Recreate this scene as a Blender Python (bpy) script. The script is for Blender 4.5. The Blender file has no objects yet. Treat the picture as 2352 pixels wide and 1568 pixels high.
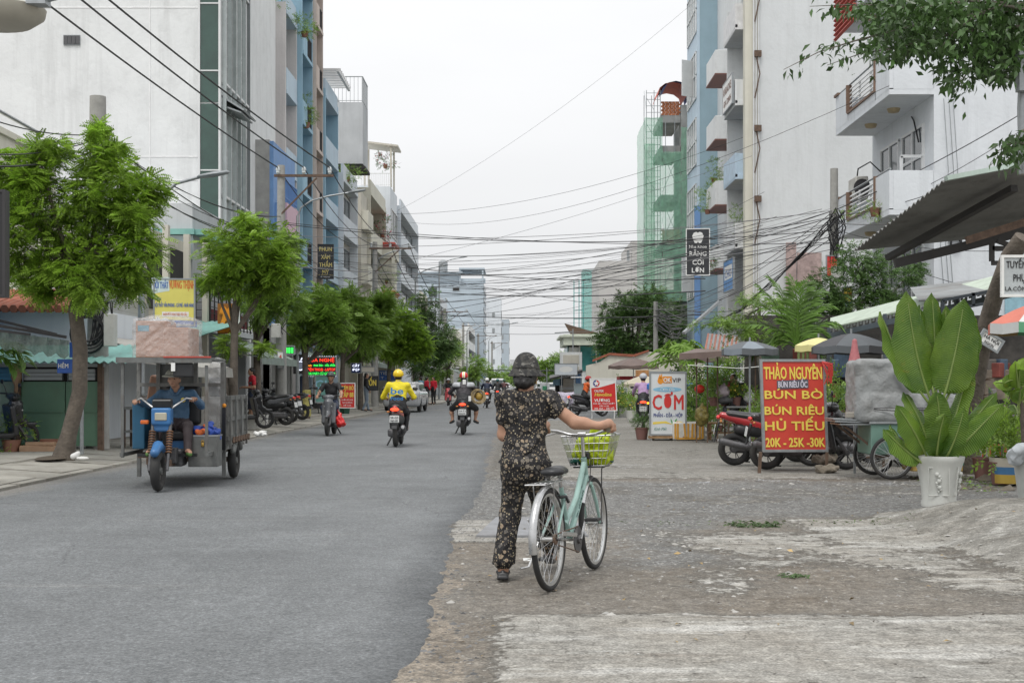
import bpy,math,random
import numpy as np
from mathutils import Vector,Matrix,Euler
RN = random.Random(11)
NR = np.random.RandomState(5)
sc = bpy.context.scene
COL = sc.collection
rad = math.radians
cam = bpy.data.cameras.new('camera')
cam.sensor_width = 36.0
cam.lens = 3000.0 / 2352.0 * 36.0
cam.shift_x = -14.0 / 2352.0
cam.shift_y = 96.0 / 2352.0
cam.clip_start = 0.1
cam.clip_end = 3000
camo = bpy.data.objects.new('camera',cam)
COL.objects.link(camo)
camo.location = (0,0,1.35)
camo.rotation_euler = (rad(90),0,0)
sc.camera = camo
SUN_EL,SUN_AZ = 62.0,200.0
wd = bpy.data.worlds.new('World')
sc.world = wd
wd.use_nodes = True
nt = wd.node_tree
for n in list(nt.nodes):
 nt.nodes.remove(n)
def wn(t,**k):
 n = nt.nodes.new(t)
 for a,b in k.items():
  setattr(n,a,b)
 return n
sky = wn('ShaderNodeTexSky',sky_type='NISHITA')
sky.sun_disc = False
sky.sun_elevation = rad(SUN_EL)
sky.sun_rotation = rad(SUN_AZ)
sky.dust_density = 5.0
sky.air_density = 1.0
bw = wn('ShaderNodeHueSaturation')
bw.inputs['Saturation'].default_value = 0.15
bw.inputs['Value'].default_value = 0.10
nt.links.new(sky.outputs[0],bw.inputs['Color'])
tc = wn('ShaderNodeTexCoord')
sep = wn('ShaderNodeSeparateXYZ')
nt.links.new(tc.outputs['Generated'],sep.inputs[0])
mr = wn('ShaderNodeMapRange')
mr.inputs[1].default_value = 0.0; mr.inputs[2].default_value = 1.0
mr.inputs[3].default_value = 0.87; mr.inputs[4].default_value = 1.62
nt.links.new(sep.outputs['Z'],mr.inputs[0])
mp = wn('ShaderNodeMapping')
mp.inputs['Scale'].default_value = (1.0,1.0,3.5)
nt.links.new(tc.outputs['Generated'],mp.inputs[0])
nz = wn('ShaderNodeTexNoise')
nz.inputs['Scale'].default_value = 2.2
nz.inputs['Detail'].default_value = 5
nz.inputs['Roughness'].default_value = 0.45
nt.links.new(mp.outputs[0],nz.inputs['Vector'])
mr2 = wn('ShaderNodeMapRange')
mr2.inputs[1].default_value = 0.3; mr2.inputs[2].default_value = 0.7
mr2.inputs[3].default_value = 0.93; mr2.inputs[4].default_value = 1.05
nt.links.new(nz.outputs[0],mr2.inputs[0])
mul = wn('ShaderNodeMath',operation='MULTIPLY')
nt.links.new(mr.outputs[0],mul.inputs[0]); nt.links.new(mr2.outputs[0],mul.inputs[1])
cc = wn('ShaderNodeVectorMath',operation='SCALE')
cc.inputs[0].default_value = (0.985,0.995,1.01)
nt.links.new(mul.outputs[0],cc.inputs['Scale'])
mx = wn('ShaderNodeMix',data_type='RGBA')
mx.inputs['Factor'].default_value = 0.9
nt.links.new(bw.outputs[0],mx.inputs['A']); nt.links.new(cc.outputs[0],mx.inputs['B'])
bg = wn('ShaderNodeBackground')
bg.inputs['Strength'].default_value = 1.0
nt.links.new(mx.outputs['Result'],bg.inputs['Color'])
wo = wn('ShaderNodeOutputWorld')
nt.links.new(bg.outputs[0],wo.inputs[0])
sl = bpy.data.lights.new('sun','SUN')
sl.energy = 1.5
sl.angle = rad(20)
sl.color = (1.0,0.97,0.93)
slo = bpy.data.objects.new('sun',sl)
COL.objects.link(slo)
slo.rotation_euler = (rad(90 - SUN_EL),0,rad(180 - SUN_AZ + 0))
sc.view_settings.view_transform = 'Standard'
sc.view_settings.look = 'None'
sc.view_settings.gamma = 1.0
sc.view_settings.exposure = 0.0
sc.view_settings.use_curve_mapping = False
def P(x,y,d):          # a point d metres away that the photograph shows at (x, y)
 return Vector(((x - 1190) * d / 3000,d,1.35 - (y - 880) * d / 3000))
def G(x,y,z=0.0):      # a point of the ground (height z)
 d = (1.35 - z) * 3000 / (y - 880)
 return Vector(((x - 1190) * d / 3000,d,z))
MC = {}
def lin(c):
 return tuple(c) + (1,) if len(c) == 3 else tuple(c)
def M(name,col=(.5,.5,.5),rough=.6,metal=0.0,var=.12,vs=3.0,bump=0.0,bs=40.0,streak=0.0,dirt=0.0,
 dcol=(.10,.08,.06),emit=None,es=1.0,spec=.5,alpha=1.0,trans=0.0,sub=0.0,coat=0.0,island=0.0):
 if name in MC:
  return MC[name]
 m = bpy.data.materials.new(name)
 m.use_nodes = True
 t = m.node_tree
 L = t.links.new
 b = t.nodes['Principled BSDF']
 b.inputs['Roughness'].default_value = rough
 b.inputs['Metallic'].default_value = metal
 b.inputs['Specular IOR Level'].default_value = spec
 b.inputs['Coat Weight'].default_value = coat
 if alpha < 1: b.inputs['Alpha'].default_value = alpha
 if trans: b.inputs['Transmission Weight'].default_value = trans
 c1 = lin(tuple(min(1,x * (1 + var)) for x in col)); c0 = lin(tuple(x * (1 - var) for x in col))
 tcn = t.nodes.new('ShaderNodeTexCoord')
 out = None
 if var > 0:
  n = t.nodes.new('ShaderNodeTexNoise')
  n.inputs['Scale'].default_value = vs
  n.inputs['Detail'].default_value = 6
  n.inputs['Roughness'].default_value = .62
  L(tcn.outputs['Object'],n.inputs['Vector'])
  r = t.nodes.new('ShaderNodeMapRange')
  r.inputs[1].default_value = .32; r.inputs[2].default_value = .68
  L(n.outputs[0],r.inputs[0])
  mxx = t.nodes.new('ShaderNodeMix'); mxx.data_type = 'RGBA'
  mxx.inputs['A'].default_value = c0; mxx.inputs['B'].default_value = c1
  L(r.outputs[0],mxx.inputs['Factor'])
  out = mxx.outputs['Result']
  rr = t.nodes.new('ShaderNodeMapRange')
  rr.inputs[3].default_value = max(.02,rough - .1); rr.inputs[4].default_value = min(1,rough + .12)
  L(n.outputs[0],rr.inputs[0]); L(rr.outputs[0],b.inputs['Roughness'])
 if island > 0 and out:
  g = t.nodes.new('ShaderNodeNewGeometry')
  r3 = t.nodes.new('ShaderNodeMapRange')
  r3.inputs[3].default_value = 1 - island; r3.inputs[4].default_value = 1 + island
  L(g.outputs['Random Per Island'],r3.inputs[0])
  vm = t.nodes.new('ShaderNodeVectorMath'); vm.operation = 'SCALE'
  L(out,vm.inputs[0]); L(r3.outputs[0],vm.inputs['Scale'])
  out = vm.outputs[0]
 for amt,scl,lo,hi in ((streak,(1.6,1.6,.10),.50,.78),(dirt,(1.1,1.1,1.1),.50,.72)):
  if amt > 0:
   mpn = t.nodes.new('ShaderNodeMapping'); mpn.inputs['Scale'].default_value = scl
   L(tcn.outputs['Object'],mpn.inputs[0])
   n2 = t.nodes.new('ShaderNodeTexNoise'); n2.inputs['Scale'].default_value = 1.7
   n2.inputs['Detail'].default_value = 8; n2.inputs['Roughness'].default_value = .68
   L(mpn.outputs[0],n2.inputs['Vector'])
   r2 = t.nodes.new('ShaderNodeMapRange')
   r2.inputs[1].default_value = lo; r2.inputs[2].default_value = hi
   r2.inputs[3].default_value = 0; r2.inputs[4].default_value = amt
   L(n2.outputs[0],r2.inputs[0])
   m2 = t.nodes.new('ShaderNodeMix'); m2.data_type = 'RGBA'
   L(r2.outputs[0],m2.inputs['Factor'])
   if out: L(out,m2.inputs['A'])
   else: m2.inputs['A'].default_value = lin(col)
   m2.inputs['B'].default_value = lin(dcol)
   out = m2.outputs['Result']
 if out: L(out,b.inputs['Base Color'])
 else: b.inputs['Base Color'].default_value = lin(col)
 if emit:
  b.inputs['Emission Color'].default_value = lin(emit); b.inputs['Emission Strength'].default_value = es
 if bump > 0:
  n3 = t.nodes.new('ShaderNodeTexNoise'); n3.inputs['Scale'].default_value = bs
  n3.inputs['Detail'].default_value = 5
  L(tcn.outputs['Object'],n3.inputs['Vector'])
  bp = t.nodes.new('ShaderNodeBump'); bp.inputs['Strength'].default_value = bump
  bp.inputs['Distance'].default_value = .6 / bs
  L(n3.outputs[0],bp.inputs['Height']); L(bp.outputs[0],b.inputs['Normal'])
 if sub > 0:
  tr = t.nodes.new('ShaderNodeBsdfTranslucent')
  if out: L(out,tr.inputs[0])
  else: tr.inputs[0].default_value = lin(col)
  ms = t.nodes.new('ShaderNodeMixShader'); ms.inputs[0].default_value = sub
  L(b.outputs[0],ms.inputs[1]); L(tr.outputs[0],ms.inputs[2])
  L(ms.outputs[0],t.nodes['Material Output'].inputs[0])
 MC[name] = m
 return m
def plain(name,col,**k):
 k.setdefault('var',.06)
 return M(name,col,**k)
def link_mesh(me,name,mats,parent=None,smooth=None,loc=None,rot=None):
 for m in (mats if isinstance(mats,(list,tuple)) else [mats]):
  me.materials.append(m)
 if smooth:
  me.shade_smooth()
  me.set_sharp_from_angle(angle=rad(smooth))
 o = bpy.data.objects.new(name,me)
 COL.objects.link(o)
 if parent: o.parent = parent
 if loc is not None: o.location = loc
 if rot is not None: o.rotation_euler = rot
 return o
def frame(d,up=Vector((0,0,1))):
 d = Vector(d).normalized()
 u = Vector(up)
 if abs(d.dot(u)) > .98: u = Vector((0,1,0)) if abs(d.y) < .9 else Vector((1,0,0))
 s = d.cross(u).normalized()
 return s,s.cross(d).normalized(),d
class MB:
 def __init__(s):
  s.v = []; s.f = []; s.m = []
 def add(s,vs,fs,mi=0):
  o = len(s.v)
  s.v.extend([tuple(a) for a in vs])
  s.f.extend([tuple(i + o for i in f) for f in fs])
  s.m.extend([mi] * len(fs))
  return s
 def box(s,c,d,r=None,mi=0,b=0.0):
  hx,hy,hz = d[0] / 2,d[1] / 2,d[2] / 2
  c = Vector(c)
  if r is None: R = None
  elif isinstance(r,(int,float)): R = Matrix.Rotation(r,3,'Z')
  elif isinstance(r,Matrix): R = r
  else: R = Euler(r).to_matrix()
  if b <= 0:
   vs = [Vector((x * hx,y * hy,z * hz)) for z in (-1,1) for y in (-1,1) for x in (-1,1)]
   fs = [(0,2,3,1),(4,5,7,6),(0,1,5,4),(2,6,7,3),(0,4,6,2),(1,3,7,5)]
  else:
   b = min(b,hx * .9,hy * .9,hz * .9)
   vs = []; idx = {}
   for z in (-1,1):
    for y in (-1,1):
     for x in (-1,1):
      for a in range(3):
       p = [x * hx,y * hy,z * hz]
       for q,sg,h in ((0,x,hx),(1,y,hy),(2,z,hz)):
        if q != a: p[q] = sg * (h - b)
       idx[(x,y,z,a)] = len(vs); vs.append(Vector(p))
   fs = []
   for a in range(3):
    u,w = (a + 1) % 3,(a + 2) % 3
    for sg in (-1,1):
     q = []
     for su,sw in ((-1,-1),(1,-1),(1,1),(-1,1)):
      k = [0,0,0]; k[a] = sg; k[u] = su; k[w] = sw
      q.append(idx[(k[0],k[1],k[2],a)])
     fs.append(tuple(q) if sg > 0 else tuple(q[::-1]))
   for a in range(3):      # edges along axis a
    u,w = (a + 1) % 3,(a + 2) % 3
    for su in (-1,1):
     for sw in (-1,1):
      k0 = [0,0,0]; k0[a] = -1; k0[u] = su; k0[w] = sw
      k1 = list(k0); k1[a] = 1
      q = [idx[(*k0,u)],idx[(*k1,u)],idx[(*k1,w)],idx[(*k0,w)]]
      fs.append(tuple(q[::-1]) if su * sw > 0 else tuple(q))
   for z in (-1,1):
    for y in (-1,1):
     for x in (-1,1):
      q = [idx[(x,y,z,0)],idx[(x,y,z,1)],idx[(x,y,z,2)]]
      fs.append(tuple(q) if x * y * z > 0 else tuple(q[::-1]))
  if R: vs = [R @ v for v in vs]
  return s.add([v + c for v in vs],fs,mi)
 def bar(s,a,b,w,h=None,mi=0):
  h = h or w
  a = Vector(a); b = Vector(b)
  x,z,y = frame(b - a)
  vs = []
  for p in (a,b):
   for i,j in ((-1,-1),(1,-1),(1,1),(-1,1)):
    vs.append(p + x * (i * w / 2) + z * (j * h / 2))
  return s.add(vs,[(0,1,2,3),(7,6,5,4),(0,4,5,1),(1,5,6,2),(2,6,7,3),(3,7,4,0)],mi)
 def tube(s,pts,r,n=6,mi=0,cap=True,closed=False):
  pts = [Vector(p) for p in pts]
  k = len(pts)
  rs = r if isinstance(r,(list,tuple)) else [r] * k
  vs = []; fs = []
  prev = None
  for i,p in enumerate(pts):
   if closed: d = pts[(i + 1) % k] - pts[i - 1]
   else: d = pts[min(i + 1,k - 1)] - pts[max(i - 1,0)]
   if d.length < 1e-9: d = Vector((0,0,1))
   d.normalize()
   if prev is None: x,z,_ = frame(d)
   else:
    x = (prev - d * prev.dot(d))
    if x.length < 1e-6: x,_,_ = frame(d)
    x.normalize(); z = x.cross(d)
   prev = x
   for j in range(n):
    a = 2 * math.pi * j / n
    vs.append(p + (x * math.cos(a) + z * math.sin(a)) * rs[i])
  for i in range(k if closed else k - 1):
   a0 = i * n; b0 = ((i + 1) % k) * n
   for j in range(n):
    fs.append((a0 + j,a0 + (j + 1) % n,b0 + (j + 1) % n,b0 + j)[::-1])
  if cap and not closed:
   fs.append(tuple(range(n))); fs.append(tuple(range((k - 1) * n,k * n))[::-1])
  return s.add(vs,fs,mi)
 def ring(s,c,R,r,axis,n=24,m=6,mi=0,a0=0.0,a1=2 * math.pi,up=Vector((0,0,1))):
  x,z,d = frame(axis,up)
  full = abs(a1 - a0 - 2 * math.pi) < 1e-6
  pts = [Vector(c) + (x * math.cos(a0 + (a1 - a0) * i / (n if full else n - 1)) + z * math.sin(a0 + (a1 - a0) * i / (n if full else n - 1))) * R for i in range(n)]
  return s.tube(pts,r,m,mi,closed=full)
 def lathe(s,prof,c=(0,0,0),n=16,mi=0,axis=(0,0,1),sx=1.0,sy=1.0):
  x,z,d = frame(axis) if tuple(axis) != (0,0,1) else (Vector((1,0,0)),Vector((0,1,0)),Vector((0,0,1)))
  c = Vector(c); vs = []; fs = []
  for r,h in prof:
   for j in range(n):
    a = 2 * math.pi * j / n
    vs.append(c + x * (r * math.cos(a) * sx) + z * (r * math.sin(a) * sy) + d * h)
  for i in range(len(prof) - 1):
   for j in range(n):
    fs.append((i * n + j,i * n + (j + 1) % n,(i + 1) * n + (j + 1) % n,(i + 1) * n + j))
  if prof[0][0] > 1e-4: fs.append(tuple(range(n))[::-1])
  if prof[-1][0] > 1e-4: fs.append(tuple(range((len(prof) - 1) * n,len(prof) * n)))
  return s.add(vs,fs,mi)
 def ball(s,c,r,n=10,mi=0,sc3=(1,1,1)):
  m = max(4,n // 2 + 1)
  vs = []; fs = []
  for i in range(m + 1):
   t = math.pi * i / m
   for j in range(n):
    a = 2 * math.pi * j / n
    vs.append(Vector(c) + Vector((r * math.sin(t) * math.cos(a) * sc3[0],r * math.sin(t) * math.sin(a) * sc3[1],-r * math.cos(t) * sc3[2])))
  for i in range(m):
   for j in range(n):
    fs.append((i * n + j,i * n + (j + 1) % n,(i + 1) * n + (j + 1) % n,(i + 1) * n + j))
  return s.add(vs,fs,mi)
 def quad(s,a,b,c,d,mi=0):
  return s.add([a,b,c,d],[(0,1,2,3)],mi)
 def prism(s,poly,a,b,axis='z',mi=0):
  n = len(poly)
  def mk(p,h):
   return {'z': (p[0],p[1],h),'y': (p[0],h,p[1]),'x': (h,p[0],p[1])}[axis]
  vs = [mk(p,a) for p in poly] + [mk(p,b) for p in poly]
  fs = [tuple(range(n))[::-1],tuple(range(n,2 * n))]
  fs += [(i,(i + 1) % n,n + (i + 1) % n,n + i) for i in range(n)]
  return s.add(vs,fs,mi)
 def build(s,name,mats,parent=None,smooth=None,loc=None,rot=None,fix=False):
  me = bpy.data.meshes.new(name)
  me.from_pydata(s.v,[],s.f)
  if any(s.m): me.polygons.foreach_set('material_index',s.m)
  if fix:
   import bmesh
   bm = bmesh.new(); bm.from_mesh(me)
   bmesh.ops.recalc_face_normals(bm,faces=bm.faces)
   bm.to_mesh(me); bm.free()
  me.update()
  return link_mesh(me,name,mats,parent,smooth,loc,rot)
def thing(name,label,cat,loc=(0,0,0),rz=0.0,group=None,rx=0.0,ry=0.0):
 o = bpy.data.objects.new(name,None)
 COL.objects.link(o)
 o.location = loc; o.rotation_euler = (rx,ry,rz)
 o.empty_display_size = .1
 o['label'] = label; o['category'] = cat
 if group: o['group'] = group
 return o
def tag(o,label,cat,group=None,kind=None):
 o['label'] = label; o['category'] = cat
 if group: o['group'] = group
 if kind: o['kind'] = kind
 return o
def struct(o):
 o['kind'] = 'structure'
 return o
def stuff(o,label=None,cat=None):
 o['kind'] = 'stuff'
 if label: o['label'] = label
 if cat: o['category'] = cat
 return o
def share(o,name,parent,loc,rot=(0,0,0),scale=(1,1,1)):   # another object with the same mesh
 c = bpy.data.objects.new(name,o.data)
 COL.objects.link(c)
 c.parent = parent; c.location = loc; c.rotation_euler = rot; c.scale = scale
 return c
def dup(root,loc,rz=0.0,label=None,sc_=None):
 r = root.copy(); COL.objects.link(r); r.location = loc; r.rotation_euler = (0,0,rz)
 if label: r['label'] = label
 if sc_: r.scale = sc_
 for ch in list(root.children):
  c = ch.copy(); COL.objects.link(c); c.parent = r
  for g in ch.children:
   d = g.copy(); COL.objects.link(d); d.parent = c
 return r
def text(s,parent,mat,pos,right,up,width=None,height=.1,bold=0.0,depth=.004,shear=0.0,name='lettering',center=True,space=1.0):
 cu = bpy.data.curves.new('t','FONT')
 cu.body = s; cu.size = 1.0; cu.resolution_u = 2
 cu.extrude = 0.0; cu.shear = shear; cu.space_character = space
 o = bpy.data.objects.new('t',cu)
 me = bpy.data.meshes.new_from_object(o)
 bpy.data.objects.remove(o); bpy.data.curves.remove(cu)
 n = len(me.vertices)
 if n == 0: return None
 a = np.empty(n * 3); me.vertices.foreach_get('co',a); a = a.reshape(-1,3)
 lo,hi = a.min(0),a.max(0)
 sy = height / .727
 w = (hi[0] - lo[0]); sx = sy if width is None else width / w
 rgt = np.array(Vector(right).normalized()); upv = np.array(Vector(up).normalized())
 nrm = np.cross(rgt,upv)
 xs = (a[:,0] - ((lo[0] + hi[0]) / 2 if center else lo[0])) * sx
 ys = a[:,1] * sy
 b_ = bold * sy * .9
 co = np.array(pos) + np.outer(xs,rgt) + np.outer(ys,upv) + nrm * depth
 if b_ > 0:          # bold: the outline repeated at small offsets
  fs = [tuple(p.vertices) for p in me.polygons]
  V_ = []; F_ = []
  for q,(dx,dy) in enumerate(((0,0),(1,0),(-1,0),(.7,.6),(-.7,.6),(.7,-.6),(-.7,-.6),(0,.8),(0,-.8))):
   V_ += [tuple(c) for c in co + rgt * dx * b_ + upv * dy * b_ + nrm * (q * .0002)]
   F_ += [tuple(i + q * n for i in f) for f in fs]
  me = bpy.data.meshes.new(name); me.from_pydata(V_,[],F_)
 else:
  me.vertices.foreach_set('co',co.ravel())
  me.name = name
 me.update()
 return link_mesh(me,name,mat,parent)
def sdf(prims,res=.015,default_k=.02,pad=None):
 pr = []
 lo = np.array([1e9] * 3); hi = -lo
 for p in prims:
  kd = p[0]
  if kd in ('clip',): continue
  if kd == 'c': a,b = np.array(p[1],float),np.array(p[2],float); r = max(p[3],p[4]); l,h = np.minimum(a,b) - r,np.maximum(a,b) + r
  elif kd == 'e': c = np.array(p[1],float); r = max(p[2]); l,h = c - r,c + r
  elif kd == 'b': c = np.array(p[1],float); r = float(np.linalg.norm(p[2])) + p[3]; l,h = c - r,c + r
  if kd == 'b' and (len(p) < 7 or p[6] is None):
   l,h = c - np.array(p[2]) - p[3],c + np.array(p[2]) + p[3]
  if kd in ('c','e','b') and not (isinstance(p[-1],str) and p[-1] == 'sub'):
   lo = np.minimum(lo,l); hi = np.maximum(hi,h)
 lo -= 3 * res; hi += 3 * res
 dims = np.ceil((hi - lo) / res).astype(int) + 1
 ax = [lo[i] + np.arange(dims[i]) * res for i in range(3)]
 F = np.full(dims,.3,np.float32); T = np.zeros(dims,np.int8); B = np.full(dims,.3,np.float32)
 for p in prims:
  kd = p[0]
  if kd == 'clip':
   n = np.array(p[2],float); n /= np.linalg.norm(n); q = p[1]
   D = ((ax[0][:,None,None] - q[0]) * n[0] + (ax[1][None,:,None] - q[1]) * n[1] + (ax[2][None,None,:] - q[2]) * n[2])
   F = np.maximum(F,D.astype(np.float32)); continue
  sub = isinstance(p[-1],str) and p[-1] == 'sub'
  if sub: p = p[:-1]
  if kd == 'c':     # ('c', a, b, ra, rb, tag, k, (axis, factor))
   a,b,ra,rb = np.array(p[1],float),np.array(p[2],float),p[3],p[4]
   tg = p[5] if len(p) > 5 else 0; k = p[6] if len(p) > 6 and p[6] is not None else default_k; sq = p[7] if len(p) > 7 else None
   R = max(ra,rb); l,h = np.minimum(a,b) - R,np.maximum(a,b) + R
  elif kd == 'e':   # ('e', c, radii, tag, k, rot)
   c = np.array(p[1],float); rr = np.array(p[2],float)
   tg = p[3] if len(p) > 3 else 0; k = p[4] if len(p) > 4 and p[4] is not None else default_k; rot = p[5] if len(p) > 5 else None
   l,h = (c - rr,c + rr) if rot is None else (c - rr.max(),c + rr.max())
  else:             # ('b', c, half, r, tag, k, rot)
   c = np.array(p[1],float); hf = np.array(p[2],float); r0 = p[3]
   tg = p[4] if len(p) > 4 else 0; k = p[5] if len(p) > 5 and p[5] is not None else default_k; rot = p[6] if len(p) > 6 else None
   e = hf + r0 if rot is None else np.linalg.norm(hf) + r0
   l,h = c - e,c + e
  m = k * 1.2 + 3 * res
  i0 = np.clip(np.floor((l - m - lo) / res).astype(int),0,dims - 1); i1 = np.clip(np.ceil((h + m - lo) / res).astype(int) + 1,1,dims)
  X = ax[0][i0[0]:i1[0]][:,None,None]; Y = ax[1][i0[1]:i1[1]][None,:,None]; Z = ax[2][i0[2]:i1[2]][None,None,:]
  if X.size == 0 or Y.size == 0 or Z.size == 0: continue
  if kd == 'c':
   px,py,pz = X - a[0],Y - a[1],Z - a[2]
   bx = b - a
   if sq is not None:
    s_ax = np.array(sq[0],float); s_ax /= np.linalg.norm(s_ax); f = 1 / sq[1] - 1
    dt = px * s_ax[0] + py * s_ax[1] + pz * s_ax[2]
    px = px + dt * s_ax[0] * f; py = py + dt * s_ax[1] * f; pz = pz + dt * s_ax[2] * f
    bx = bx + s_ax * (bx @ s_ax) * f
   L2 = max(bx @ bx,1e-9)
   t = np.clip((px * bx[0] + py * bx[1] + pz * bx[2]) / L2,0,1)
   D = np.sqrt((px - t * bx[0])**2 + (py - t * bx[1])**2 + (pz - t * bx[2])**2) - (ra + (rb - ra) * t)
   if sq is not None: D = D * (.5 + .5 * sq[1])
  else:
   px,py,pz = X - c[0],Y - c[1],Z - c[2]
   if rot is not None:
    Rm = np.array(rot); px,py,pz = (px * Rm[0,0] + py * Rm[1,0] + pz * Rm[2,0],px * Rm[0,1] + py * Rm[1,1] + pz * Rm[2,1],px * Rm[0,2] + py * Rm[1,2] + pz * Rm[2,2])
   if kd == 'e':
    k0 = np.sqrt((px / rr[0])**2 + (py / rr[1])**2 + (pz / rr[2])**2)
    k1 = np.sqrt((px / rr[0]**2)**2 + (py / rr[1]**2)**2 + (pz / rr[2]**2)**2) + 1e-9
    D = k0 * (k0 - 1) / k1
   else:
    qx,qy,qz = np.abs(px) - hf[0] + 0 * py,np.abs(py) - hf[1],np.abs(pz) - hf[2]
    D = np.sqrt(np.maximum(qx,0)**2 + np.maximum(qy,0)**2 + np.maximum(qz,0)**2) + np.minimum(np.maximum(np.maximum(qx,qy),qz),0) - r0
  D = D.astype(np.float32)
  sl_ = (slice(i0[0],i1[0]),slice(i0[1],i1[1]),slice(i0[2],i1[2]))
  f = F[sl_]
  if sub:
   k = max(k,1e-4); hh = np.clip(.5 - .5 * (f + D) / k,0,1)
   F[sl_] = f * (1 - hh) - D * hh + k * hh * (1 - hh)
   continue
  k = max(k,1e-4)
  hh = np.clip(.5 + .5 * (f - D) / k,0,1)
  F[sl_] = f * (1 - hh) + D * hh - k * hh * (1 - hh)
  bb = B[sl_]; w = D < bb
  T[sl_][w] = tg; bb[w] = D[w]
 S = F < 0
 c8 = [(i,j,k) for i in (0,1) for j in (0,1) for k in (0,1)]
 n0,n1,n2 = dims - 1
 acc = np.zeros((n0,n1,n2),np.int8)
 for i,j,k in c8: acc += S[i:i + n0,j:j + n1,k:k + n2]
 act = (acc > 0) & (acc < 8)
 ix = np.argwhere(act)
 if len(ix) == 0: raise ValueError('empty solid')
 idm = np.full((n0,n1,n2),-1,np.int32); idm[act] = np.arange(len(ix))
 psum = np.zeros((len(ix),3)); cnt = np.zeros(len(ix))
 val = {c: F[ix[:,0] + c[0],ix[:,1] + c[1],ix[:,2] + c[2]] for c in c8}
 for a_ in c8:
  for q in range(3):
   if a_[q] == 0:
    b_ = list(a_); b_[q] = 1; b_ = tuple(b_)
    va,vb = val[a_],val[b_]
    cr = (va < 0) != (vb < 0)
    t = np.where(cr,va / np.where(cr,va - vb,1),0)
    pt = np.tile(np.array(a_,float),(len(ix),1)); pt[:,q] = t
    psum[cr] += pt[cr]; cnt[cr] += 1
 V = lo + (ix + psum / cnt[:,None]) * res
 Q = []
 for q in range(3):
  sl0 = [slice(None)] * 3; sl1 = [slice(None)] * 3
  sl0[q] = slice(0,-1); sl1[q] = slice(1,None)
  s0,s1 = S[tuple(sl0)],S[tuple(sl1)]
  e = np.argwhere(s0 != s1)
  u,w = (q + 1) % 3,(q + 2) % 3
  ok = (e[:,u] > 0) & (e[:,w] > 0) & (e[:,u] < dims[u] - 1) & (e[:,w] < dims[w] - 1)
  e = e[ok]
  fl = s0[e[:,0],e[:,1],e[:,2]]
  cs = []
  for du,dw in ((-1,-1),(0,-1),(0,0),(-1,0)):
   g = e.copy(); g[:,u] += du; g[:,w] += dw
   cs.append(idm[g[:,0],g[:,1],g[:,2]])
  qd = np.stack(cs,1)
  qd[~fl] = qd[~fl][:,::-1]
  Q.append(qd)
 Q = np.concatenate(Q)
 tv = T[ix[:,0],ix[:,1],ix[:,2]]
 return V,Q,tv[Q[:,0]]
def np_mesh(name,V,Q,mats,parent=None,smooth=True,mi=None):
 me = bpy.data.meshes.new(name)
 nv,nf,k = len(V),len(Q),Q.shape[1]
 me.vertices.add(nv); me.vertices.foreach_set('co',np.ascontiguousarray(V,np.float32).ravel())
 me.loops.add(nf * k); me.loops.foreach_set('vertex_index',np.ascontiguousarray(Q,np.int32).ravel())
 me.polygons.add(nf); me.polygons.foreach_set('loop_start',np.arange(nf,dtype=np.int32) * k)
 if mi is not None: me.polygons.foreach_set('material_index',np.ascontiguousarray(mi,np.int32))
 if smooth: me.polygons.foreach_set('use_smooth',np.ones(nf,bool))
 me.update(calc_edges=True)
 me.validate()
 for m in (mats if isinstance(mats,(list,tuple)) else [mats]): me.materials.append(m)
 o = bpy.data.objects.new(name,me)
 COL.objects.link(o)
 if parent: o.parent = parent
 return o
def solid(name,prims,mats,parent=None,res=.015,k=.02,noise=0.0,nsc=8.0):
 V,Q,t = sdf(prims,res,k)
 if noise > 0:
  ph = V * nsc
  V = V + noise * np.stack([np.sin(ph[:,1] * 1.7 + np.sin(ph[:,2] * 2.3) * 1.4),np.sin(ph[:,2] * 1.9 + np.sin(ph[:,0] * 2.1) * 1.3),np.sin(ph[:,0] * 1.5 + np.sin(ph[:,1] * 2.7) * 1.2)],1)
 return np_mesh(name,V,Q,mats,parent,True,t)
def rot_from(dirs,roll):   # rotation matrices whose y axis follows dirs
 d = dirs / np.linalg.norm(dirs,axis=1,keepdims=True)
 up = np.tile(np.array([0.,0,1]),(len(d),1)); bad = np.abs(d[:,2]) > .97; up[bad] = (1,0,0)
 x = np.cross(d,up); x /= np.linalg.norm(x,axis=1,keepdims=True)
 z = np.cross(x,d)
 c,s = np.cos(roll)[:,None],np.sin(roll)[:,None]
 return np.stack([x * c + z * s,d,z * c - x * s],2)
def scatter(name,tv,tf,pos,rot,scl,mat,parent=None,smooth=False):
 n,k = len(pos),len(tv)
 V = np.einsum('nij,kj->nki',rot,tv) * scl[:,None,None] + pos[:,None,:]
 Q = (tf[None] + (np.arange(n) * k)[:,None,None]).reshape(-1,tf.shape[1])
 return np_mesh(name,V.reshape(-1,3),Q,mat,parent,smooth)
def t_frond(pairs=7,L=1.0,w=.32,lw=.135):
 v = []; f = []
 for i in range(pairs):
  y = L * (.12 + .88 * i / (pairs - 1)); ww = w * (1 - .45 * abs(i / (pairs - 1) - .4)); z = -.22 * y * y
  for s in (-1,1):
   b = len(v)
   v += [(0,y - lw / 2,z),(s * ww * .5,y + lw * .55,z + .015),(s * ww,y + .05,z - .03),(s * ww * .5,y - lw * .55,z - .01)]
   f.append((b,b + 1,b + 2,b + 3))
 return np.array(v),np.array(f)
def t_leaf(w=.42,fold=.12):
 v = [(0,0,0),(w / 2,.45,fold),(0,1,-.12),(0,.5,0),(-w / 2,.45,fold)]
 return np.array(v,float),np.array([(0,1,2,3),(0,3,2,4)])
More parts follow.
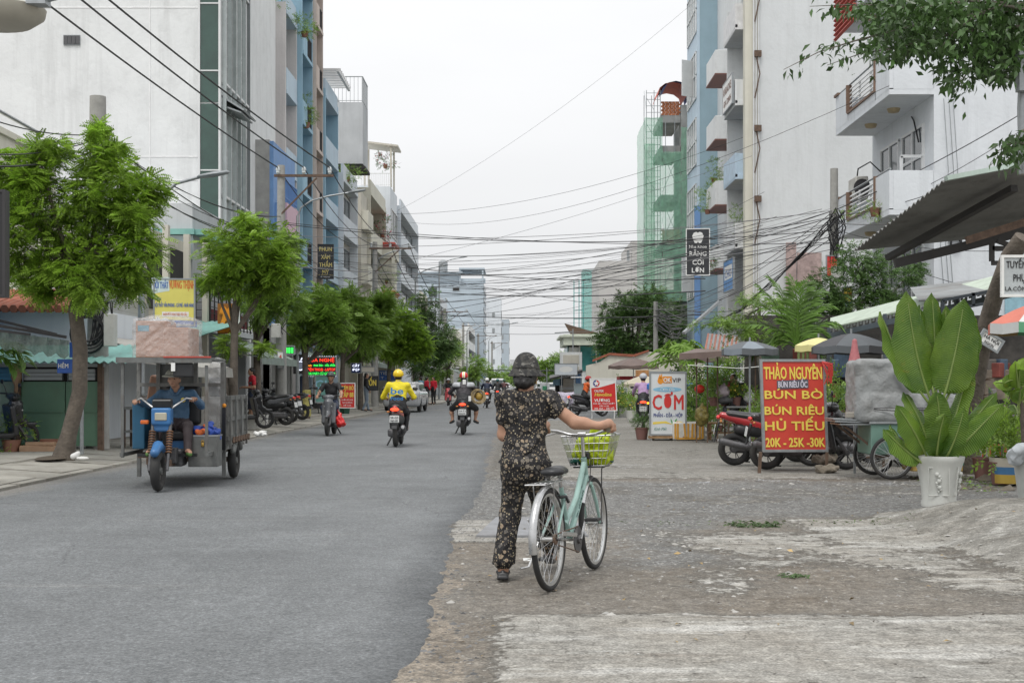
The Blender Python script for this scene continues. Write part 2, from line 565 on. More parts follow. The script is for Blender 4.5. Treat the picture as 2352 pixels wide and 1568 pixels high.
def t_spray(k=7):        # a twig with alternating leaves
 v = []; f = []
 rr = random.Random(3)
 for i in range(k):
  y = .1 + .9 * i / k; s = 1 if i % 2 else -1
  a = rr.uniform(.5,1.1); l = rr.uniform(.26,.36); z = -.15 * y * y
  b = len(v); dx,dy = math.sin(a) * s,math.cos(a)
  nx,ny = -dy,dx; w = l * .22
  tz = rr.uniform(-.1,.04)
  v += [(0,y,z),(dx * l * .5 + nx * w,y + dy * l * .5 + ny * w,z + .02),(dx * l,y + dy * l,z + tz),(dx * l * .5 - nx * w,y + dy * l * .5 - ny * w,z - .02)]
  f.append((b,b + 1,b + 2,b + 3))
 return np.array(v),np.array(f)
def crown_points(blobs,n,clump=.28,per=14,shell=.55,rs=NR):
 P_,D_ = [],[]
 vol = np.array([b[1][0] * b[1][1] * b[1][2] for b in blobs]) ** .67; vol = vol / vol.sum()
 for (c,r),w in zip(blobs,vol):
  m = max(2,int(n * w / per))
  d = rs.normal(size=(m,3)); d /= np.linalg.norm(d,axis=1,keepdims=True)
  rad_ = shell + (1 - shell) * rs.rand(m,1) ** .6
  cc_ = np.array(c) + d * rad_ * np.array(r) * (1 + .12 * rs.normal(size=(m,1)))
  q = rs.normal(size=(m,per,3)) * clump * np.array(r).mean() * .5 * rs.uniform(.5,1.5,(m,1,1))
  pts = (cc_[:,None] + q).reshape(-1,3)
  out = (q * 2 / (np.array(r).mean()) + d[:,None] * .6).reshape(-1,3)
  P_.append(pts); D_.append(out)
 return np.concatenate(P_),np.concatenate(D_)
def tree(label,trunk,rads,blobs,n,size,leafmat,barkmat,kind='frond',limbs=7,group=None,name='tree',droop=.35,clump=.28,per=14,tv=None,shell=.55,cat='tree'):
 root = thing(name,label,cat,trunk[0],0,group)
 bb = []; rq = random.Random(int(n * 7 + trunk[0][1] * 13))
 for c,r in blobs:
  bb.append((c,tuple(q * .74 for q in r)))
  for _ in range(3):
   a = rq.uniform(0,6.28); e = rq.uniform(-.9,1.1); q = rq.uniform(.55,.85)
   bb.append((tuple(c[k] + r[k] * q * (math.cos(a) * math.cos(e),math.sin(a) * math.cos(e),math.sin(e))[k] for k in range(3)),tuple(x * rq.uniform(.28,.48) for x in r)))
 blobs_ = bb
 o = Vector(trunk[0])
 m = MB().tube([Vector(p) - o for p in trunk],rads,9)
 for i in range(limbs):
  c,r = blobs[i % len(blobs)]
  t = Vector(trunk[-1]) if i % 2 else Vector(trunk[-1]).lerp(Vector(trunk[-2]),.4)
  e = Vector(c) + Vector((RN.uniform(-.6,.6) * r[0],RN.uniform(-.6,.6) * r[1],RN.uniform(-.2,.7) * r[2]))
  mid = t.lerp(e,.5) + Vector((RN.uniform(-.1,.1),RN.uniform(-.1,.1),-.08 * (e - t).length))
  rr = rads[-1]
  m.tube([t - o,mid - o,e - o],[rr * .7,rr * .4,rr * .12],5)
 m.build('trunk',barkmat,root,60)
 pts,dr = crown_points(blobs_,n,clump,per,shell)
 k = len(pts)
 dr = dr + NR.normal(size=(k,3)) * .45; dr[:,2] = dr[:,2] * .5 - droop * NR.rand(k)
 tvf = {'frond': t_frond(),'leaf': t_leaf(),'spray': t_spray()}[kind]
 cr = scatter('crown',tvf[0],tvf[1],pts - np.array(o),rot_from(dr,NR.normal(size=k) * .5),size * NR.uniform(.7,1.25,k),leafmat,root)
 return root
def cable(pts_pairs,r,name,mat,label,group=None,n=14,side=4,parent=None):
 m = MB()
 for a,b,sag in pts_pairs:
  a,b = Vector(a),Vector(b)
  m.tube([a.lerp(b,i / n) - Vector((0,0,sag * 4 * (i / n) * (1 - i / n))) for i in range(n + 1)],r,side)
 o = m.build(name,mat,parent,60)
 if parent is None: tag(o,label,'cable',group)
 return o
# ================================================================== GROUND
def KX(d): return float(np.interp(d,[0,45,71,86,135,200,400],[-6.5,-6.5,-5.75,-5.1,-4.7,-4.4,-4.2]))
def FX(d): return float(np.interp(d,[0,50,71,90,135,200],[-10.2,-10.2,-9.4,-8.8,-8.2,-6.0]))
_lat = np.random.RandomState(3).rand(256,256)
def vnoise(x,y):
 xi,yi = np.floor(x).astype(int),np.floor(y).astype(int)
 fx,fy = x - xi,y - yi
 fx = fx * fx * (3 - 2 * fx); fy = fy * fy * (3 - 2 * fy)
 g = lambda a,b: _lat[a % 256,b % 256]
 return (g(xi,yi) * (1 - fx) + g(xi + 1,yi) * fx) * (1 - fy) + (g(xi,yi + 1) * (1 - fx) + g(xi + 1,yi + 1) * fx) * fy
def fbm(x,y,o=4):
 s = 0; a = .5; t = 0
 for i in range(o):
  s = s + a * vnoise(x * 2**i + 17 * i,y * 2**i + 31 * i); t += a; a *= .55
 return s / t
def sstep(a,b,x):
 t = np.clip((x - a) / (b - a),0,1); return t * t * (3 - 2 * t)
class NG:
 def __init__(s,name):
  s.m = bpy.data.materials.new(name); s.m.use_nodes = True; s.t = s.m.node_tree
  s.b = s.t.nodes['Principled BSDF']
  s.tc = s.t.nodes.new('ShaderNodeTexCoord').outputs['Object']
 def L(s,a,b): s.t.links.new(a,b)
 def noise(s,scale,detail=5,rough=.6,st=(1,1,1),dist=0.0):
  n = s.t.nodes.new('ShaderNodeTexNoise'); n.inputs['Scale'].default_value = scale
  n.inputs['Detail'].default_value = detail; n.inputs['Roughness'].default_value = rough; n.inputs['Distortion'].default_value = dist
  s.L(s.mapv(st),n.inputs['Vector']); return n.outputs[0]
 def mapv(s,st,rot=(0,0,0)):
  if st == (1,1,1) and rot == (0,0,0): return s.tc
  m = s.t.nodes.new('ShaderNodeMapping'); m.inputs['Scale'].default_value = st; m.inputs['Rotation'].default_value = rot
  s.L(s.tc,m.inputs[0]); return m.outputs[0]
 def voro(s,scale,feature='F1',out='Distance',st=(1,1,1),dist=None):
  n = s.t.nodes.new('ShaderNodeTexVoronoi'); n.feature = feature; n.inputs['Scale'].default_value = scale
  v = s.mapv(st)
  if dist:
   nn = s.t.nodes.new('ShaderNodeTexNoise'); nn.inputs['Scale'].default_value = dist[0]; nn.inputs['Detail'].default_value = 5
   s.L(v,nn.inputs['Vector'])
   a = s.t.nodes.new('ShaderNodeVectorMath'); a.operation = 'MULTIPLY_ADD'
   s.L(nn.outputs['Color'],a.inputs[0]); a.inputs[1].default_value = (dist[1],) * 3; s.L(v,a.inputs[2]); v = a.outputs[0]
  s.L(v,n.inputs['Vector']); return n.outputs[out]
 def ramp(s,x,lo,hi,a=0.0,b=1.0):
  r = s.t.nodes.new('ShaderNodeMapRange')
  r.inputs[1].default_value = lo; r.inputs[2].default_value = hi; r.inputs[3].default_value = a; r.inputs[4].default_value = b
  s.L(x,r.inputs[0]); return r.outputs[0]
 def mix(s,f,a,b):
  m = s.t.nodes.new('ShaderNodeMix'); m.data_type = 'RGBA'
  for v,k in ((f,'Factor'),(a,'A'),(b,'B')):
   if isinstance(v,(int,float)): m.inputs[k].default_value = v
   elif isinstance(v,tuple): m.inputs[k].default_value = lin(v)
   else: s.L(v,m.inputs[k])
  return m.outputs['Result']
 def math(s,op,a,b=0.0,c=None):
  m = s.t.nodes.new('ShaderNodeMath'); m.operation = op
  for i,v in enumerate((a,b) if c is None else (a,b,c)):
   if isinstance(v,(int,float)): m.inputs[i].default_value = v
   else: s.L(v,m.inputs[i])
  return m.outputs[0]
 def grit(s,c,*lv):      # crisp grains of several sizes
  for sc_,a in lv:
   r = s.ramp(s.noise(sc_,2,.5),.28,.72,1 - a,1 + a * .9)
   v = s.t.nodes.new('ShaderNodeVectorMath'); v.operation = 'SCALE'; s.L(c,v.inputs[0]); s.L(r,v.inputs['Scale']); c = v.outputs[0]
  return c
 def attr(s,name):
  a = s.t.nodes.new('ShaderNodeAttribute'); a.attribute_name = name; return a.outputs['Fac']
 def out(s,col,rough=.8,bump=None,bstr=.4,bdist=.01):
  s.L(col,s.b.inputs['Base Color'])
  if isinstance(rough,(int,float)): s.b.inputs['Roughness'].default_value = rough
  else: s.L(rough,s.b.inputs['Roughness'])
  if bump is not None:
   b = s.t.nodes.new('ShaderNodeBump'); b.inputs['Strength'].default_value = bstr; b.inputs['Distance'].default_value = bdist
   s.L(bump,b.inputs['Height']); s.L(b.outputs[0],s.b.inputs['Normal'])
  s.m.name = s.m.name; return s.m
def asphalt():
 g = NG('asphalt')
 sp = g.noise(170,3,.7); big = g.noise(.35,4,.55); tr = g.noise(.9,4,.5,(1,.07,1))
 ag = g.voro(120,'F1','Color')
 agv = g.math('MULTIPLY',ag,1.0)
 c = g.mix(g.ramp(sp,.35,.68),(.080,.086,.089),(.215,.224,.228))
 c = g.mix(g.ramp(agv,.78,.95,0,.55),c,(.36,.365,.36))
 c = g.mix(g.ramp(g.voro(80,'F1','Color',(1.3,1,1)),.0,.13,.75,0),c,(.035,.036,.038))
 c = g.mix(g.ramp(g.noise(33,4,.7),.30,.46,.45,0),c,(.085,.09,.094))
 c = g.mix(g.ramp(big,.35,.7,0,.28),c,(.19,.20,.205))
 c = g.mix(g.ramp(tr,.52,.75,0,.22),c,(.24,.25,.255))
 sc1 = g.noise(3.0,4,.6,(2.2,.10,1),.3)
 c = g.mix(g.ramp(sc1,.64,.76,0,.22),c,(.32,.325,.32))
 sc2 = g.noise(1.2,5,.6,(.18,3.0,1))
 c = g.mix(g.ramp(sc2,.60,.76,0,.38),c,(.28,.28,.27))
 crk = g.voro(.45,'DISTANCE_TO_EDGE','Distance',(1,.5,1),(1.3,.9))
 c = g.mix(g.math('MULTIPLY',g.ramp(crk,.0,.006,.7,0),g.ramp(g.noise(.25,3),.5,.58)),c,(.05,.052,.055))
 c = g.mix(g.ramp(g.noise(.8,6,.7),.56,.68,0,.38),c,(.075,.078,.08))
 c = g.mix(g.ramp(g.attr('edge'),.0,1.0,0,.55),c,(.060,.064,.068))
 c = g.mix(g.ramp(g.attr('dust'),.0,1.0,0,.6),c,(.24,.22,.19))
 c = g.grit(c,(66,.40),(24,.22),(5,.10),(.7,.10))
 return g.out(c,g.ramp(sp,.3,.7,.62,.9),g.math('ADD',g.math('MULTIPLY',sp,.6),g.math('MULTIPLY',agv,.5)),.55,.008)
def yard():
 g = NG('yard_surface')
 big = g.noise(.8,6,.62); med = g.noise(4.5,6,.65); fine = g.noise(60,4,.7); fine2 = g.noise(19,5,.68)
 st = g.voro(46,'F1','Color',(1,1,1)); st2 = g.voro(17,'F1','Color',(1,1,1),(30,.02))
 cr = g.voro(.75,'DISTANCE_TO_EDGE','Distance',(1,1,1),(2.2,.5))
 d = g.mix(g.ramp(med,.35,.68),(.135,.112,.086),(.215,.192,.160))
 d = g.mix(g.ramp(big,.35,.7),d,(.190,.178,.158))
 d = g.mix(g.ramp(st,.78,.98,0,.7),d,(.40,.385,.35))
 d = g.mix(g.ramp(st2,.0,.14,.6,0),d,(.10,.09,.078))
 d = g.mix(g.ramp(fine,.3,.52,.5,0),d,(.10,.085,.065))
 gr = g.mix(g.ramp(fine2,.35,.65),(.080,.079,.075),(.225,.222,.210))
 gr = g.mix(g.ramp(st,.74,.96,0,.85),gr,(.46,.46,.45))
 gr = g.mix(g.ramp(st2,.0,.2,.65,0),gr,(.07,.07,.07))
 c = g.mix(g.ramp(med,.3,.7),(.235,.225,.20),(.385,.375,.345))
 c = g.mix(g.ramp(big,.40,.66,0,.75),c,(.265,.242,.205))
 c = g.mix(g.ramp(g.noise(1.1,6,.65,(.35,1.6,1)),.53,.60,0,.7),c,(.52,.51,.48))
 c = g.mix(g.ramp(g.noise(1.4,7,.7,(.30,1.9,1)),.56,.63,0,.7),c,(.20,.178,.15))
 c = g.mix(g.ramp(g.noise(.55,7,.72),.48,.66,0,.75),c,(.185,.175,.155))
 c = g.mix(g.ramp(g.noise(5,6,.7,(.22,1.6,1)),.58,.62,0,.45),c,(.56,.555,.52))
 c = g.mix(g.attr('worn'),c,(.17,.162,.142))
 c = g.mix(g.ramp(fine,.32,.5,.35,0),c,(.18,.165,.14))
 c = g.mix(g.ramp(st,.0,.035,.8,0),c,(.08,.07,.06))
 c = g.mix(g.ramp(cr,.0,.005,.55,0),c,(.06,.052,.042))
 nn = g.math('MULTIPLY',g.math('SUBTRACT',g.math('ADD',med,fine2),1.0),1.1)
 mc = g.ramp(g.math('ADD',g.attr('conc'),g.math('MULTIPLY',nn,1.5)),.34,.72)
 mg = g.ramp(g.math('ADD',g.attr('grav'),nn),.35,.75)
 col = g.mix(mg,d,gr); col = g.mix(mc,col,c)
 col = g.mix(g.math('MULTIPLY',g.math('MULTIPLY',mc,g.math('SUBTRACT',1.0,mc)),2.4),col,(.075,.066,.052))  # crevice shade painted as a dark band along the concrete patch edges
 mo = g.ramp(g.math('ADD',g.attr('moss'),nn),.55,.8,0,.75)
 col = g.mix(mo,col,(.095,.095,.055))
 sn = g.ramp(g.math('ADD',g.attr('sand'),nn),.4,.65,0,.8)
 col = g.mix(sn,col,g.mix(g.ramp(fine,.3,.7),(.20,.165,.125),(.31,.27,.22)))
 wt = g.ramp(g.math('ADD',g.attr('lime'),nn),.45,.65,0,.75)
 col = g.mix(wt,col,(.56,.58,.62))
 rk = g.ramp(g.math('ADD',g.attr('dark'),nn),.5,.62,0,.9)
 col = g.mix(rk,col,(.045,.04,.034))
 col = g.grit(col,(75,.40),(30,.26),(9,.17))
 h = g.math('ADD',g.math('MULTIPLY',fine2,.8),g.math('ADD',g.math('MULTIPLY',fine,.35),g.math('MULTIPLY',st,.35)))
 h = g.math('ADD',h,g.math('MULTIPLY',mc,.5))
 return g.out(col,.88,h,.75,.02)
def pave_mat():
 g = NG('pavement_concrete')
 med = g.noise(3,6,.65); fine = g.noise(50,4,.7)
 c = g.mix(g.ramp(med,.3,.7),(.27,.255,.22),(.40,.385,.345))
 c = g.mix(g.ramp(g.noise(1.0,7,.7),.5,.7,0,.7),c,(.17,.155,.13))
 c = g.mix(g.ramp(fine,.3,.5,.4,0),c,(.15,.135,.11))
 gi = g.t.nodes.new('ShaderNodeObjectInfo')
 v = g.t.nodes.new('ShaderNodeVectorMath'); v.operation = 'SCALE'
 g.L(c,v.inputs[0]); g.L(g.ramp(gi.outputs['Random'],0,1,.85,1.12),v.inputs['Scale'])
 return g.out(v.outputs[0],.88,g.math('ADD',med,fine),.4,.01)
MA,MY,MP = asphalt(),yard(),pave_mat()
def put_attr(me,name,arr):
 a = me.attributes.new(name,'FLOAT','POINT'); a.data.foreach_set('value',np.ascontiguousarray(arr,np.float32).ravel())
def gridmesh(name,X,Y,Z,mat):
 ny,nx = X.shape
 V = np.stack([X,Y,Z],2).reshape(-1,3)
 i = np.arange(ny - 1)[:,None] * nx + np.arange(nx - 1)[None]
 Q = np.stack([i,i + 1,i + nx + 1,i + nx],2).reshape(-1,4)
 return np_mesh(name,V,Q,mat)
g0 = MB().quad((-700,-60,-.06),(700,-60,-.06),(700,1500,-.06),(-700,1500,-.06)).build('ground',plain('earth_far',(.24,.22,.19),var=.2,vs=.3))
struct(g0)
ys = [4.3]
while ys[-1] < 400: ys.append(ys[-1] + max(.05,ys[-1] * .006))
ys = np.array(ys); kx = np.array([KX(y) for y in ys])
def edge_r(y):
 base = np.interp(y,[0,5.9,7.1,9.6,11.6,15,24,34,46,52,60,80,92,400],[-.52,-.50,-.46,-.49,-.54,-.44,-.40,-.44,-.2,4.5,8,8,2.6,2.4])
 return base + (fbm(y * 1.3,y * 0 + 3.3,4) - .5) * .16 + (fbm(y * 9,y * 0 + 9.1,3) - .5) * .07
er = edge_r(ys)
us = np.concatenate([np.linspace(0,.8,24),np.linspace(.82,.985,16),[.992,1.0]])
X = kx[:,None] + (er - kx)[:,None] * us[None]; Y = np.repeat(ys[:,None],len(us),1)
Z = (fbm(X * .8,Y * .5,3) - .5) * .012 * sstep(1,.9,us)[None]
dr = er[:,None] - X
Z = Z - .004 - .016 * sstep(.10,0,dr) - .02 * (fbm(X * 9,Y * 9,2) - .3) * sstep(.28,.02,dr)
Z[:,-1] = -.055
road = struct(gridmesh('road',X,Y,Z,MA))
put_attr(road.data,'edge',sstep(.46,.04,dr + (fbm(X * 4,Y * 4,3) - .5) * .35) * (Y < 48))
put_attr(road.data,'dust',sstep(.45,.0,X - kx[:,None] + (fbm(X * 2,Y * 1.2,3) - .5) * .5) + .8 * (Y > 48) * sstep(.62,.75,fbm(X * .6,Y * .3,4)))
ys = [4.3]
while ys[-1] < 52: ys.append(ys[-1] * 1.0042)
ys = np.array(ys)
xs = np.concatenate([np.arange(-.95,7.2,.045),np.arange(7.2,22,.5)])
X,Y = np.meshgrid(xs,ys)
N1 = fbm(X * .9,Y * .9,5) - .5; N2 = fbm(X * 3.1 + 7,Y * 3.1,4) - .5
def bx(x0,x1,y0,y1,s=.3): return np.minimum(np.minimum(sstep(x0 - s,x0 + s,X),sstep(x1 + s,x1 - s,X)),np.minimum(sstep(y0 - s,y0 + s,Y),sstep(y1 + s,y1 - s,Y)))
conc = bx(-.12,40,0,7.72,.18)
conc = np.maximum(conc,bx(1.25,3.6,8.3,12.0,.55) * sstep(-.18,.14,N1 + .07) * .9)
conc = np.maximum(conc,.5 * bx(-.3,6,13.2,18.5,.5) * sstep(.02,.16,N1 + N2 * .4))
conc = np.maximum(conc,bx(2.6,6,10.5,13.2,.4) * .9)
conc = np.maximum(conc,bx(-.62,.7,11.15,13.0,.12))
conc = np.maximum(conc,bx(-.3,40,18.6,60,.4) * (.78 + .5 * sstep(-.25,.05,N1)))
conc = conc + N2 * .22
grav = bx(-.6,40,12.9,18.4,.9) * .85 + bx(.7,1.9,9.6,13,.5) * .7 + bx(-.7,.6,12.5,40,.3) * .6
grav = np.clip(grav + N2 * .5,0,1.2)
hump = sstep(3.35,4.7,X + N1 * .15) * sstep(13.9,13.0,Y) * sstep(5.5,9,Y)
conc = np.maximum(conc,sstep(.03,.12,hump))
moss = (bx(1.1,4.2,12.3,13.2,.3) * .55 + bx(2.0,3.4,11.2,11.9,.2) * .5) * sstep(-.05,.2,N2) + .35 * bx(-.2,6,7.6,8.0,.1) * sstep(0,.2,N1) + .55 * sstep(.02,.08,hump) * sstep(.30,.1,hump) * sstep(0,.15,N2)
lime = bx(.7,3.2,19.6,25,.8) * .38 * sstep(-.1,.15,N1 + N2 * .6) + bx(.5,6.5,17.4,18.7,.35) * .42 * sstep(-.1,.1,N2)
crk = np.abs(Y - (20.4 + 1.7 * np.sin(X * .9 + 1.0) - X * .25 + N1 * 1.2))
dark = sstep(.16,.03,crk) * bx(.4,4.6,17,25,.2) * sstep(-.12,.1,N2) * .8 + sstep(.05,.015,np.abs(Y - 19.05 - N1 * .2)) * bx(2.6,9,18,20,.2) * .7
Z = -.018 + N1 * .020 + N2 * .010 + .016 * np.clip(conc,0,1) - .02 * dark + .21 * hump
far_ = sstep(16,24,Y); Z = Z * (1 - far_) + far_ * (-.006)
Z[:,0] = -.058
Z[-1,:] = -.058
yd = struct(gridmesh('yard',X,Y,Z,MY))
sand = sstep(.10,-.04,X - (-.44 + .16 * sstep(8,5.5,Y)) + N2 * .3) * sstep(11.0,9.5,Y) * .6
worn = np.clip(.62 * sstep(15,22,Y) * (.55 + 1.2 * (fbm(X * .5,Y * .4,4))) ,0,.8) + .75 * sstep(.05,.18,hump) * (fbm(X * 1.1 + Y * 1.6,Y * .7 - X * 3.2,5) > 0) * sstep(.35,.6,fbm(X * .6 + Y * .8,X * 5 - Y * 3.5,4))
for nme,ar in (('sand',sand),('worn',np.clip(worn,0,.85)),('conc',conc),('grav',grav),('moss',moss),('lime',lime),('dark',dark)): put_attr(yd.data,nme,ar)
def yz(x,y):          # height of the yard at a place
 j = int(np.clip(np.searchsorted(ys,y),0,len(ys) - 1)); i = int(np.clip(np.searchsorted(xs,x),0,len(xs) - 1))
 return float(Z[j,i])
def stones(name,n,area,size,mats,kindlabel,w=None):
 r = np.random.RandomState(n)
 tv = np.array([(1,0,.1),(.3,.9,0),(-.8,.6,.1),(-.9,-.5,0),(.2,-1,.1),(.1,.1,.62),(-.3,-.1,.5)],float)
 tf = np.array([(0,1,5,5),(1,2,6,5),(2,3,6,6),(3,4,6,6),(4,0,5,6)])
 pos = []
 while len(pos) < n:
  x,y = r.uniform(area[0],area[1]),area[2] * (area[3] / area[2]) ** r.rand()
  if w is None or r.rand() < w(x,y): pos.append((x,y,yz(x,y) - .002))
 pos = np.array(pos)
 a = r.rand(n) * 6.28; c,s = np.cos(a),np.sin(a); o = np.zeros(n)
 rot = np.stack([np.stack([c,-s,o],1),np.stack([s,c,o],1),np.stack([o,o,o + 1],1)],1)
 V = tv[None] * r.uniform(.7,1.3,(n,7,3)); V[:,:,2] *= r.uniform(.5,1.1,(n,1))
 sc1 = size * r.lognormal(0,.5,n)
 V = np.einsum('nij,nkj->nki',rot,V) * sc1[:,None,None] + pos[:,None]
 tris = np.array([(0,1,5),(1,2,6),(1,6,5),(2,3,6),(3,4,6),(4,0,5),(4,5,6)])
 Q = (tris[None] + (np.arange(n) * 7)[:,None,None]).reshape(-1,3)
 o_ = np_mesh(name,V.reshape(-1,3),Q,mats,None,False)
 return stuff(o_,kindlabel,'gravel')
Mst = plain('stone_grey',(.25,.245,.23),var=.25,vs=5,rough=.9,island=.45)
stones('gravel',9000,(-.7,7,5.6,20),.0045,Mst,'loose grey gravel scattered over the beaten earth beside the road',lambda x,y: .10 if (y < 7.6 and x > 0) else (.9 if (12 < y < 19) else .55) * (1 - .6 * (x > 3.3)))
stones('asphalt_crumbs',2600,(-.86,-.18,5.6,20),.007,plain('crumb',(.10,.10,.10),var=.3,island=.5),'dark crumbs broken off the asphalt edge')
stones('rubble',1500,(-.55,6.5,7.6,19.5),.0105,plain('stone_pale',(.31,.30,.28),var=.2,rough=.9,island=.4),'larger flat stone chips lying on the earth yard',lambda x,y: 1.0 if (9 < y < 13 and .3 < x < 2.2) or 16.5 < y < 18.8 else .25)
def bits(name,n,area,size,mat,lab):
 r = np.random.RandomState(n + 3)
 x = r.uniform(area[0],area[1],n); y = r.uniform(area[2],area[3],n)
 p = np.stack([x,y,np.array([yz(a,b) + .008 for a,b in zip(x,y)])],1)
 dr_ = r.normal(size=(n,3)); dr_[:,2] *= .15
 tv,tf = t_leaf(.5,.1)
 return stuff(scatter(name,tv,tf,p,rot_from(dr_,r.normal(size=n) * .4),size * r.uniform(.5,1.4,n),mat),lab,'litter')
bits('dry_leaves',160,(-.3,6.5,6.2,16),.045,plain('dry_leaf',(.30,.21,.09),var=.3,island=.4),'small dry brown leaves scattered on the yard')
bits('weed_tuft',150,(2.05,2.5,12.35,12.75),.06,plain('weed_dark',(.07,.12,.04),var=.3,island=.3,sub=.3),'dark weed tuft growing where the concrete is broken')
bits('weed_tuft',50,(1.86,2.05,9.15,9.3),.05,MC['weed_dark'],'tiny green tuft in a crack of the pale concrete')
bits('weeds',130,(1.0,3.9,12.4,12.9),.035,plain('weed',(.10,.15,.05),var=.3,island=.3,sub=.3),'low green weeds along the broken concrete edge')
bits('seed_pods',120,(1.0,3.5,7.0,12.5),.022,plain('pod',(.05,.035,.025)),'dark little seed pods on the pale concrete')
Mpap = plain('litter_white',(.72,.72,.70),rough=.7,var=.1)
for (x,y,s,lab) in ((1213,1286,.10,'crumpled white paper lying behind the bicycle rear wheel'),(2117,1285,.05,'white scrap on the ground left of the concrete hump'),
 (1786,1263,.06,'thin white stick of litter on the earth in front of the food cart'),(1645,1262,.05,'pale splinter of litter on the broken concrete'),
 (1475,1510,.05,'small pale stone chip on the foreground slab')):
 p = G(x,y); z = yz(p.x,p.y)
 m = MB(); rr = random.Random(int(x))
 pts = [Vector((rr.uniform(-1,1) * s,rr.uniform(-.4,.4) * s,.01 + rr.uniform(0,.25) * s)) for _ in range(7)]
 for i in range(5): m.add([pts[i],pts[i + 1],pts[(i + 2) % 7]],[(0,1,2)])
 o = m.build('paper_scrap',Mpap,None); o.location = (p.x,p.y,z + .004); tag(o,lab,'litter','bits of litter on the ground')
Mcv = plain('cover_slab',(.24,.245,.255),rough=.8,bump=.3,bs=60,var=.15,dirt=.4,vs=6)
o = MB().prism([(-.37,11.52),(.62,11.52),(.55,13.1),(-.22,13.1)],-.03,.012).build('inspection_cover',Mcv)
tag(o,'flat grey concrete inspection cover at the woman\'s feet by the asphalt edge','cover')
pv = struct(MB().prism([(-7.78,10),(-7.78,46),(KX(71) - 1.28,71),(KX(86) - 1.28,86),(KX(135) - 1.28,135),(KX(250) - 1.28,250),(-40,250),(-40,10)],-.05,.126).build('pavement',MP))
jn = MB().prism([(-6.62,10),(-6.62,46),(-7.85,46),(-7.85,10)],-.05,.005).build('joint_bed',plain('joint_dark',(.10,.09,.075)),pv)
pa = MB().prism([(KX(46) - .0,46),(KX(71),71),(KX(86),86),(KX(135),135),(KX(250),250),(KX(250) - 1.3,250),(KX(135) - 1.3,135),(KX(86) - 1.3,86),(KX(71) - 1.3,71),(KX(46) - 1.3,46)],-.05,.075).build('far_kerb',MP,pv)
def slab(x0,z0,x1,z1,l,t=.05,g=.012):
 h = l / 2 - g
 return MB().add([(x0,-h,z0 - t),(x1,-h,z1 - t),(x1,h,z1 - t),(x0,h,z0 - t),(x0,-h,z0),(x1,-h,z1),(x1,h,z1),(x0,h,z0)],
     [(0,3,2,1),(4,5,6,7),(0,1,5,4),(1,2,6,5),(2,3,7,6),(3,0,4,7)])
ks = slab(-.13,.045,0,.035,.98,.09).build('kerb_stone',MP,pv,loc=(-6.5,10.5,0))
ss = slab(-1.14,.125,0,.05,.98,.06).build('sloping_slab',MP,pv,loc=(-6.645,10.5,0))
for i in range(1,36):
 y = 10.5 + i
 share(ks,'kerb_stone',pv,(-6.5 + RN.uniform(-.006,.006),y,RN.uniform(-.004,.004)),(0,RN.uniform(-.01,.01),RN.uniform(-.006,.006)))
 share(ss,'sloping_slab',pv,(-6.645,y,RN.uniform(-.006,.006)),(RN.uniform(-.004,.004),RN.uniform(-.008,.008),RN.uniform(-.005,.005)))
tile = slab(-.49,.142,.49,.142,1.0,.03,.008).build('paving_slab',MP,pv,loc=(-8.3,14.5,0))
for i in range(0,27):
 for j in range(3 if i < 9 else 2):
  if i or j: share(tile,'paving_slab',pv,(-8.3 - j * 1.0,14.5 + i,RN.uniform(-.004,.004)),(RN.uniform(-.003,.003),RN.uniform(-.003,.003),0))
# ================================================================== BUILDINGS
WH = M('plaster_white',(.72,.735,.735),rough=.85,var=.05,vs=.6,streak=.42,dirt=.25,dcol=(.40,.405,.40),bump=.15,bs=8)
WHP = M('plaster_pinkish',(.70,.67,.66),rough=.85,var=.06,vs=.8,streak=.35,dcol=(.34,.32,.31),bump=.15,bs=8)
WHB = M('plaster_cool',(.64,.68,.72),rough=.85,var=.06,vs=.7,streak=.3,dcol=(.33,.36,.40))
CON = M('old_concrete',(.34,.34,.33),rough=.9,var=.18,vs=1.4,streak=.65,dcol=(.12,.12,.115),bump=.2,bs=10)
GRY = M('plaster_grey',(.47,.485,.50),rough=.9,var=.1,vs=.8,streak=.4,dcol=(.24,.25,.26))
CRM = M('plaster_cream',(.66,.64,.55),rough=.85,var=.06,vs=.8,streak=.3,dcol=(.36,.33,.26))
BEI = M('plaster_beige',(.56,.53,.46),rough=.85,var=.08,vs=.8,streak=.35,dcol=(.30,.27,.22))
BLU = M('paint_lightblue',(.32,.50,.62),rough=.8,var=.06,vs=1,streak=.3,dcol=(.20,.30,.37))
PBL = M('paint_paleblue',(.50,.61,.70),rough=.8,var=.06,vs=1,streak=.3,dcol=(.32,.38,.42))
DBL = M('paint_royal',(.16,.30,.56),rough=.6,var=.08,streak=.3,dcol=(.08,.13,.27))
TEA = M('paint_teal_grey',(.28,.39,.45),rough=.85,var=.08,vs=.7,streak=.3,dcol=(.2,.27,.31))
BGW = M('wall_bluegrey',(.40,.46,.51),rough=.85,var=.05,vs=.4,streak=.35,dcol=(.30,.34,.38))
PNK = M('panel_pink',(.62,.42,.50),rough=.6,var=.05)
PEA = M('plaster_peach',(.58,.50,.45),rough=.85,var=.1,vs=1,streak=.5,dcol=(.25,.19,.16))
RED = M('paint_red',(.45,.07,.05),rough=.55,var=.1)
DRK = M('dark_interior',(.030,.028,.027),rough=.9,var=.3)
GLS = M('window_glass',(.06,.075,.08),rough=.12,var=.2,vs=.7)
GLG = M('glass_green',(.022,.060,.046),rough=.06,var=.5,vs=.5,spec=.9)
GLL = M('glass_light',(.25,.30,.31),rough=.12,var=.15,vs=.4,spec=.6)
FRW = M('frame_white',(.66,.67,.67),rough=.5,var=.06)
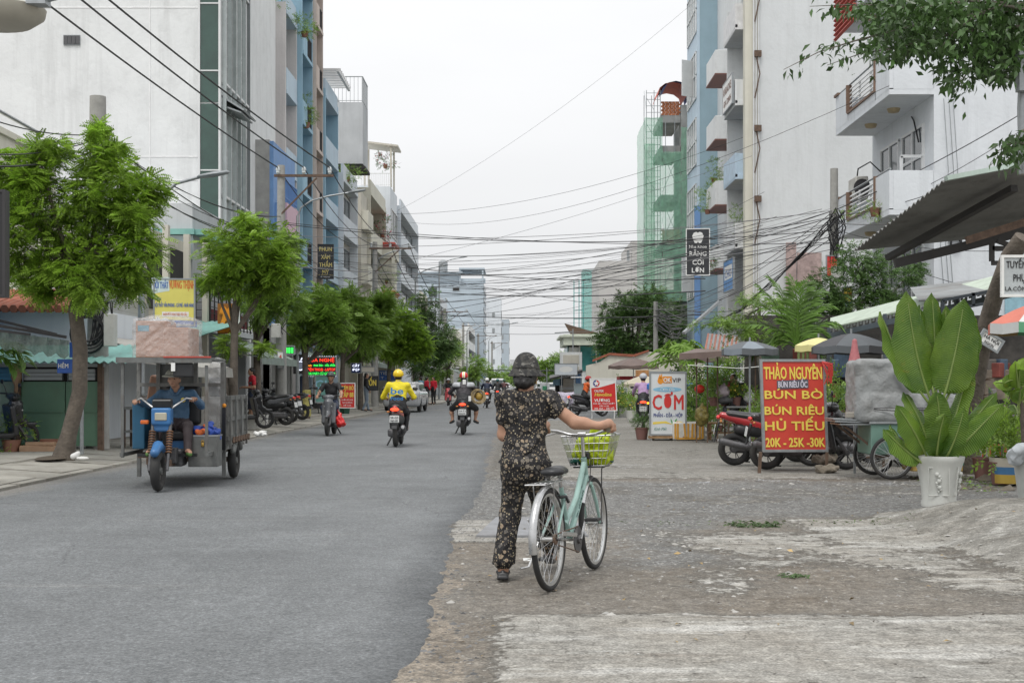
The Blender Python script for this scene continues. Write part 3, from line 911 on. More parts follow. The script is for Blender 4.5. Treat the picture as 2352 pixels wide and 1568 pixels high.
FRG = M('frame_grey',(.30,.32,.33),rough=.45,var=.08,metal=.3)
FRD = M('frame_dark',(.035,.033,.035),rough=.5)
STL = M('galvanised',(.36,.38,.39),rough=.42,metal=.7,var=.15,vs=12)
RST = M('rusty_steel',(.13,.085,.06),rough=.8,var=.4,vs=9)
TIN = M('tin_roof',(.26,.27,.27),rough=.6,metal=.3,var=.2,vs=2,dirt=.6,dcol=(.13,.09,.06))
TUR = M('tin_turquoise',(.20,.42,.38),rough=.6,var=.12,vs=2,dirt=.4,dcol=(.16,.20,.17))
TRD = M('tile_red',(.36,.12,.07),rough=.8,var=.2,vs=5)
SHT = M('shutter_grey',(.36,.37,.37),rough=.5,var=.1,metal=.2)
class Bd:
 def __init__(s,label,loc,cat='building',name='building',group=None):
  s.r = thing(name,label,cat,loc,0,group)
  s.off = -Vector(loc)
 def p(s,name,mb,mat,parent=None,smooth=None,fix=False):
  o = mb.build(name,mat,parent or s.r,smooth,fix=fix)
  if parent is None: o.location = s.off
  return o
 def box(s,name,x0,x1,y0,y1,z0,z1,mat,parent=None,b=0):
  return s.p(name,MB().box(((x0 + x1) / 2,(y0 + y1) / 2,(z0 + z1) / 2),(abs(x1 - x0),abs(y1 - y0),abs(z1 - z0)),b=b),mat,parent)
 def win(s,face,pos,a0,a1,z0,z1,fm=None,gm=None,nx=2,nz=1,t=.06,name='window',parent=None):
  fm = fm or FRW; gm = gm or GLS
  sg = 1 if face[1] == '+' else -1
  ax = face[0]
  def bx_(m,u0,u1,w0,w1,d0,d1):
   du = sorted((pos + sg * d0,pos + sg * d1))
   if ax == 'x': m.box(((du[0] + du[1]) / 2,(u0 + u1) / 2,(w0 + w1) / 2),(du[1] - du[0],u1 - u0,w1 - w0))
   else: m.box(((u0 + u1) / 2,(du[0] + du[1]) / 2,(w0 + w1) / 2),(u1 - u0,du[1] - du[0],w1 - w0))
  f = MB()
  for i in range(nx + 1):
   c = a0 + (a1 - a0) * i / nx; bx_(f,c - t / 2,c + t / 2,z0,z1,0,.07)
  for i in range(nz + 1):
   c = z0 + (z1 - z0) * i / nz; bx_(f,a0 - t / 2,a1 + t / 2,c - t / 2,c + t / 2,0,.065)
  o = s.p(name,f,fm,parent)
  g = MB(); bx_(g,a0,a1,z0,z1,-.02,.02)
  s.p('pane',g,gm,o)
  return o
 def rail(s,ax,pos,a0,a1,z,h=.95,mat=None,step=.14,name='railing',pos2=None):
  m = MB()
  def pt(a,zz): return (pos,a,zz) if ax == 'x' else (a,pos,zz)
  m.bar(pt(a0,z + h),pt(a1,z + h),.05); m.bar(pt(a0,z + .1),pt(a1,z + .1),.03)
  n = max(2,int(abs(a1 - a0) / step))
  for i in range(n + 1):
   a = a0 + (a1 - a0) * i / n
   m.bar(pt(a,z),pt(a,z + h),.022)
  return s.p(name,m,mat or FRD)
def shoprow(B,s,xf,y0,y1,gh=3.6,kind=0,sign=None):
 """street level of a house: dark shop inside real depth, pillars, shutter or goods, awning"""
 r = random.Random(int(y0 * 10) + kind)
 w = y1 - y0
 B.box('pillar',xf,xf + s * .3,y0,y0 + .28,0.1,gh,B.wall); B.box('pillar',xf,xf + s * .3,y1 - .28,y1,0.1,gh,B.wall)
 if kind % 3 == 0:
  m = MB()
  for i in range(22): m.box((xf + s * .36 + (i % 2) * .012,(y0 + y1) / 2,.2 + i * .145),(.03,w - .6,.14))
  B.p('shutter',m,SHT)
 elif kind % 3 == 1:
  B.win('x+' if s < 0 else 'x-',xf + s * .7,y0 + .3,y1 - .3,.12,2.7,FRG,GLS,4,1,.06,'glass_front')
 for i in range(6 if y0 < 100 else 0):
  h = r.uniform(.4,1.6); ww = r.uniform(.3,.8)
  B.p('shop_goods',MB().box((xf + s * r.uniform(.5,.9),y0 + .5 + (w - 1) * i / 5,.1 + h / 2),(ww,.5,h),b=.02),[M('goods%d' % (kind % 4),((.20,.17,.14),(.10,.13,.17),(.28,.24,.20),(.14,.08,.06))[kind % 4],var=.5,vs=3)])
 if kind % 2 == 0:
  m = MB(); n = 10; zf = min(2.55,gh - .6) + r.uniform(-.1,.2)
  for i in range(n):
   a = y0 + .1 + (w - .2) * i / n; b = y0 + .1 + (w - .2) * (i + 1) / n
   for q,(p0,p1) in enumerate((((0,0),(.9,-.28)),((.9,-.28),(1.7,-.62)))):
    m.add([(xf - s * p0[0],a,zf + .5 + p0[1]),(xf - s * p0[0],b,zf + .5 + p0[1]),(xf - s * p1[0],b,zf + .5 + p1[1] - .03 * (i % 2)),(xf - s * p1[0],a,zf + .5 + p1[1] - .03 * ((i + 1) % 2))],[(0,1,2,3)])
   m.add([(xf - s * 1.7,a,zf - .14),(xf - s * 1.7,b,zf - .14),(xf - s * 1.72,b,zf - .36),(xf - s * 1.72,a,zf - .36)],[(0,1,2,3)])
  for a in (y0 + .15,y1 - .15):
   m.bar((xf,a,zf + .05),(xf - s * 1.7,a,zf - .15),.03)
  B.p('awning',m,M('awning%d' % (kind % 3),((.38,.37,.34),(.12,.20,.32),(.22,.27,.24))[kind % 3],rough=.7,var=.15,dirt=.3))
def shophouse(label,s,xf,y0,y1,h,floors,wall,back,front,gh=3.7,dep=1.1,par='solid',kind=0,finm=None,glass=None,roofpar=True,body=16,rail=None,door=True):
 B = Bd(label,(xf + s * 3,(y0 + y1) / 2,0)); B.wall = wall
 B.box('wall',xf + s * dep,xf + s * body,y0,y1,0,h,wall)
 fm = finm or front
 fh = (h - gh) / floors
 for y in (y0 + .07,y1 - .07):
  B.box('side_fin',xf,xf + s * (dep - .003),y - .07,y + .07,gh + .003,h + .3,fm)
 for i in range(floors + 1):
  z = gh + fh * i
  B.box('floor_slab',xf - s * .04,xf + s * (dep - .005),y0 + .145,y1 - .145,z - .16,z,front)
  if i < floors:
   if par == 'solid': B.box('parapet',xf - s * .02,xf + s * .1,y0 + .15,y1 - .15,z + .002,z + .95,front)
   elif par == 'half':
    B.box('parapet',xf - s * .02,xf + s * .1,y0 + .15,y0 + (y1 - y0) * .45,z + .002,z + .95,front)
    B.rail('x',xf + s * .04,y0 + (y1 - y0) * .45,y1 - .15,z,1.0,rail)
   elif par == 'rail': B.rail('x',xf + s * .04,y0 + .15,y1 - .15,z,1.0,rail)
   elif par == 'glass':
    B.win('x+' if s < 0 else 'x-',xf + s * .05,y0 + .15,y1 - .15,z,z + fh - .2,FRW,GLL,4,2,.07)
   if door and par != 'glass':
    B.box('back_wall',xf + s * (dep - .04),xf + s * (dep - .003),y0 + .15,y1 - .15,z + .01,z + fh - .17,back)
    B.win('x+' if s < 0 else 'x-',xf + s * (dep - .05),y0 + .5,y1 - .6,z + .05,z + 2.3,FRG,glass or GLS,3,1,.06,'balcony_door')
 if roofpar: B.box('roof_parapet',xf + s * .02,xf + s * .15,y0 + .15,y1 - .15,h + .002,h + .8,front)
 shoprow(B,s,xf,y0,y1,gh - .2,kind)
 return B
def plants(B_or_none,label,c,r,n=120,size=.16,mat=None,group=None,flowers=None,cat='plant',name='balcony_plant'):
 root = thing(name,label,cat,c,0,group)
 pts,dr = crown_points([((0,0,r[2] * .9),r)],n,.3,10,.3)
 k = len(pts)
 dr = dr + NR.normal(size=(k,3)) * .5
 tv,tf = t_spray(6)
 scatter('foliage',tv,tf,pts,rot_from(dr,NR.normal(size=k)),size * NR.uniform(.7,1.3,k),mat or LF3,root)
 MB().lathe([(.12,0),(.17,.25),(.15,.25),(.13,.22)],n=10).build('pot',M('pot_clay',(.25,.12,.08),var=.2),root,40)
 if flowers:
  k2 = max(4,k // 4); i = NR.choice(k,k2)
  tv,tf = t_leaf(.9,.2)
  stuff(scatter('flowers',tv,tf,pts[i] + NR.normal(size=(k2,3)) * .05,rot_from(NR.normal(size=(k2,3)),NR.normal(size=k2)),size * .55 * np.ones(k2),flowers,root))
 return root
LF1 = M('leaf_bright',(.215,.35,.04),rough=.5,var=.62,vs=2.3,sub=.35,island=.35)  # strong tone noise paints crown highlights and dark inner gaps into the leaves
LF2 = M('leaf_mid',(.20,.325,.055),rough=.5,var=.4,vs=.9,sub=.3,island=.35)
LF3 = M('leaf_dark',(.09,.17,.042),rough=.5,var=.4,vs=.8,sub=.25,island=.4)
LF4 = M('leaf_glossy',(.060,.118,.032),rough=.32,var=.35,vs=1.5,sub=.22,island=.4)
FLR = M('flower_red',(.45,.05,.09),rough=.6,var=.3)
B = Bd('huge blank white painted side wall with green glass strip and vents',(-16,52,0)); B.wall = WH
m = MB().box((-20.35,49.8,15.1),(20.3,10.2,23.8))
m.box((-21.2,49.8,1.6),(18.6,10.2,3.2))
B.p('wall',m,WH)
for z in (20.75,21.65,14.2,15.0,8.3,9.1):
 B.box('groove',-30,-10.96,44.685,44.71,z - .018,z + .018,M('groove_white',(.80,.80,.80)))
for x in (-12.6,-20.2): B.box('groove',x - .012,x + .012,44.68,44.71,4.2,27,MC['groove_white'])
v = B.box('vent',-15.55,-15.1 + .12,44.66,44.72,12.3 + .6,12.65 + .6,FRG)
for i in range(4): B.box('vent_block',-15.53 + i * .138,-15.41 + i * .138,44.63,44.67,12.93,13.22,M('vent_dark',(.09,.09,.095)),v)
for i,(z0,z1) in enumerate([(3.9,6.3),(6.36,8.6),(8.66,10.9),(10.96,12.0),(12.06,14.3),(14.36,16.4),(16.46,18.9),(18.96,21),(21.06,23.6),(23.66,27)]):
 o = B.box('strip_pane',-10.86,-10.24,44.66,44.75,z0,z1,GLG)
m = MB()
for x in (-10.90,-10.2): m.box((x,44.68,15.4),(.07,.16,23.2))
for z in (6.33,8.63,12.03,14.33,16.43,18.93,21.03): m.box((-10.55,44.655,z),(.66,.05,.045))
B.p('strip_frame',m,FRW)
for i in range(6):
 z0 = 3.9 + i * 3.9
 for j in range(5):
  y0 = 44.9 + j * .80
  B.box('glass_panel',-10.22,-10.16,y0,y0 + .75,z0,z0 + 3.8,GLG if (j == 4 or (i + j) % 5 == 3) else M('panel_pale',(.62,.65,.64),rough=.25,var=.08))
 if i in (1,3,5):
  o = B.p('open_window',MB().box((-9.85,45.9,z0 + 3.2),(1.0,2.0,.06),(0,.55,0)).box((-9.95,45.9,z0 + 3.02),(.9,1.9,.05),(0,.35,0)),FRG)
FIN = M('fin_grey',(.40,.44,.44),rough=.5)
for j in range(6): B.box('facade_fin',-10.14,-10.02,44.84 + j * .80,44.89 + j * .80,3.7,27,FIN if j < 5 else FRG)
for i in range(7): B.box('facade_band',-10.18,-10.05,44.9,48.9,3.82 + i * 3.9,3.9 + i * 3.9,FRW)
B.p('canopy',MB().box((-11.6,44.3,5.9 + .2),(2.9,.7,.5)),FRG)
B.box('window',-12.9,-11.75,44.6,44.7,4.3,5.5,DRK)
shoprow(B,-1,-10.2,44.8,49.9,3.5,1)
B = Bd('low weathered concrete house with royal blue front and pink sign panel',(-12,53,0)); B.wall = CON
B.box('wall',-9.65,-20,50.7,55.6,0,10.8,CON)
B.box('blue_front',-9.50,-9.65,50.72,55.6,3.6,10.75,DBL)
B.box('pink_panel',-9.28,-9.48,52.4,55.5,5.0,8.6,PNK)
for i in range(3): B.box('blue_rib',-9.38,-9.50,51 + i * .5,51.1 + i * .5,3.7,8.4,DBL)
B.rail('x',-9.4,52.4,55.5,8.75,.8,DBL)
shoprow(B,-1,-9.6,50.7,55.6,3.5,2)
B = shophouse('tall house with pinkish white cracked side wall and recessed pale balconies',-1,-9.97,56,58.9,17.4,4,WHP,PBL,PBL,par='solid',kind=3,finm=WHP)
m = MB()
for a,b in (((-10.6,15.6),(-11.6,15.2)),((-11.6,15.2),(-11.9,14.1)),((-11.9,14.1),(-11.3,13.2)),((-11.3,13.2),(-10.5,13.6)),((-11.2,10.2),(-10.4,10.0)),((-11.9,10.9),(-11.2,10.2))):
 m.bar((a[0],55.995,a[1]),(b[0],55.995,b[1]),.018,.01)
B.p('wall_crack',m,M('crack',(.30,.28,.27)))
B = shophouse('tall light blue house with dark balcony rails beside the pinkish wall',-1,-9.75,58.95,62,19.6,5,PBL,BLU,BLU,par='half',kind=4)
B = shophouse('narrow peach coloured house with stained white balcony fronts',-1,-9.6,62.05,64.3,21.5,6,PEA,BEI,PEA,par='half',kind=5)
B = shophouse('blue and white house with solid balconies and pergola roof',-1,-9.5,64.4,69,15.6,4,PBL,BLU,PBL,par='solid',kind=1,finm=BLU)
m = MB()
for i in range(8): m.box((-9.9,64.8 + i * .55,16.9),(2.2,.12,.1))
m.box((-8.9,66.6,16.78),(.12,4.4,.14)); m.box((-10.9,66.6,16.1),(.12,4.4,1.4))
B.p('pergola',m,FRW)
B = shophouse('cream white house with blank boxy front and small windows',-1,-9.25,69.1,75.4,12.2,3,CRM,BEI,WHB,par='solid',kind=2,dep=.5)
B = Bd('tall grey house with railed roof terrace and dark overhang',(-13,79,0)); B.wall = GRY
B.box('wall',-9.2,-24,76.5,79.6,0,12.6,BEI)
m = MB().box((-12.2,77.8,16.0),(6.2,2.6,3.6)).box((-13.2,80.6,17.4),(4,3,3.2))
B.p('upper_wall',m,GRY)
B.p('overhang',MB().box((-10.6,77.2,13.9),(3.4,2.6,.16)),DRK)
B.rail('y',76.55,-12.6,-9.15,17.8,1.5,FRG,.22); B.rail('x',-9.12,76.55,79.1,17.8,1.5,FRG,.22)
for i in range(3): B.box('balcony',-8.8,-9.2,76.7,79.4,4 + i * 3.2,5.1 + i * 3.2,CRM)
shoprow(B,-1,-9.2,76.5,79.6,3.5,3)
B = shophouse('plain cream four storey house between grey tower and plant roof',-1,-9.0,79.7,89,13.0,3,CRM,BEI,CRM,par='solid',kind=0)
B = Bd('pale blue grey house with planted roof shelter',(-14,95,0)); B.wall = WHB
B.box('wall',-8.8,-24,90,95,0,14.9,WHB)
for i in range(4): B.win('x+',-8.79,90.4,94.6,2.6 + i * 3,4.4 + i * 3,FRW,GLS,3,1)
m = MB().box((-9.6,91.5,17.9),(2.6,2.6,.12),(0,.12,0))
for y in (90.4,92.6):
 for x in (-10.6,-8.8): m.box((x,y,16.4),(.12,.12,3))
B.p('roof_shelter',m,BEI); B.rail('y',90.05,-10.8,-8.8,14.9,.9,FRW)
shoprow(B,-1,-8.8,90,95,3.4,4)
B = Bd('cream balcony house with red bands and flowering roof',(-10,93,0)); B.wall = CRM
B.box('wall',-8.35,-12,86.9,89.9,0,10.6,CRM)
for z in (4.2,7.4,10.6):
 B.p('red_band',MB().box((-8.9,88.3,z),(1.5,3.4,.22),b=.05).box((-8.9,88.3,z - .2),(1.3,3.2,.2)),RED)
 B.box('balcony',-8.2,-9.6,86.75,89.9,z - .95,z - .3,CRM)
for x in (-8.3,-9.5): B.box('column',x - .1,x + .1,86.7,86.9,3,10.4,CRM)
shoprow(B,-1,-8.2,87,90,3.3,5)
B = shophouse('plain light grey house past the flowering balcony',-1,-8.55,95.2,112,14.0,4,WHB,GRY,WHB,par='solid',kind=1,dep=.6)
B.p('roof_box',MB().box((-11.2,96.5,14.9),(2,2,1.8)),WHB)
B.p('brick_patch',MB().box((-10.3,95.15,14.3),(1.0,.06,.6)),M('brick_far',(.36,.15,.10),var=.3,vs=9))
B = Bd('big blue grey windowless side wall with open roof terrace far down the street',(-12,208,0)); B.wall = BGW
B.box('wall',-5.3,-22,200,216,0,16.6,BGW)
m = MB().box((-7.1,206,18.9),(3.9,12,.25)).box((-5.42,200.2,17.7),(.25,.3,2.2)).box((-8.9,200.2,17.7),(.25,.3,2.2)).box((-6.9,200.3,17.0),(3.8,.1,.8))
m.box((-12.3,203,17.4),(6.4,5,1.6)).box((-12,201,18.3),(7,3,.18))
B.p('roof_terrace',m,BGW)
B.win('y-',199.98,-13.6,-12.4,14.5,16,FRG,GLS); B.win('y-',199.98,-10,-9,15.5,16,FRG,DRK,1)
B.p('water_tank',MB().lathe([(.7,0),(.7,1.6),(.3,1.9),(0,1.95)],(-11.6,202,18.5),12).box((-11.6,202,18.2),(1.6,1.6,.7)),STL,smooth=40)
for z in np.arange(1.5,16,1.6): B.box('window_band',-5.32,-5.22,200.5,215.5,z - .25,z + .25,GLS)
for (x0,x1,d,h,mt,lb) in ((-6.2,-3.3,252,17.8,WHB,'narrow white block just past the big blue grey wall'),(-5,-2.0,290,15.5,BGW,'slim grey blue block with balconies at the street end'),
 (-14,-5.2,330,9.0,WHB,'distant low white row beyond the trees'),(-2.6,-1.0,420,9.0,GRY,'tiny grey block where the street vanishes')):
 B = Bd(lb,((x0 + x1) / 2,d,0)); B.box('wall',x0,x1,d,d + 10,0,h,mt)
 for z in np.arange(2,h - 1,3):
  for k in range(3): B.box('window',x1,x1 + .07,d + .8 + k * 3,d + 2.4 + k * 3,z,z + 1.3,GLS)
  B.box('window',(x0 + x1) / 2 - .25,(x0 + x1) / 2 + .25,d - .06,d - .003,z + .1,z + 1.0,FRG)
far = [(113,122,8.6,CRM),(123,133,7.4,GRY),(134,148,9.5,WHB),(149,170,7.0,CRM),(172,198,8.5,WH)]
for i,(a,b,h,mt) in enumerate(far):
 xf = FX((a + b) / 2)
 B = shophouse(['cream low house right after the plain light grey one','small grey house with tin front in the left row','pale blue house half hidden by street trees','long cream house before the blue grey block','white house at the foot of the blue grey block'][i],-1,xf,a,b,h,2,mt,BEI,mt,par='solid',kind=i,dep=.7)
B = Bd('green sheet metal gates and shed wall with blue louvre vents',(-10,24.5,.126),'shed','green_shed')
GRN = M('paint_green',(.105,.205,.135),rough=.6,var=.14,vs=1.2,dirt=.35,dcol=(.10,.13,.09))
GR2 = M('paint_greygreen',(.16,.23,.19),rough=.6,var=.14,vs=1.2,dirt=.4,dcol=(.12,.14,.11))
BLV = M('louvre_blue',(.03,.17,.30),rough=.5,var=.15)
for i,(x0,x1,mt) in enumerate(((-11.9,-10.5,GR2),(-10.48,-9.22,GR2),(-9.12,-8.32,GRN),(-8.30,-7.72,GRN))):
 g = B.box('gate_leaf',x0,x1,23.98,24.06,.2,1.38,mt)
 B.box('rail_bar',x0,x1,23.95,23.98,.82,.85,mt,g)
 for z in (1.44,1.51,1.58): B.box('louvre',x0 + .05,x1 - .05,23.97,24.05,z - .03,z + .03,BLV if x0 < -9.2 else FRG,g)
 B.box('vent_dark',x0,x1,24.08,24.12,1.38,1.65,BLV if x0 < -9.2 else DRK,g)
B.box('post',-9.21,-9.13,23.94,24.05,.1,1.72,RST); B.box('post',-7.71,-7.62,23.94,24.05,.1,1.72,RST)
B.box('lintel',-12,-7.6,23.96,24.06,1.65,1.71,FRG)
def corr(x0,x1,y0,y1,z0,z1,n,amp=.025,axis='x',along='y'):
 """corrugated sheet: ribs run along y, slope along y"""
 m = MB(); k = n * 4; vs = []
 for j in range(2):
  for i in range(k + 1):
   x = x0 + (x1 - x0) * i / k; z = (z0,z1)[j] + amp * math.sin(i / 4 * 2 * math.pi)
   vs.append((x,(y0,y1)[j],z))
 t = len(vs); vs += [(a,b,c - .006) for a,b,c in vs]
 fs = []
 for i in range(k):
  fs.append((i,i + 1,k + 2 + i,k + 1 + i)); fs.append((t + i,t + k + 1 + i,t + k + 2 + i,t + i + 1)); fs.append((i,t + i,t + i + 1,i + 1))
 return m.add(vs,fs)
B.p('roof',corr(-12.2,-7.0,23.4,26.5,1.73,2.12,34),TUR,smooth=50)
B.p('hanging_rag',MB().lathe([(.02,0),(.09,-.1),(.10,-.3),(.04,-.45),(.05,-.6),(0,-.62)],(-9.17,23.88,1.75),7),M('rag',(.25,.16,.10),var=.4),smooth=80)
B = Bd('white washed house with red tile roof behind the green shed',(-11,28,0),'house','small_house'); B.wall = WHB
B.box('wall',-14,-8.9,27,33,0,2.9,WHB)
m = MB()
for i in range(30):
 x = -14.2 + i * .18
 B.p('roof_tile',MB().tube([(x,26.5,2.86),(x,28.8,3.35)],.09,6),TRD,smooth=60)
B.wall = WHB; shoprow(B,-1,-8.85,27.2,32.8,2.3,6)
B = Bd('two storey beige house with open dark upper floor behind the striped rider cart',(-11,35,0),'house','small_house'); B.wall = BEI
B.box('wall',-15,-9.6,33.2,38,0,5.4,BEI)
B.box('balcony',-8.9,-9.6,33.2,38,2.9,3.05,BEI)
for y in (33.5,35.6,37.7): B.box('column',-8.95,-9.1,y - .1,y + .1,0.1,5.4,BEI)
B.box('room_shade_sheet',-9.58,-9.62 + .03,33.8,37.4,3.3,5.1,DRK)  # thin near-black sheet on the wall imitates the shade of an open room
shoprow(B,-1,-9.3,33.2,38,2.8,1)
B.p('roof',corr(-12,-7.9,32.6,38,2.55,3.15,24),TUR,smooth=50)
B = Bd('narrow house front with teal topped sign band and black lattice upper balcony',(-11,41,0),'house','small_house'); B.wall = GRY
B.box('wall',-16,-9.5,38.1,44.4,0,6.6,GRY)
B.p('teal_band',MB().box((-10.6,38.0,5.75),(2.4,.25,.16)).box((-9.3,41,5.75),(.3,6,.16)),TUR)
B.p('glass_band',MB().box((-10.6,38.02,5.3),(2.3,.12,.7)),GLL)
m = MB()
for i in range(12): m.bar((-9.0,38.2 + i * .52,3.0),(-9.0,38.2 + i * .52,4.5),.035)
for i in range(9): m.bar((-9.0,38.1,3.05 + i * .18),(-9.0,44.2,3.05 + i * .18),.022)
for i in range(9): m.bar((-10.6 + i * .2,38.1,3.0),(-10.6 + i * .2,38.1,4.5),.035)
for i in range(7): m.bar((-10.6,38.1,3.05 + i * .22),(-9.0,38.1,3.05 + i * .22),.022)
B.p('lattice',m,FRD)
B.p('balcony',MB().box((-9.6,41.2,2.92),(1.3,6.4,.16)),GRY)
m = MB()
for i in range(4): m.box((-9.12,38.9 + i * 1.4,3.35),(.1,1.1,.4))
B.p('red_panel',m,M('dark_red',(.20,.03,.04)))
shoprow(B,-1,-9.2,38.1,44.4,2.8,2)
B = Bd('cream house corner with rounded roof rail at the upper left',(-9.7,21,0),'house','corner_house')
prof = []
for i in range(9):
 a = math.pi / 2 * i / 8
 prof.append((-9.45 + .9 * math.sin(a) - .9 + .35,19.9 + .9 - .9 * math.cos(a)))
poly = [(-14,19.9)] + prof + [(-8.9 - .3,26),(-14,26)]
def off(pl,d): return [(x + (d if x > -13 else 0),y - (d if y < 25 else 0)) for x,y in pl]
B.p('wall',MB().prism(poly,4.6,5.75),CRM,fix=True)
B.p('coping',MB().prism(off(poly,.06),5.75,5.86),CRM,fix=True)
m = MB(); rp = [(-13,19.95,6.15)] + [(x,y,6.15) for x,y in prof] + [(-9.2,25,6.15)]
m.tube(rp,.035,6)
for p_ in rp[1::3]: m.bar((p_[0],p_[1],5.8),p_,.04)
B.p('railing',m,STL,smooth=50)
B.box('column',-9.75,-9.55,20.05,20.3,0,4.6,CRM)
B.box('lower_wall',-14,-10.4,21.5,26,0.1,4.6,M('blue_tarp',(.03,.20,.46),rough=.5,var=.25,bump=.6,bs=4))
# ================================================================== RIGHT SIDE
B = Bd('vast blank pale grey side wall above the market stalls',(22,70,0)); B.wall = WH
B.box('wall',12,42,65,80,0,30,M('plaster_palegrey',(.66,.68,.685),rough=.9,var=.05,vs=.3,streak=.35,dirt=.2,dcol=(.44,.45,.44),bump=.1,bs=6))
m = MB()
for z in (12.2,14.2): pass
for i in range(3): m.tube([(11.95 - .12 * i,64.9,2),(11.95 - .12 * i,64.9,28)],.045,6)
B.p('drain_pipe',m,FRW,smooth=50)
B.p('glass_screen',MB().box((14.4,64.6,7.0),(1.2,.1,1.6)).box((13.5,64.6,7.1),(.5,.1,2.4)),M('screen',(.40,.30,.28),var=.3))
B = Bd('white balcony house with signboards and a cream edge column on the right',(15,70,0)); B.wall = WH
B.box('wall',12.25,24,65.2,77.8,0,30,WH)
B.box('cream_column',11.3,12.24,65.02,65.6,0,30,CRM)
B.box('cream_column',11.7,12.24,65.63,66.6,0,30,BEI)
B.box('pilaster',11.9,12.24,69.5,71.4,0,24,WH)
B.box('side_fin',11.1,12.24,69.3,69.48,3,21,WH)
for i,z in enumerate((8.1,11.6,15.3,19.1,22.8)):
 B.p('balcony',MB().box((11.65,67.4,z + .12),(1.5,3.7,.24)).box((10.95,67.4,z + .7),(.12,3.7,1.2)).box((11.6,65.65,z + .7),(1.3,.12,1.2)),[WH,M('sign_paleblue',(.45,.57,.68),var=.12,vs=2),WH,M('sign_white',(.66,.66,.66)),M('sign_greenish',(.5,.62,.45),var=.2)][i])
 B.win('x-',12.24,66.2,69,z + .3,z + 2.4,FRG,GLS,3,1,.06,'balcony_door')
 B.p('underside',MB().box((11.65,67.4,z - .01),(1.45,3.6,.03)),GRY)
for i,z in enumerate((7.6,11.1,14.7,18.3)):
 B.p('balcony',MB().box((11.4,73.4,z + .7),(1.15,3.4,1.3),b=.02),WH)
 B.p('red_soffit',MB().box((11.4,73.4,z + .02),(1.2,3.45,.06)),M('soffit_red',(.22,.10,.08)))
for z in (10.5,14,17.7,21.5):
 B.p('pipe_cluster',MB().box((11.9,64.86,z),(.35,.2,.3)).tube([(11.8,64.85,z),(12.0,64.8,z - 1),(11.75,64.85,z - 2.2)],.03,5),RST)
def board(label,c,w,h,right,up=(0,0,1),t=.08,face=None,edge=None,cat='sign',name='signboard',z0=None,group=None):
 """flat box sign, centre c, facing right x up"""
 root = thing(name,label,cat,c,0,group)
 rv = Vector(right).normalized(); uv = Vector(up).normalized(); nv = rv.cross(uv)
 Rm = Matrix((rv,uv,nv)).transposed()
 MB().box((0,0,0),(w,h,t),Rm).build('panel',face,root)
 m = MB()
 e = .03 + .01 * w
 for sx,sy,ww,hh in ((0,1,w + e,e),(0,-1,w + e,e),(1,0,e,h - e),(-1,0,e,h - e)):
  m.box(Rm @ Vector((sx * w / 2,sy * h / 2,0)),(ww,hh,t + .03),Rm)
 m.build('frame',edge or FRG,root)
 def wr(s,x,y,height,mat,width=None,bold=.01,**k):   # x,y from the centre, y = baseline
  return text(s,root,mat,rv * x + uv * y + nv * (t / 2 + .004),rv,uv,width,height,bold,**k)
 def patch(pts,mat,z=.003,name='print'):
  me = MB().add([rv * p[0] + uv * p[1] + nv * (t / 2 + z) for p in pts],[tuple(range(len(pts)))])
  return me.build(name,mat,root)
 return root,wr,patch,(rv,uv,nv)
YEL = M('print_yellow',(.80,.62,.10),rough=.5,var=.04); WHT = M('print_white',(.78,.78,.76),rough=.5,var=.04)
BLK = M('print_black',(.02,.02,.022),rough=.5); PRD = M('print_red',(.62,.035,.03),rough=.45,var=.05)
PBU = M('print_blue',(.04,.12,.40),rough=.5); PGN = M('print_green',(.10,.35,.10)); PGD = M('print_gold',(.62,.50,.18),rough=.45); CHR = M('sign_charcoal',(.035,.037,.042),rough=.5)
ORG = M('print_orange',(.75,.28,.02),rough=.5,var=.06)
r_,wr,pa_,_ = board('blue shop banner hung on the lowest white balcony',(10.85,67.2,6.9),3.0,1.6,(0,-1,0),face=M('banner_blue',(.12,.28,.55),var=.25,vs=3))
pa_([(-1.2,-.2),(1.2,-.2),(1.2,.5),(-1.2,.5)],WHT)
wr('CHO',0,-.1,.4,PBU,2.0,.02)
r_,wr,pa_,_ = board('white banner with brown lettering on an upper white balcony',(10.8,67.2,16.2),3.0,1.5,(0,-1,0),face=WHT)
wr('KARAOKE',0,.1,.4,M('print_brown',(.22,.10,.06)),2.5,.02); wr('GIA DINH',0,-.5,.32,MC['print_brown'],2.3,.02)
r_,wr,pa_,_ = board('black dental signboard with white tooth over the white balconies',P(1603,579,60),1.06,2.12,(1,-.12,0),face=CHR,edge=WHT,t=.14)
tooth = [(-.19,.88),(-.08,.92),(0,.88),(.08,.92),(.19,.88),(.26,.74),(.22,.58),(.15,.42),(.06,.40),(.0,.47),(-.06,.40),(-.15,.42),(-.22,.58),(-.26,.74)]
pa_(tooth,WHT,name='tooth_emblem')
wr('Nha Khoa',0,.18,.14,WHT,.80,.012); wr('RĂNG',0,-.18,.22,WHT,.76,.03); wr('CỐI',0,-.58,.22,WHT,.50,.03); wr('LỚN',0,-.94,.22,WHT,.54,.03)
B = Bd('narrow blue house with white framed street windows',(14,81,0)); B.wall = TEA
B.box('wall',10.95,20,78.6,83.5,0,30,TEA)
B.box('pale_front',10.8,10.94,78.62,83.4,3,30,PBL)
for i in range(6): B.win('x-',10.79,79,83,6.6 + i * 4,9.4 + i * 4,FRW,GLL,4,2,.07)
for i in (0,3): B.p('open_sash',MB().box((10.4,80,8 + i * 4),(.9,.06,2.2),.5),FRW)
B.box('blue_side',10.6,10.94,78.4,78.58,3,12,DBL)
NET = M('safety_net',(.26,.54,.37),rough=.8,var=.2,vs=3,alpha=.50)
NE2 = M('safety_net_teal',(.10,.42,.36),rough=.8,var=.25,vs=3,alpha=.5)
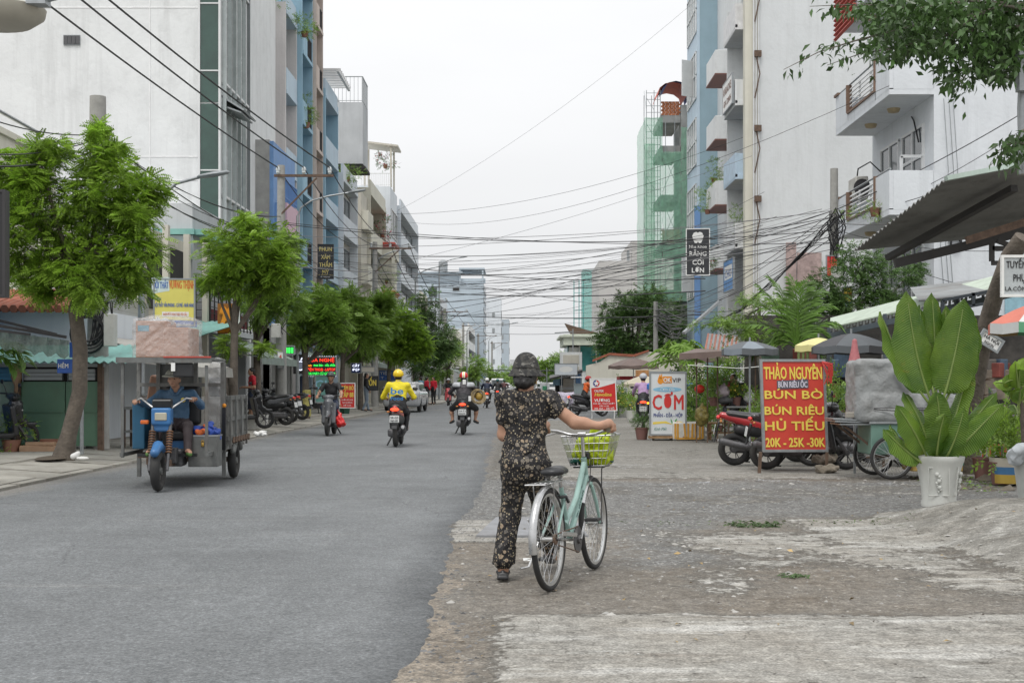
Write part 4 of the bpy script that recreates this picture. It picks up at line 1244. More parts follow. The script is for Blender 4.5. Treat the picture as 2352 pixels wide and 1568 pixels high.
BRK = M('brick_orange',(.46,.17,.08),rough=.9,var=.25,vs=8,island=.2)
B = Bd('unfinished concrete tower wrapped in green net and scaffolding',(10,88,0)); B.wall = CON
B.box('column',10.62,11.5,85.2,86.1,0,19.5,CON); B.box('column',10.7,11.4,89.2,89.9,0,19.5,CON); B.box('column',10.3,10.7,85.4,85.8,0,7,CON)
for z in (7.2,10.2,13.4,16.6,18.6): B.box('floor_slab',9.3,10.6,85.3,90,z - .25,z + .25,CON)
for z in (10.55,18.9):
 m = MB()
 for j in range(7):
  for i in range(5): m.box((9.45 + i * .24 + (j % 2) * .08,85.35,z + j * .13),(.22,.12,.11))
 B.p('brick_infill',m,BRK)
B.box('base_slab',8.2,11.3,85,90.5,6.7,7.0,CON)
m = MB()
for x in (8.35,8.85,9.25):
 for y in (85.0,86.6): m.bar((x,y,6.9),(x,y,20.4),.045)
for z in np.arange(7.2,20.4,.42): m.bar((8.35,85.0,z),(9.25,85.0,z),.03)
for k,z in enumerate(np.arange(7.2,20,1.7)): m.bar((8.35,85,z),(8.35,86.6,z + 1.6),.03); m.bar((8.85,84.98,z),(8.35,84.98,z + .8),.025)
for x in (9.6,10.2):
 m.bar((x,85.1,7),(x,85.1,18.4),.04)
for z in (7.4,10.6,13.8): m.bar((9.4,85.05,z),(10.5,85.05,z + 2.6),.03); m.bar((10.5,85.05,z),(9.4,85.05,z + 2.6),.03)
B.p('scaffold',m,STL)
def net(x0,x1,y0,y1,z0,z1,seed):
 m = MB(); vs = []; nx,nz = 8,22
 r = random.Random(seed)
 for j in range(nz + 1):
  for i in range(nx + 1):
   t = i / nx
   vs.append((x0 + (x1 - x0) * t + r.uniform(-.03,.03),y0 + (y1 - y0) * t + r.uniform(-.08,.08),z0 + (z1 - z0) * j / nz))
 fs = [(j * (nx + 1) + i,j * (nx + 1) + i + 1,(j + 1) * (nx + 1) + i + 1,(j + 1) * (nx + 1) + i) for j in range(nz) for i in range(nx)]
 return m.add(vs,fs)
B.p('safety_net',net(8.2,8.2,84.9,90,6.9,18.4,1),NET,smooth=80)
B.p('safety_net',net(8.2,9.4,84.85,84.85,6.9,18.6,2),NET,smooth=80)
B.p('safety_net',net(9.4,11.2,84.9,84.9,6.7,10.3,3),NET,smooth=80)
B.p('safety_net',net(10.6,11.3,84.95,84.95,10.3,18,4),NET,smooth=80)
B.p('safety_net',net(9.4,10.6,84.95,84.95,10.3,16.4,5),NET,smooth=80); B.p('safety_net',net(8.2,8.9,84.8,84.8,6.9,16.9,6),NET,smooth=80)
for i,(c0,mt) in enumerate((((9.1,84.8),M('tarp_red',(.50,.09,.05),var=.2)),((9.9,85.2),M('tarp_blue',(.06,.14,.45),var=.2)))):
 m = MB(); vs = []
 for j in range(7):
  a = math.pi * j / 6
  for y in (84.6 + i * .2,88): vs.append((10.0 - .95 * math.cos(a) + (.25 * i),y,20.0 + (.85 + .12 * i) * math.sin(a) ** .8))
 m.add(vs,[(2 * j,2 * j + 1,2 * j + 3,2 * j + 2) for j in (range(0,6) if i == 0 else range(1,6))])
 B.p('tarp',m,mt,smooth=60)
B = Bd('distant building site with teal net and bare poles',(9.5,180,0))
B.box('net_wall',8.9,10.4,180,184,4,17,NE2); m = MB()
for x in (7.7,8.4,9.0): m.bar((x,180,1),(x,180,15.5),.12)
for z in np.arange(3,14,1.2): m.bar((7.7,180,z),(9,180,z),.07)
B.p('scaffold',m,M('scaffold_teal',(.10,.35,.33),var=.3))
B = Bd('large bare grey block with stepped roof behind the big tree',(14,152,0)); B.wall = GRY
GBW = M('plaster_warmgrey',(.50,.49,.475),rough=.9,var=.05,vs=.4,streak=.3,dcol=(.36,.35,.34))
B.box('wall',9.3,13.0,150,165,0,15.4,GBW); B.box('wall',13.02,30,150,165,0,17.7,GBW)
B.box('roof_tank',12.5,12.8,150,150.4,15.4,16.6,FRG)
B = Bd('two storey shop with teal glass front and pale cornice',(7,114,0)); B.wall = WH
B.box('wall',4.3,12.5,110.5,120,0,4.4,WH)
B.p('cornice',MB().box((8.1,114,5.0),(8.6,9.6,.9)).box((8.0,114,5.3),(9.0,10,.16)),M('cornice_pale',(.58,.62,.52)))
B.box('glass_front',5.2,11,110.40,110.48,2.4,4.5,M('glass_teal',(.06,.24,.23),rough=.15,var=.3,vs=1))
B.box('glass_side',4.2,4.28,111,119,2.4,4.5,M('glass_teal',(.06,.24,.23)))
for x in (5.2,6.6,8.0): B.box('mullion',x - .05,x + .05,110.33,110.39,2.4,4.5,FRW)
B.box('brown_panel',4.35,5.1,110.40,110.46,2.4,3.8,BEI)
B.p('ac_unit',MB().box((7.8,111,6.1),(.8,.5,.7)),FRW)
B.p('roof_awning',MB().prism([(3.9,6.4),(4.4,5.5),(7.0,5.5)],110,110.3,'y'),RST)
B = Bd('crumbling cream yard wall with an orange patch behind the fuel sign',(7.2,70,0),'wall','yard_wall')
m = MB().prism([(3.6,0),(10,0),(10,2.75),(8.2,2.9),(7.0,3.05),(6.2,2.75),(4.9,2.85),(4.4,2.5),(3.65,2.3)],70,70.3,'y')
B.p('wall',m,CRM); B.p('patch',MB().box((6.65,69.97,1.75),(.7,.05,.6)),M('patch_orange',(.50,.25,.10),var=.3,vs=6))
B.p('coping',MB().prism([(4.0,2.5),(4.9,2.86),(6.2,2.76),(7.0,3.06),(7.0,3.14),(6.2,2.9),(4.9,2.98),(4.0,2.62)],69.9,70.35,'y'),TRD)
B = Bd('tall white panel gate post building beside the cream yard wall',(4,90,0),'wall','panel_wall')
B.box('wall',2.9,4.4,90,91,0,3.5,WH)
for i in range(4): B.box('recessed_panel',3.1,4.2,89.95,89.99,.3 + i * .8,.9 + i * .8,BEI)
B = Bd('white house with angular balconies, brown louvred openings and air conditioner',(16,41,0)); B.wall = WHB
WHH = M('plaster_brightwhite',(.68,.71,.74),rough=.85,var=.04,vs=.7,streak=.42,dirt=.2,dcol=(.42,.44,.46),bump=.12,bs=8)
B.box('wall',12.1,32,38,44.6,0,22,WHH)
BRN = M('frame_brown',(.19,.12,.085),rough=.7,var=.15)
for k,z in enumerate((6.25,9.75,13.25)):
 B.p('balcony_slab',MB().box((11.45,41.2,z + .09),(1.3,6.4,.18)),WHH)
 B.p('parapet',MB().box((10.86,43.6,z + .72),(.12,1.6,1.14)).box((10.86,38.75,z + .72),(.12,1.5,1.14)).box((11.505,38.056,z + .722),(1.165,.12,1.14)).box((11.505,44.344,z + .722),(1.165,.12,1.14)).box((10.86,41.1,z + .28),(.12,3.3,.26)),WHH)
 m = MB().box((10.84,41.1,z + .43),(.18,3.3,.07)).box((10.84,39.5,z + .9),(.18,.08,.9)).box((10.84,42.8,z + .9),(.18,.08,.9)).box((10.84,44.2,z + 1.33),(.2,.5,.08))
 B.p('brown_frame',m,BRN)
 m = MB()
 for i in range(6): m.box((10.86,41.1,z + .52 + i * .135),(.03,3.2,.06),(0,.5,0))
 for y in (40.3,41.6): m.box((10.88,y,z + .85),(.05,.08,.8))
 if k == 2:
  for i in range(12): m.box((10.72,42.9,z - .3 + i * .16),(.1,2.6,.07),(0,.5,0))
 B.p('louvre',m,FRW if k < 2 else RED)
 B.p('handrail',MB().tube([(10.86,38.1,z + 1.36),(10.86,44.3,z + 1.36)],.03,6),STL,smooth=50)
 for (x,y) in ((11.45,42.4),(11.5,40)):
  B.p('ceiling_lamp',MB().lathe([(.02,-.14),(.16,-.11),(.2,-.02),(.2,.0)],(x,y,z + 0),14),M('lamp_amber',(.45,.36,.22)),smooth=50)
 B.win('x-',12.1,38.9,41,z - 2.5,z - .7,FRW,GLS,2,2,.09)
 B.win('x-',12.1,41.4,43.4,z - 3.0,z - .7,FRW,GLS,2,2,.09)
B.p('open_sash',MB().box((11.75,38.9,8.1),(.72,.06,.09)).box((11.75,38.9,6.85),(.72,.06,.09)).box((11.41,38.9,7.45),(.09,.06,1.3)).box((12.05,38.9,7.45),(.09,.06,1.3)),FRW)
o = B.p('open_sash',MB().box((11.75,41.6,7.9),(.72,.06,.09)).box((11.75,41.6,6.75),(.72,.06,.09)).box((11.41,41.6,7.3),(.09,.06,1.2)),FRW)
B.p('air_conditioner',MB().box((11.25,43.2,7.75),(.42,.95,.75),b=.03),M('ac_white',(.52,.51,.47),dirt=.3,var=.08),smooth=40)
B.p('air_conditioner_fan',MB().lathe([(.28,0),(.28,.02),(0,.02)],(11.25,42.71,7.75),16,axis=(0,-1,0)),FRD)
for q in ([(11.3,43.6,8.1),(11.35,43.6,8.5),(11.7,43.4,8.7),(11.9,42.9,8.3)],[(12.05,40,9.5),(12.0,39.6,9.3),(12.05,39.3,8.6)]): B.p('hose',MB().tube(q,.025,6),BLK,smooth=60)
B.p('cable_coil',MB().ring((12.7,37.93,5.45),.17,.035,(0,1,0),16,6).ring((12.7,37.9,5.42),.14,.03,(0,1,0),16,6),BLK,smooth=60)
m = MB()
for x in (12.5,12.62,12.35): m.tube([(x,37.9,9.6),(x + .12,37.85,7.5),(x - .1,37.9,5.4),(x + .05,37.9,3.5)],.012,4)
B.p('wall_cables',m,FRG)
B.p('poster_panel',MB().box((14.6,37.95,3.1),(.9,.06,1.7)),M('poster_cyan',(.30,.50,.58),var=.2,vs=3))
# ================================================================== TREES
BK = M('bark_brown',(.125,.105,.085),rough=.95,var=.3,vs=7,bump=.8,bs=25)
BKG = M('bark_grey',(.16,.145,.12),rough=.95,var=.3,vs=5,bump=.7,bs=20)
PZ = .126
def PX(x,y,d): return tuple(P(x,y,d))
def tb(x,y,d,rx,ry,rz): return (PX(x,y,d),(rx * d / 3000,ry,rz * d / 3000))
tree('nearest left street tree with feathery bright leaves in front of the green gates',
 [(-7.42,21.3,PZ - .03),(-7.33,21.3,.5),(-7.15,21.3,1.2),(-7.14,21.3,1.9),(-7.22,21.3,2.55),(-7.10,21.4,3.1)],[.19,.13,.125,.12,.115,.09],
 [tb(120,480,21.3,130,.9,120),tb(250,430,21.3,110,.8,110),tb(300,560,21.2,75,.7,85),tb(60,560,21.3,80,.8,90),tb(190,620,21.2,150,.8,75),tb(215,355,21.4,62,.4,48),
 tb(120,345,21.3,60,.5,45),tb(330,470,21.4,50,.4,55),tb(40,400,21.3,60,.5,55),tb(228,300,21.4,34,.2,26),tb(95,655,21.3,50,.4,40),tb(285,650,21.3,50,.4,45)],
 9000,.19,LF1,BK,'frond',12,'street trees on the left pavement',clump=.5,per=26,shell=.45)
def strtree(lab,bx_,d,topx,trunk_top,blobs,n,size,lm,kind='frond',lean=.1,r=.11):
 x0 = (bx_ - 1190) * d / 3000; xt = (topx - 1190) * d / 3000; zt = 1.35 - (trunk_top - 880) * d / 3000
 tree(lab,[(x0,d,PZ - .04),(x0 + (xt - x0) * .3,d,zt * .45),(xt,d,zt)],[r * 1.3,r,r * .75],blobs,n,size,lm,BK,kind,9,'street trees on the left pavement',clump=.4,per=14)
strtree('second street tree with the brightest feathery crown over the cargo tricycle',535,33,540,700,[tb(520,590,33,68,.9,70),tb(600,565,33,68,.9,60),tb(645,625,33,48,.8,58),tb(560,650,33,55,.8,45),tb(495,640,33,35,.5,40),tb(565,520,33,40,.5,24)],4400,.22,LF1)
strtree('darker thin street tree behind the man in red',592,38.5,588,730,[tb(620,640,38,60,.8,70),tb(655,580,38,45,.7,55),tb(600,710,38,45,.7,55),tb(665,690,38,35,.6,50)],2400,.25,LF2)
tree('thin street tree sprig of leaves growing low by the second trunk',[(-7.4,33.4,PZ),(-7.45,33.4,1.2),(-7.5,33.4,2.2)],[.05,.04,.02],[tb(520,790,33.3,40,.4,28),tb(610,800,36,25,.4,22)],260,.22,LF1,BK,'frond',3,'street trees on the left pavement')
strtree('street tree with yellow painted trunk by the red light board',703,46,700,800,[tb(735,700,46,50,.8,50),tb(700,745,46,40,.8,55),tb(770,750,46,45,.8,50)],3100,.30,LF2,r=.12)
MB().lathe([(.16,0),(.15,.9),(.13,.92)],(-7.45,46,.2),10).build('painted_band',M('band_yellow',(.42,.38,.12),var=.3,vs=6),bpy.data.objects['tree.004']).location = (7.47,-46,-.09)
strtree('street tree behind the oncoming scooter with broad crown',785,55,788,800,[tb(800,720,55,55,.9,55),tb(760,770,55,45,.9,50),tb(840,760,55,45,.9,50)],3100,.34,LF2)
strtree('street tree above the woman in black beside the menu board',828,61,830,800,[tb(855,730,61,55,1,60),tb(830,790,61,50,1,45),tb(885,700,61,30,.8,30)],3000,.36,LF2)
strtree('yellow green street tree over the parked silver car',892,69,895,810,[tb(920,745,69,48,1,48),tb(895,790,69,50,1,40),tb(945,790,69,35,.9,45)],3000,.38,LF1)
strtree('dark tall pointed street tree past the silver car',957,83,985,800,[tb(1000,780,83,38,1.2,70),tb(985,700,83,24,1,38),tb(978,740,83,24,1,35),tb(965,830,83,30,1,40),tb(1018,800,83,20,1,50)],2500,.42,LF3,'spray')
strtree('rounded green street tree past the dark pointed one',1025,100,1028,840,[tb(1030,805,100,32,1.3,40),tb(1005,850,100,26,1.2,30)],900,.5,LF2,'spray')
strtree('bright far street tree over the red helmet rider',1085,135,1087,860,[tb(1090,842,135,24,1.8,30),tb(1078,862,135,20,1.4,18)],700,.62,LF2,'spray')
strtree('small far street tree left of the woman\'s cap',1140,190,1142,870,[tb(1142,858,190,18,2,22),tb(1128,868,190,12,2,14)],400,.8,LF2,'spray')
strtree('farthest street tree touching the woman\'s cap',1168,230,1170,870,[tb(1170,862,230,20,2,20)],350,.95,LF2,'spray',r=.15)
strtree('green far tree near the vanishing end of the street',1195,250,1196,872,[tb(1192,868,250,18,2.5,13)],250,.95,LF1,'spray',r=.15)
tree('large dark round tree beyond the food stalls',[(7.4,82,0),(7.3,82,1.6),(7.3,82,3.0)],[.45,.36,.28],
 [tb(1460,760,82,80,2.2,75),tb(1420,790,82,55,1.8,70),tb(1500,710,82,60,1.8,55),tb(1530,780,82,40,1.6,60),tb(1450,700,82,40,1.5,40),tb(1400,730,82,28,1,40),tb(1560,730,84,30,1,30)],7500,.42,LF3,BKG,'spray',9,clump=.34,per=14)
tree('light green spreading trees at the far end of the market',[(4.2,160,0),(4.2,160,3.0)],[.4,.3],[tb(1262,855,160,30,3,28),tb(1290,830,160,26,3,14),tb(1240,845,160,18,2,20)],1300,.8,LF2,BKG,'spray',5)
tree('leafy tree mass behind the teal glass shop stalls',[(6.0,130,0),(6,130,2)],[.3,.25],[tb(1295,850,130,22,2,30),tb(1275,880,130,20,2,20)],700,.7,LF3,BKG,'spray',4)
tree('flat layered ornamental tree with tiny leaves beside the palm',[(6.3,34,0),(6.4,34,1.3),(6.2,34,2.4),(6.3,34,3.3)],[.09,.08,.06,.03],
 [tb(1700,735,34,75,.8,16),tb(1650,745,34,50,.6,11),tb(1770,700,34,60,.7,14),tb(1745,770,34,80,.7,18),tb(1720,690,34,40,.5,9)],2600,.13,LF2,BKG,'spray',10,clump=.4,per=14)
tree('leafy climbing bush on the balcony frame of the house behind the palm',[(9.0,36,0),(9.2,36,2),(9.4,36,3.5)],[.08,.07,.05],
 [tb(1895,660,36,45,.6,60),tb(1960,600,36,45,.6,55),tb(1870,720,36,40,.6,40),tb(2010,640,36,55,.6,60),tb(2040,700,36,60,.5,40),tb(1950,690,36,60,.6,40),tb(2090,620,36,40,.5,40)],5200,.19,LF3,BKG,'spray',8,clump=.4)
def overhang():
 o = Vector((7.6,12.5,0))
 root = thing('tree','overhanging tree with glossy pointed leaves reaching in at the upper right','tree',o)
 tips = [((2352,20),(1960,95),(1800,160)),((2352,60),(2060,110),(1900,150)),((2352,10),(2100,20),(1860,15)),((2352,90),(2220,170),(2190,230)),((2352,130),(2280,100),(2240,180)),
   ((2352,330),(2320,350),(2275,380)),((2352,300),(2335,330),(2290,350)),((2352,40),(2180,60),(2060,50)),((2352,20),(2250,30),(2150,120))]
 m = MB(); pts = []; dr = []
 m.tube([Vector((0,0,0)),Vector((-.1,0,2.2)),Vector((-.3,0,4.2)),Vector((-.9,.2,5.6))],[.24,.2,.17,.1],10)
 r = random.Random(4)
 for k,(a,b,c) in enumerate(tips):
  d = 12.3 + r.uniform(-.6,.6)
  pa,pb,pc = P(*a,d),P(*b,d),P(*c,d)
  s = Vector((6.9,12.5,4.6 if k not in (5,6) else 3.2))
  line = [s,pa,pa.lerp(pb,.5) + Vector((0,0,.05)),pb,pb.lerp(pc,.5) + Vector((0,0,.03)),pc]
  m.tube([q - o for q in line],[.04,.02,.012,.008,.005,.003],5)
  for i in range(1,5):
   q0,q1 = line[i],line[i + 1]
   steps = int((q1 - q0).length / .045)
   for j in range(steps):
    t = q0.lerp(q1,j / max(1,steps)); dens = 4 if i < 4 else 2
    if t.x > 3.55: dens = 6
    for q in range(dens):
     off_ = Vector((r.gauss(0,1),r.gauss(0,1.6),r.gauss(-.15,.8))) * (.13 if t.x > 3.2 and k not in (5,6) else .05)
     pts.append(t + off_ - o); dr.append((r.gauss(0,.5),r.gauss(0,.5),r.uniform(-1.2,-.1)))
 for (cx,cy,rx,ry,n) in ((2200,60,190,70,1700),(2300,130,70,60,700),(2090,30,130,45,700),(2060,110,90,30,260),(2190,165,45,35,170),(2335,345,30,40,90),(1950,20,50,18,40),(2450,60,190,110,1500),(2440,-90,260,90,1400),(2420,330,70,60,260)):
  for i in range(n):
   a,q = r.uniform(0,6.28),r.random() ** .5
   pts.append(P(cx + rx * q * math.cos(a),cy + ry * q * math.sin(a),12.4 + r.uniform(-.9,.9)) - o); dr.append((r.gauss(0,.6),r.gauss(0,.6),r.uniform(-1.2,.1)))
 m.build('trunk',BKG,root,60)
 pts = np.array([tuple(p) for p in pts]); dr = np.array(dr)
 tv,tf = t_leaf(.42,.08)
 scatter('crown',tv,tf,pts,rot_from(dr,NR.normal(size=len(pts)) * .8),.098 * NR.uniform(.7,1.25,len(pts)),LF4,root)
overhang()
def palm(label,base,fronds,leafm,seg=26,name='palm_tree',stem=True,llen=.42,cat='palm'):
 root = thing(name,label,cat,base)
 r = random.Random(5)
 if stem:
  for k in range(3): MB().tube([(.1 * k - .1,.05 * k,0),(.12 * k - .12,.05 * k,.6),(.1 * k - .1,0,fronds[0][0][2] + .1)],[.05,.045,.035],8).build('stem',M('palm_stem',(.16,.20,.07),var=.3),root,60)
 for (a,b,c) in fronds:
  a,b,c = Vector(a),Vector(b),Vector(c)
  m = MB(); pts = []
  for i in range(seg + 1):
   t = i / seg; pts.append(a * (1 - t)**2 + b * 2 * t * (1 - t) + c * t * t)
  m.tube(pts,[.016 * (1 - .8 * i / seg) + .003 for i in range(seg + 1)],4)
  for i in range(3,seg + 1):
   d = (pts[i] - pts[i - 1]).normalized()
   s = d.cross(Vector((0,-.25,1))); s = s.normalized() if s.length > .1 else Vector((1,0,0))
   l = llen * math.sin(min(1,.25 + .9 * i / seg) * 2.6) + .12
   for sg in (-1,1):
    q = (s * sg + d * .75 + Vector((0,r.uniform(-.2,.2),r.uniform(-.25,.15)))).normalized()
    w = d.cross(q).normalized().cross(q) * .030
    e = pts[i] + q * l; mid = pts[i] + q * l * .5 + Vector((0,0,-.0))
    e.z -= l * .18
    m.add([pts[i],mid + w,e,mid - w],[(0,1,2,3)])
  m.build('frond',leafm,root)
 return root
PLM = M('palm_leaf',(.115,.215,.035),rough=.42,var=.4,vs=2,sub=.3)
pb = Vector((6.55,30,0))
def rel(x,y,d=30): return P(x,y,d) - pb
C0 = rel(1830,800)
palm('fan of feathery palm fronds rising behind the red menu board',pb,
 [(C0,rel(1800,700),rel(1700,690)),(C0,rel(1815,690),rel(1770,640)),(C0,rel(1830,660),rel(1855,650)),(C0,rel(1850,690),rel(1905,700)),(C0,rel(1870,720),rel(1925,745)),
 (C0,rel(1790,730),rel(1690,745)),(C0,rel(1840,680),rel(1815,640)),(C0,rel(1860,720),rel(1920,790)),(C0,rel(1780,760),rel(1730,810)),(C0,rel(1855,740),rel(1890,815)),(C0,rel(1800,740),rel(1760,790)),
 (C0,rel(1845,675),rel(1885,670)),(C0,rel(1810,720),rel(1745,660))],PLM)
pb = Vector((-8.9,22.6,.1))
def rel2(x,y): return P(x,y,22.6) - pb
palm('small palm leaves poking out under the plastic awning at the left edge',pb,[(rel2(-30,820),rel2(30,780),rel2(60,830)),(rel2(-30,830),rel2(10,800),rel2(40,850)),(rel2(-40,820),rel2(0,770),rel2(45,800))],PLM,16,llen=.25,stem=False)
def papaya(label,base,top,rr,n,lm):
 root = thing('papaya_tree',label,'tree',base)
 MB().tube([(0,0,0),(.05,0,top * .5),(0,0,top)],[.10,.085,.06],9).build('trunk',M('papaya_bark',(.30,.31,.18),var=.25,vs=8),root,60)
 r = random.Random(8)
 lobes = []
 for k in range(9):
  a = -2.3 + 4.6 * k / 8; L_ = 1 - .28 * abs(a) / 2.3
  lobes += [(math.sin(a - .16) * .30,math.cos(a - .16) * .30),(math.sin(a - .13) * .62 * L_,math.cos(a - .13) * .62 * L_),(math.sin(a - .17) * .78 * L_,math.cos(a - .17) * .78 * L_),(math.sin(a) * L_,math.cos(a) * L_),(math.sin(a + .15) * .74 * L_,math.cos(a + .15) * .74 * L_),(math.sin(a + .11) * .55 * L_,math.cos(a + .11) * .55 * L_)]
 st = MB()
 for i in range(n):
  a = r.uniform(0,6.28); el = r.uniform(-.15,1.1); L_ = rr * r.uniform(.55,1.0)
  d = Vector((math.cos(a) * math.cos(el),math.sin(a) * math.cos(el),math.sin(el) * .75))
  e = Vector((0,0,top)) + d * L_
  st.tube([(0,0,top - .05),Vector((0,0,top)) + d * L_ * .55 + Vector((0,0,.06)),e],.012,4)
  S = r.uniform(.28,.42)
  fw = (Vector((d.x,d.y,-.35))).normalized(); s = fw.cross(Vector((0,0,1))).normalized(); up_ = s.cross(fw)
  vs = [e] + [e + (s * x + fw * y) * S - Vector((0,0,1)) * (.25 * S * (x * x + y * y)) + up_ * r.uniform(-.02,.02) for x,y in lobes]
  MB().add(vs,[(0,k,k + 1) for k in range(1,len(vs) - 1)]).build('leaf',lm,root)
 st.build('leaf_stalks',M('stalk_green',(.25,.32,.12)),root)
 return root
papaya('papaya tree with bright lobed leaves above the rice sign',(4.4,35.2,0),1.95,.85,34,M('papaya_leaf',(.20,.34,.05),rough=.5,var=.25,vs=4,sub=.35))
# ================================================================== POLES, LAMPS, WIRES
PCO = M('pole_concrete',(.33,.325,.305),rough=.9,var=.14,vs=6,streak=.3,dcol=(.16,.15,.14),bump=.3,bs=30)
INS = M('insulator',(.55,.58,.58),rough=.25)
CBL = M('cable_black',(.022,.022,.024),rough=.6,var=.1)
CBG = M('cable_grey',(.16,.16,.165),rough=.6,var=.2)
BOXM = M('meter_box',(.50,.50,.47),rough=.6,var=.08,dirt=.3)
PTS = {}
def upole(label,x,d,h,r0=.16,r1=.10,arm=None,boxes=(),z0=PZ,group='concrete utility poles'):
 root = thing('utility_pole',label,'utility pole',(x,d,z0),0,group)
 MB().lathe([(r0 + .01,0),(r0,.3),(r1,h - z0)],n=12).build('post',PCO,root,40)
 if arm:
  L_,off_ = arm
  m = MB().box((off_,-.12,h - z0 - .35),(L_,.07,.08)).bar((0,-.1,h - z0 - 1.6),(off_ + L_ * .22,-.12,h - z0 - .42),.05)
  m.build('cross_arm',RST,root)
  for i in range(3):
   MB().lathe([(.03,0),(.07,.06),(.05,.1),(.08,.16),(.04,.24),(0,.26)],(off_ - L_ / 2 + .12 + (L_ - .24) * i / 2,-.12,h - z0 - .31),8).build('insulator',INS,root,50)
 for (bx0,bz,bw,bh) in boxes:
  MB().box((bx0,-r0 - .12,bz),(bw,.2,bh),b=.015).build('junction_box',BOXM,root)
 return root
upole('utility pole with meter boxes and cable coils behind the nearest street tree',-7.85,24.4,6.7,.21,.15,boxes=((.38,3.0,.26,.55),(.34,2.2,.2,.6)))
for k,(zc,rr) in enumerate(((2.35,.30),(2.25,.34),(2.9,.22))):
 o = MB().ring((-7.95,24.13,zc),rr,.022,(.15,1,.1),22,6).ring((-7.92,24.08,zc + .03),rr * .85,.02,(-.1,1,0),22,6).build('cable_coil',CBL,None,60)
 tag(o,['black cable coil hung on the first pole beside the street sign','largest black cable loop hung lowest on the first pole','small cable loop hung highest on the first pole under the leaves'][k],'cable','cable coils on the first pole')
upole('utility pole with long cross arm and white insulators before the blue house',-7.62,42,8.35,.19,.12,(1.9,.75),boxes=((-.1,2.9,.3,.45),))
board('small white electricity warning plate on the second utility pole',(-7.6,41.77,2.1),.2,.55,(1,0,0),face=WHT,t=.02)[1]('4',0,.05,.12,PRD,.08)
upole('third utility pole among the tree crowns near the menu boards',-7.45,68,8.7,.18,.12,(2.2,.8),boxes=((-.1,2.9,.3,.45),))
upole('fourth utility pole by the dark pointed tree',-7.9,104,8.2,.18,.12,(2.6,1.0))
upole('fifth utility pole in front of the blue grey block',-7.2,128,8.7,.18,.12,(2.6,1.0))
upole('sixth utility pole with double frame before the blue grey block',-6.6,157,8.6,.19,.13,(3.2,1.4))
upole('seventh thin utility pole near the street end',-5.8,190,8.6,.2,.14,(3.0,1.2))
upole('eighth thin utility pole near the street end',-4.5,225,8.6,.2,.14,(3.0,1.2))
upole('right hand utility pole leaning hub of many cables by the balcony house',9.8,40.5,8.0,.17,.12,boxes=((.0,4.6,.35,.7),(-.1,2.9,.3,.5)),z0=0)
board('small red and white notice high on the right utility pole',(9.66,40.2,4.95),.34,.65,(1,0,0),face=PRD,t=.03)
upole('short right hand pole with a tangle of wires before the round tree',8.0,76,6.1,.16,.12,z0=0)
def lamp(label,x,d,h,reach,z0=PZ,headz=.25,r=.075):
 root = thing('street_lamp',label,'street lamp',(x,d,z0),0,'street lamps on the left pavement')
 MB().lathe([(.13,0),(.13,.02),(r * 1.15,.04),(r,2.0),(r * .7,h - z0 - .6)],n=10).build('post',STL,root,40)
 H = h - z0
 MB().tube([(0,0,H - .62),(.12,0,H - .3),(.5,0,H - .05),(reach * .6,0,H + headz * .5),(reach,0,H + headz)],.035,8).build('arm',STL,root,60)
 MB().lathe([(.02,0),(.07,.05),(.10,.35),(.07,.62),(.0,.68)],(reach - .05,0,H + headz),10,axis=(1,0,.16),sx=1,sy=.55).build('lamp_head',M('lamp_grey',(.26,.28,.29),rough=.45,metal=.3),root,50)
 return root
lamp('street lamp whose grey head shows above the nearest tree',-7.5,26.0,5.2,1.15)
lamp('tall grey street lamp right of the second utility pole',-8.1,48,8.1,1.9)
lamp('street lamp rising from the middle tree crowns',-7.9,73,8.6,1.6)
lamp('street lamp behind the yellow green tree',-6.6,84,8.6,1.5)
lamp('street lamp beside the far red shirts',-6.1,101,10.8,1.6)
lamp('street lamp with long horizontal arm above the red helmet',-5.2,133,7.2,4.6,headz=.25)
lamp('far street lamp at the right end of the poles',-4.6,205,8.6,1.8)
root = thing('wall_lamp','large pale oval lamp with steel arm cut by the upper left corner','lamp',(-3.2,8.2,3.8))
o_ = Vector((-3.2,8.2,3.8))
MB().lathe([(.02,-.10),(.22,-.085),(.30,-.03),(.31,.02),(.2,.06),(0,.08)],P(-10,28,8.2) - o_,24,sx=1.0,sy=.8).build('lamp_shade',M('lamp_cream',(.40,.38,.32),rough=.6),root,60)
MB().tube([P(-90,60,8.0) - o_,P(80,5,8.1) - o_,P(150,-12,8.1) - o_],.022,8).box(P(88,2,8.08) - o_,(.12,.1,.06)).build('arm',STL,root,60)
A1 = [(-7.9,24.4,z) for z in (6.0,5.9,5.7,5.4)]
A2 = [(-7.62,41.9,z) for z in (6.7,6.4,6.1,5.8,5.5)]
A3 = [(-7.45,67.9,z) for z in (7.2,6.8,6.3)]
R1 = [(9.8,40.4,z) for z in (6.7,6.5,6.3,6.1,5.9,5.7)]
R2 = [(8.0,76,z) for z in (6.0,5.6,5.2)]
ins2 = [(-7.62 + .75 - .95 + .12 + (1.9 - .24) * i / 2,41.88,8.26) for i in range(3)]
ins3 = [(-7.45 + .8 - 1.1 + .12 + (2.2 - .24) * i / 2,67.88,8.6) for i in range(3)]
